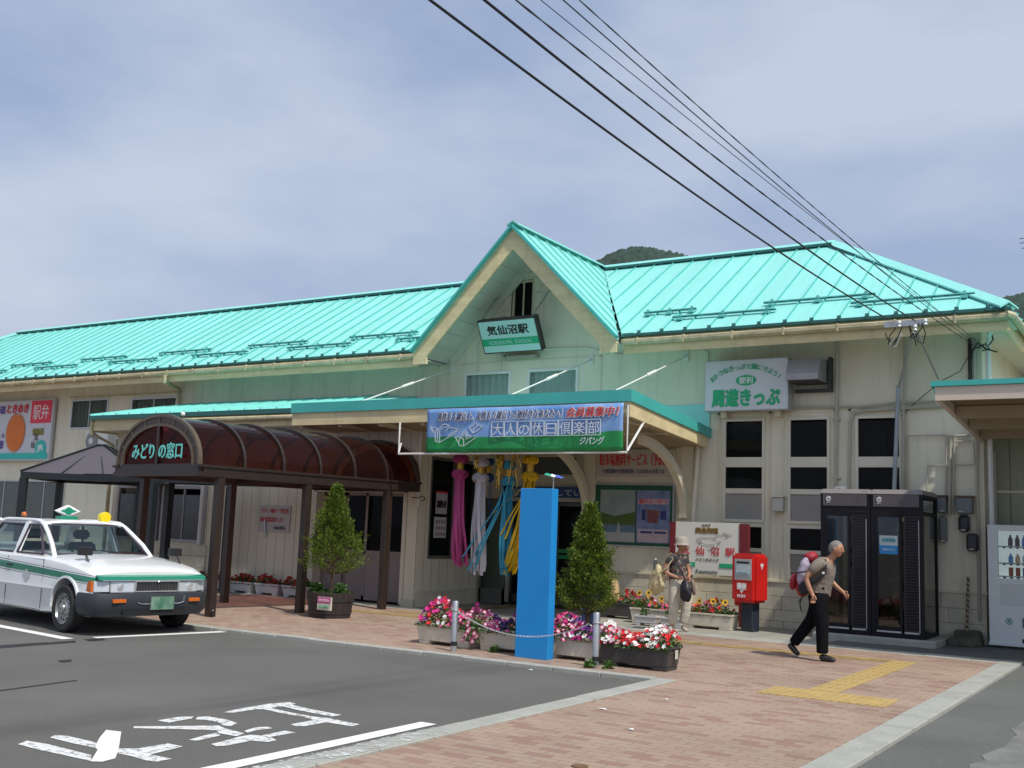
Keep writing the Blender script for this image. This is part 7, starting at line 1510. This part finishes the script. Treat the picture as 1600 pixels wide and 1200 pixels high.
an = thing('tv_antenna', 'thin rooftop aerial elements at the right picture edge', 'antenna', (1.0, 24, 4.0)); p = at(1622, 380, y=24); MB().tube([(p.x, 24, 4.0), (p.x, 24, p.z + .5)], .02, 6).build('mast', M_steel, an)
m_ = MB()
for yy in (373, 380, 388): a = at(1593 + (yy == 388) * 3, yy, y=24); m_.bar(a, (p.x + .2, 24, a.z), .015, .012)
m_.build('element', M_black, an)

# ============================================================ PEOPLE
def skinned(name, chains, mat, parent, sub=2, extra=None):
    """chains: list of [(x,y,z,r)...]; equal points are shared so the surface is continuous"""
    key = {}; vs = []; rs = []; ed = []
    def vid(p):
        k = tuple(round(c, 4) for c in p[:3])
        if k not in key: key[k] = len(vs); vs.append(p[:3]); rs.append((p[3], p[4] if len(p) > 4 else p[3]))
        return key[k]
    for c in chains:
        ids = [vid(p) for p in c]
        for a, b in zip(ids, ids[1:]): ed.append((a, b))
    me = bpy.data.meshes.new(name); me.from_pydata(vs, ed, []); o = bpy.data.objects.new(name, me); COL.objects.link(o)
    sk = o.modifiers.new('s', 'SKIN'); sk.use_smooth_shade = True
    for i, r in enumerate(rs): me.skin_vertices[0].data[i].radius = r; me.skin_vertices[0].data[i].use_root = (i == 0)
    if sub: ss = o.modifiers.new('d', 'SUBSURF'); ss.levels = sub; ss.render_levels = sub
    bpy.context.view_layer.update(); nm = mesh_from(o); o.modifiers.clear(); o.data = nm; nm.name = name
    mats = mat if isinstance(mat, (list, tuple)) else [mat]
    nm.materials.clear(); [nm.materials.append(x) for x in mats]
    if extra:
        bm = bmesh.new(); bm.from_mesh(nm); mbx = MB(); extra(mbx); vv = [bm.verts.new(v) for v in mbx.v]
        for f, mi in zip(mbx.f, mbx.mi):
            try: nf = bm.faces.new([vv[i] for i in f]); nf.smooth = True; nf.material_index = mi
            except ValueError: pass
        bm.to_mesh(nm); bm.free()
    o.parent = parent; return o
def hand(w, d, side, curl=.5, palm=(0, 0, -1)):
    """five finger chains from the wrist w, pointing along d; side = direction across the palm (towards the thumb)"""
    w = Vector(w); d = Vector(d).normalized(); s_ = Vector(side).normalized(); n_ = d.cross(s_).normalized(); k = w + d * .055; out_ = [[(*w, .023, .017), (*(w + d * .03), .030, .016), (*k, .034, .014)]]
    for i, ln in enumerate((.068, .076, .070, .055)):
        b = k + s_ * (.025 - i * .0165) ; m1 = b + d * (.01 + ln * .45) + n_ * ln * .12 * curl; m2 = b + d * (.01 + ln * (.8 - .25 * curl)) + n_ * ln * .55 * curl; m3 = b + d * (.01 + ln * (1 - .6 * curl)) + n_ * ln * .95 * curl
        out_.append([(*k, .034, .014), (*(b + d * .012), .0095), (*m1, .009), (*m2, .008), (*m3, .007)])
    tb__ = w + d * .025 + s_ * .026; out_.append([(*(w + d * .03), .030, .016), (*tb__, .011), (*(tb__ + d * .03 + s_ * .018 + n_ * .008), .0095), (*(tb__ + d * .052 + s_ * .018 + n_ * .016), .008)])
    return out_
def hair_shell(name, c, fwd, r, mat, parent, line=.15):
    c = Vector(c); f = Vector(fwd).normalized(); m_ = MB(); cc_ = c + Vector((0, 0, 1)) * r * .12 - f * r * .10; m_.ball(cc_, r, 26, 18, sc=(1.12, .92, 1.18))
    for i, v in enumerate(m_.v):
        d = (Vector(v) - cc_); q = d.normalized(); k = q.dot(f) * 1.0 - q.z * .75
        face = k > line or q.z < -.62; j = 1.07 + .035 * mnoise.noise(q * 9)
        m_.v[i] = tuple(cc_ + d * (.90 if face else j))
    return m_.build(name, mat, parent, local=True, smooth='all')
def headparts(c, fwd, r, skin_mi=0, dark_mi=1):
    """nose, ears, brows, eyes and mouth set on a head of radius r at c, facing fwd"""
    c = Vector(c); f = Vector(fwd).normalized(); s_ = Vector((0, 0, 1)).cross(f).normalized(); u = f.cross(s_)
    def ex(m_):
        m_.cur = skin_mi
        m_.ball(c + u * r * .12 - f * r * .10, r * 1.0, 20, 14, sc=(1.12, .92, 1.18)); m_.ball(c - u * r * .48 + f * r * .22, r * .62, 14, 10, sc=(1.05, .95, 1.0))
        nb = c + f * r * .93 + u * r * .10; m_.hexa([nb - s_ * .008 - f * .01, nb + s_ * .008 - f * .01, nb + s_ * .006 + f * .004, nb - s_ * .006 + f * .004, nb - s_ * .006 + u * .001 + f * 0, nb + s_ * .006 + u * .001, nb + s_ * .004 + u * .004, nb - s_ * .004 + u * .004]) if False else None
        m_.ball(c + f * r * 1.04 - u * r * .12, .014, 8, 6, sc=(1, .8, 1.1)); m_.tube([c + f * r * .95 + u * r * .22, c + f * r * 1.06 - u * r * .12], [.006, .011], 6)
        for q in (-1, 1): m_.ball(c + s_ * q * r * .93 - u * r * .02, .024, 8, 6, sc=(.8, .35, 1.2))
        m_.cur = dark_mi
        for q in (-1, 1):
            m_.ball(c + f * r * .86 + s_ * q * r * .38 + u * r * .12, .009, 8, 5, sc=(.6, 1, .6)); m_.tube([c + f * r * .87 + s_ * q * r * .20 + u * r * .30, c + f * r * .80 + s_ * q * r * .56 + u * r * .30], .004, 5)
        m_.tube([c + f * r * .93 + s_ * r * .24 - u * r * .46, c + f * r * .97 - u * r * .47, c + f * r * .93 - s_ * r * .24 - u * r * .46], .004, 5)
    return ex
M_skin = pm('tanned_skin', (.40, .20, .12), .55, var=.06, scale=20); M_dk = pm('dark_features', (.05, .03, .025), .6)
def soft(name, hexas, mat, parent, lev=2, wob=.012, seed=0):
    """soft cloth form: rounded boxes with a little crumple"""
    m_ = MB(); [m_.hexa(h) for h in hexas]; o = m_.build(name, mat, parent, local=True); ss = o.modifiers.new('d', 'SUBSURF'); ss.levels = lev; ss.render_levels = lev
    bpy.context.view_layer.update(); nm = mesh_from(o); o.modifiers.clear(); o.data = nm; nm.name = name
    for v in nm.vertices:
        q = Vector(v.co) * 14 + Vector((seed, 0, 0)); v.co += Vector((mnoise.noise(q), mnoise.noise(q + Vector((7, 3, 1))), mnoise.noise(q * 1.3 + Vector((2, 9, 4))))) * wob
    nm.polygons.foreach_set('use_smooth', [True] * len(nm.polygons)); return o
def rb6(x0, x1, y0, y1, z0, z1, lean=0, tp_=1.0):
    a, b = (y0 + y1) / 2, (y1 - y0) / 2; c, d = (x0 + x1) / 2, (x1 - x0) / 2
    f = lambda z, k, s: [(c - d * k + s, a - b * k, z), (c + d * k + s, a - b * k, z), (c + d * k + s, a + b * k, z), (c - d * k + s, a + b * k, z)]
    return f(z0, 1, 0) + f(z1, tp_, lean)
# ---- man with rucksack -----------------------------------------------------------------
mn = thing('person', 'grey haired man in black trousers and taupe shirt striding past with a rucksack', 'person', (-4.13, 13.95, .03), math.radians(-3))
hc = (.225, 0, 1.400)
body_ch = [[(0, 0, .84, .12), (.015, 0, .94, .11, .135), (.06, 0, 1.10, .11, .15), (.09, 0, 1.20, .085, .13), (.145, 0, 1.275, .055, .05), (.185, 0, 1.32, .05, .048), (.215, 0, 1.36, .055, .05)],
           [(.09, 0, 1.20, .085, .13), (.06, -.13, 1.225, .06), (.045, -.175, 1.205, .052), (-.03, -.215, 1.11, .042), (-.085, -.235, 1.03, .036), (-.05, -.235, .93, .033), (-.005, -.225, .835, .025)],
           [(.09, 0, 1.20, .085, .13), (.06, .13, 1.225, .06), (.05, .175, 1.205, .052), (.06, .21, 1.08, .042), (.10, .22, .98, .036), (.17, .21, .92, .03), (.24, .19, .87, .025)],
           [(0, 0, .84, .12), (.02, -.085, .79, .09), (.06, -.09, .46, .06), (.06, -.085, .10, .04)], [(0, 0, .84, .12), (-.01, .085, .79, .09), (-.11, .09, .48, .06), (-.34, .085, .19, .04)]]
body_ch += hand((-.005, -.225, .835), (.12, .03, -1), (1, 0, .1), .75); body_ch += hand((.24, .19, .87), (.7, 0, -.6), (.3, 0, .8), .7)
skinned('body', body_ch, [M_skin, M_dk], mn, 1, extra=headparts((.235, 0, 1.405), (1, 0, -.12), .082))
M_taupe = pm('taupe_shirt', (.20, .165, .135), .85, var=.18, scale=9, stretch=(6, 6, 1), bump=.8, bscale=16); M_blktr = pm('black_trousers', (.007, .007, .009), .95, spec=.1, var=.3, scale=7, bump=.9, bscale=13)
skinned('shirt', [[(-.012, 0, .79, .15, .17), (-.01, 0, .83, .15, .17), (.01, 0, .94, .145, .165), (.055, 0, 1.09, .14, .175), (.085, 0, 1.20, .11, .16), (.125, 0, 1.262, .070, .075)], [(.085, 0, 1.20, .11, .16), (.06, -.13, 1.23, .080), (.035, -.185, 1.19, .074), (-.045, -.222, 1.09, .070)], [(.085, 0, 1.20, .11, .16), (.06, .13, 1.23, .080), (.05, .185, 1.19, .074), (.06, .215, 1.08, .068)]], M_taupe, mn, 2)
skinned('trousers', [[(0, 0, .90, .135, .15), (-.005, 0, .82, .145, .16)], [(-.005, 0, .82, .145, .16), (.03, -.085, .70, .115), (.075, -.09, .48, .092), (.075, -.088, .30, .082), (.075, -.085, .13, .080), (.075, -.085, .09, .080)], [(-.005, 0, .82, .145, .16), (-.04, .085, .70, .115), (-.12, .09, .50, .092), (-.24, .09, .34, .080), (-.35, .088, .20, .074), (-.375, .088, .165, .072)]], M_blktr, mn, 2)
M_shoe = pm('black_shoe', (.014, .013, .013), .35, var=.1, coat=.2)
skinned('shoe', [[(.03, -.085, .045, .045, .042), (.10, -.087, .05, .045, .05), (.19, -.09, .036, .045, .033), (.25, -.092, .03, .036, .026)]], M_shoe, mn, 2)
skinned('shoe', [[(-.435, .088, .17, .042), (-.385, .088, .12, .046, .045), (-.33, .09, .058, .045, .036), (-.285, .09, .032, .036, .026)]], M_shoe, mn, 2)
M_ghair = pm('grey_hair', (.22, .20, .18), .9, var=.3, scale=30, bump=.6, bscale=90)
hair_shell('hair', (.235, 0, 1.405), (1, 0, -.12), .082, M_ghair, mn)
MB().box(-.02, -.12, .895, .11, .12, .925).build('belt', M_blktr, mn, local=True, bevel=.01)
st_m = MB(); st_m.tube([(.115, -.11, 1.27), (.14, -.135, 1.20), (.12, -.14, 1.10), (.03, -.17, 1.0), (-.09, -.14, .93)], .022, 8); st_m.tube([(.115, .11, 1.27), (.14, .135, 1.20), (.12, .14, 1.10), (-.09, .14, .93)], .022, 8)
# rucksack (carried: a thing of its own)
rk = thing('rucksack', 'maroon rucksack with a lavender front carried on the man\'s back', 'rucksack', (-4.13, 13.95, .03), math.radians(-3))
M_mar = pm('maroon_nylon', (.30, .012, .025), .6, var=.18, scale=8); M_lav = pm('lavender_nylon', (.42, .36, .46), .6, var=.14, scale=10); M_rblk = pm('black_webbing', (.015, .015, .02), .7)
soft('bag', [rb6(-.36, -.08, -.17, .17, .74, 1.27, .09, .86)], M_mar, rk, 3, .022, 1)
soft('top_lid', [rb6(-.24, .0, -.15, .15, 1.20, 1.38, .03, .8)], M_mar, rk, 2, .02, 2)
soft('front_panel', [rb6(-.30, -.12, -.20, -.05, .90, 1.32, .09, .85)], M_lav, rk, 3, .02, 3)
soft('side_pocket', [rb6(-.40, -.27, -.15, .1, .84, 1.10, .04, .85)], M_mar, rk, 2, .015, 4)
soft('bottle_pocket', [rb6(-.24, -.07, -.215, -.08, .80, 1.0, .02, 1.0)], M_rblk, rk, 2, .012, 5)
st_m.tube([(-.30, -.18, 1.08), (-.20, -.205, 1.09), (-.06, -.19, 1.12)], .010, 6).tube([(-.18, -.10, .80), (-.215, -.10, .70), (-.20, -.10, .62), (-.19, -.10, .60)], .009, 6).tube([(-.20, -.10, .76), (-.24, -.10, .72)], .006, 5)
st_m.build('strap', M_rblk, rk, local=True, smooth=True)
MB().box(.10, -.168, 1.09, .13, -.160, 1.12).build('buckle', M_wht, rk, local=True)
# ---- woman with bags ---------------------------------------------------------------------
WL_ = (-6.98, 16.0, .026); wa = math.radians(-18)
wn_ = thing('person', 'woman in floral blouse, white trousers and sun hat looking into her bag', 'person', WL_, wa)
ch_ = [[(0, 0, .80, .11), (.0, 0, .90, .095, .12), (.0, 0, 1.05, .10, .13), (.01, 0, 1.15, .08, .12), (.035, 0, 1.235, .045, .042), (.05, 0, 1.28, .043, .042), (.07, 0, 1.31, .055, .05)],
       [(.01, 0, 1.15, .08, .12), (-.01, -.12, 1.165, .05), (-.02, -.16, 1.14, .046), (-.07, -.20, 1.03, .040), (-.10, -.22, .955, .036), (.0, -.20, .90, .032), (.10, -.15, .865, .027), (.155, -.115, .850, .022)],
       [(.01, 0, 1.15, .08, .12), (-.005, .12, 1.165, .05), (.0, .16, 1.14, .046), (.02, .20, 1.02, .040), (.05, .21, .95, .036), (.13, .13, .90, .030), (.19, .04, .87, .022)],
       [(0, 0, .80, .11), (0, -.08, .76, .08), (.0, -.08, .42, .055), (-.03, -.08, .08, .035)], [(0, 0, .80, .11), (0, .08, .76, .08), (.13, .08, .45, .055), (.06, .08, .12, .035)]]
ch_ += hand((.155, -.115, .850), (.9, .45, -.2), (.1, .5, .7), .8); ch_ += hand((.19, .04, .87), (.55, -.3, -.75), (.6, -.4, .5), .8)
skinned('body', ch_, [M_skin, M_dk], wn_, 1, extra=headparts((.085, 0, 1.355), (1, .0, -.35), .078))
mt = pm('floral_blouse', (.05, .045, .045), .85, var=.1).copy(); mt.name = 'floral_blouse_print'; n_, l_ = mt.node_tree.nodes, mt.node_tree.links; vv_ = n_.new('ShaderNodeTexVoronoi'); vv_.inputs['Scale'].default_value = 34; tcx = n_.new('ShaderNodeTexCoord'); l_.new(tcx.outputs['Object'], vv_.inputs['Vector']); rr2 = n_.new('ShaderNodeValToRGB'); rr2.color_ramp.interpolation = 'CONSTANT'; e = rr2.color_ramp.elements; e[0].color = (.035, .035, .04, 1); e[1].position = .45; e[1].color = (.16, .06, .05, 1)
for ps, c in ((.58, (.09, .10, .07, 1)), (.72, (.26, .20, .16, 1)), (.85, (.04, .05, .07, 1))): x = e.new(ps); x.color = c
sxx = n_.new('ShaderNodeSeparateColor'); l_.new(vv_.outputs['Color'], sxx.inputs[0]); l_.new(sxx.outputs[0], rr2.inputs[0]); l_.new(rr2.outputs[0], n_['Principled BSDF'].inputs['Base Color'])
skinned('blouse', [[(0, 0, .76, .130, .15), (0, 0, .80, .128, .15), (0, 0, .92, .118, .145), (0, 0, 1.05, .122, .150), (.005, 0, 1.145, .095, .140), (.02, 0, 1.205, .055, .070)], [(.005, 0, 1.145, .095, .140), (-.01, -.12, 1.175, .068), (-.025, -.168, 1.13, .064), (-.06, -.195, 1.06, .060)], [(.005, 0, 1.145, .095, .140), (-.005, .12, 1.175, .068), (.0, .168, 1.13, .064), (.015, .195, 1.05, .058)]], mt, wn_, 2)
M_crm = pm('cream_trousers', (.56, .51, .42), .85, var=.12, scale=9, bump=.8, bscale=14)
skinned('trousers', [[(0, 0, .90, .12, .14), (0, 0, .86, .12, .14), (0, 0, .78, .130, .150)], [(0, 0, .78, .130, .150), (0, -.08, .66, .100), (.0, -.08, .44, .088), (-.015, -.08, .25, .080), (-.03, -.08, .10, .076)], [(0, 0, .78, .130, .150), (.05, .08, .66, .100), (.125, .08, .46, .088), (.10, .08, .28, .080), (.05, .08, .13, .072)]], M_crm, wn_, 2)
M_shoe2 = pm('beige_shoe', (.40, .34, .26), .6)
skinned('shoe', [[(-.06, -.08, .045, .04), (.02, -.08, .04, .042, .036), (.10, -.08, .028, .038, .024)]], M_shoe2, wn_, 2); skinned('shoe', [[(.02, .08, .10, .038), (.08, .08, .06, .040), (.15, .08, .03, .036, .024)]], M_shoe2, wn_, 2)
hair_shell('hair', (.085, 0, 1.355), (1, 0, -.35), .078, pm('dark_brown_hair', (.06, .04, .03), .8, var=.2, scale=40), wn_, .05)
ht = MB().lathe((.075, 0, 1.40), [(.128, -.028), (.124, -.036), (.104, .0), (.102, .01), (.098, .05), (.08, .085), (.035, .102), (.003, .104)], 22, cap=False)
o = ht.build('sun_hat', pm('beige_hat', (.36, .31, .27), .9, var=.12, scale=20), wn_, local=True, smooth=True); sm = o.modifiers.new('t', 'SOLIDIFY'); sm.thickness = .006
bgk = thing('handbag', 'black shoulder bag the woman holds open in front of her', 'handbag', WL_, wa)
soft('bag', [rb6(.11, .43, -.20, -.01, .46, .86, -.03, .62)], pm('black_leather', (.012, .012, .018), .5, var=.2, scale=12), bgk, 3, .02, 6)
MB().tube([(.24, -.08, .82), (.20, -.14, .95), (.12, -.155, 1.08), (.05, -.10, 1.19), (.0, .05, 1.24), (-.04, .12, 1.2)], .011, 6).build('strap', M_rblk, bgk, local=True, smooth=True)
skinned('cardigan', [[(.30, -.02, .84, .03, .05), (.36, -.04, .72, .03, .06), (.40, -.06, .60, .02, .05)]], pm('taupe_knit', (.22, .16, .13), .9, var=.15), bgk, 1)
tb2 = thing('tote_bag', 'cream cloth tote bag hanging from the woman\'s right shoulder', 'tote bag', WL_, wa)
M_tote = pm('cream_canvas', (.56, .47, .27), .85, var=.14, scale=10)
soft('bag', [rb6(-.50, -.04, -.31, -.11, .52, 1.08, .05, .60)], M_tote, tb2, 3, .045, 7)
MB().tube([(-.20, -.18, 1.0), (-.09, -.20, 1.12), (.0, -.155, 1.235), (.03, -.16, 1.15), (-.02, -.24, 1.0), (-.14, -.25, .92)], .012, 6).build('handle', M_tote, tb2, local=True, smooth=True)
wb = thing('water_bottle', 'clear plastic bottle sticking out of the cream tote bag', 'bottle', WL_, wa)
MB().lathe((-.30, -.20, .95), [(.032, 0), (.034, .02), (.034, .12), (.014, .16), (.014, .17)], 14).build('bottle', glass('bottle_plastic', (.75, .8, .85, 1), .35), wb, local=True, smooth=True); MB().lathe((-.30, -.20, 1.118), [(.016, 0), (.016, .018)], 12).build('cap', M_wht, wb, local=True)
# ---- person half hidden behind the conifer --------------------------------------------------
T3 = (-7.62, 14.3, .03); t3 = thing('person', 'person in blue jeans and pale blue top almost hidden behind the right hand conifer', 'person', T3, math.radians(70))
ch_ = [[(0, 0, .78, .11), (0, 0, .90, .10, .12), (.02, 0, 1.05, .10, .13), (.04, 0, 1.14, .08, .12), (.07, 0, 1.22, .045), (.09, 0, 1.27, .043), (.11, 0, 1.31, .055, .05)],
       [(.04, 0, 1.14, .08, .12), (.03, -.12, 1.16, .05), (.02, -.17, 1.13, .046), (.02, -.26, 1.0, .038), (.06, -.30, .90, .03), (.10, -.30, .84, .024)], [(.04, 0, 1.14, .08, .12), (.03, .12, 1.16, .05), (.02, .17, 1.13, .046), (.02, .21, .98, .038), (.10, .2, .90, .03), (.16, .18, .84, .024)],
       [(0, 0, .78, .11), (0, -.09, .72, .08), (.02, -.10, .42, .055), (0, -.10, .08, .035)], [(0, 0, .78, .11), (0, .09, .72, .08), (.02, .10, .42, .055), (0, .10, .08, .035)]]
ch_ += hand((.10, -.30, .84), (.2, 0, -1), (1, 0, .2), .8); ch_ += hand((.16, .18, .84), (.4, 0, -1), (1, 0, .2), .6)
skinned('body', ch_, [M_skin, M_dk], t3, 1, extra=headparts((.125, 0, 1.36), (1, 0, -.3), .076))
skinned('top', [[(0, 0, .82, .12, .14), (0, 0, .92, .12, .14), (.02, 0, 1.05, .12, .15), (.04, 0, 1.14, .095, .14), (.055, 0, 1.20, .055, .06)], [(.04, 0, 1.14, .095, .14), (.03, -.12, 1.17, .066), (.02, -.18, 1.12, .062), (.02, -.25, 1.01, .058)], [(.04, 0, 1.14, .095, .14), (.03, .12, 1.17, .066), (.02, .18, 1.12, .062), (.02, .205, 1.01, .056)]], pm('pale_blue_cloth', (.30, .42, .58), .85, var=.2, scale=14), t3, 2)
skinned('jeans', [[(0, 0, .85, .12, .135), (0, 0, .76, .13, .145)], [(0, 0, .76, .13, .145), (.01, -.09, .64, .10), (.02, -.10, .42, .082), (.0, -.10, .12, .075), (0, -.10, .08, .075)], [(0, 0, .76, .13, .145), (.01, .09, .64, .10), (.02, .10, .42, .082), (.0, .10, .12, .075), (0, .10, .08, .075)]], pm('blue_denim', (.03, .055, .14), .85, var=.25, scale=10), t3, 2)
hair_shell('hair', (.125, 0, 1.36), (1, 0, -.3), .076, MATS['dark_brown_hair'], t3)
for y_ in (-.10, .10): skinned('shoe', [[(-.04, y_, .04, .04), (.05, y_, .035, .04), (.13, y_, .025, .034, .024)]], M_shoe2, t3, 2)
pbg = thing('paper_bag', 'tan bag held low by the person behind the conifer', 'bag', (-7.26, 14.22, .6)); a = at(962, 897, y=14.2); b = at(975, 925, y=14.2)
skinned('bag', [[(.05, .0, .30, .02, .04), (.06, 0, .20, .11, .06), (.08, 0, .0, .12, .06), (.08, 0, -.05, .11, .05)]], pm('tan_paper', (.48, .32, .16), .8, var=.12), pbg, 1)

# ---- small things on the ground -------------------------------------------------------------
for (px, py, w_, c_, nm_, lab) in ((941, 1108, .05, M_wht, 'litter', 'white scrap of paper on the brick paving near the kerb corner'), (985, 1140, .03, M_wht, 'litter', 'tiny white scrap on the brick paving below the larger scrap'), (1040, 1093, .02, M_wht, 'litter', 'white speck on the paving left of the yellow tactile strip'), (828, 1047, .035, M_wht, 'litter', 'white scrap lying on the asphalt along the kerb by the pylon')):
    p = at(px, py, z=.034 if px != 828 else .006); m_ = MB().add([p + Vector((-w_, -.01, .002)), p + Vector((.0, -.02, .006)), p + Vector((w_, .0, .002)), p + Vector((.01, .025, .008)), p + Vector((-w_ * .6, .02, .003))], [(0, 1, 2, 3, 4)]); tag(m_.build(nm_, c_, fix=False), lab, 'litter', 'litter on the ground')
p = at(906, 1197, z=.034); tag(MB().lathe((p.x, p.y, .03), [(.055, 0), (.055, .008), (.045, .009), (.01, .007)], 20).build('utility_cover', pm('rusty_iron', (.16, .09, .04), .8, var=.3, scale=30)), 'small rusty round utility cover set in the brick paving', 'utility cover')
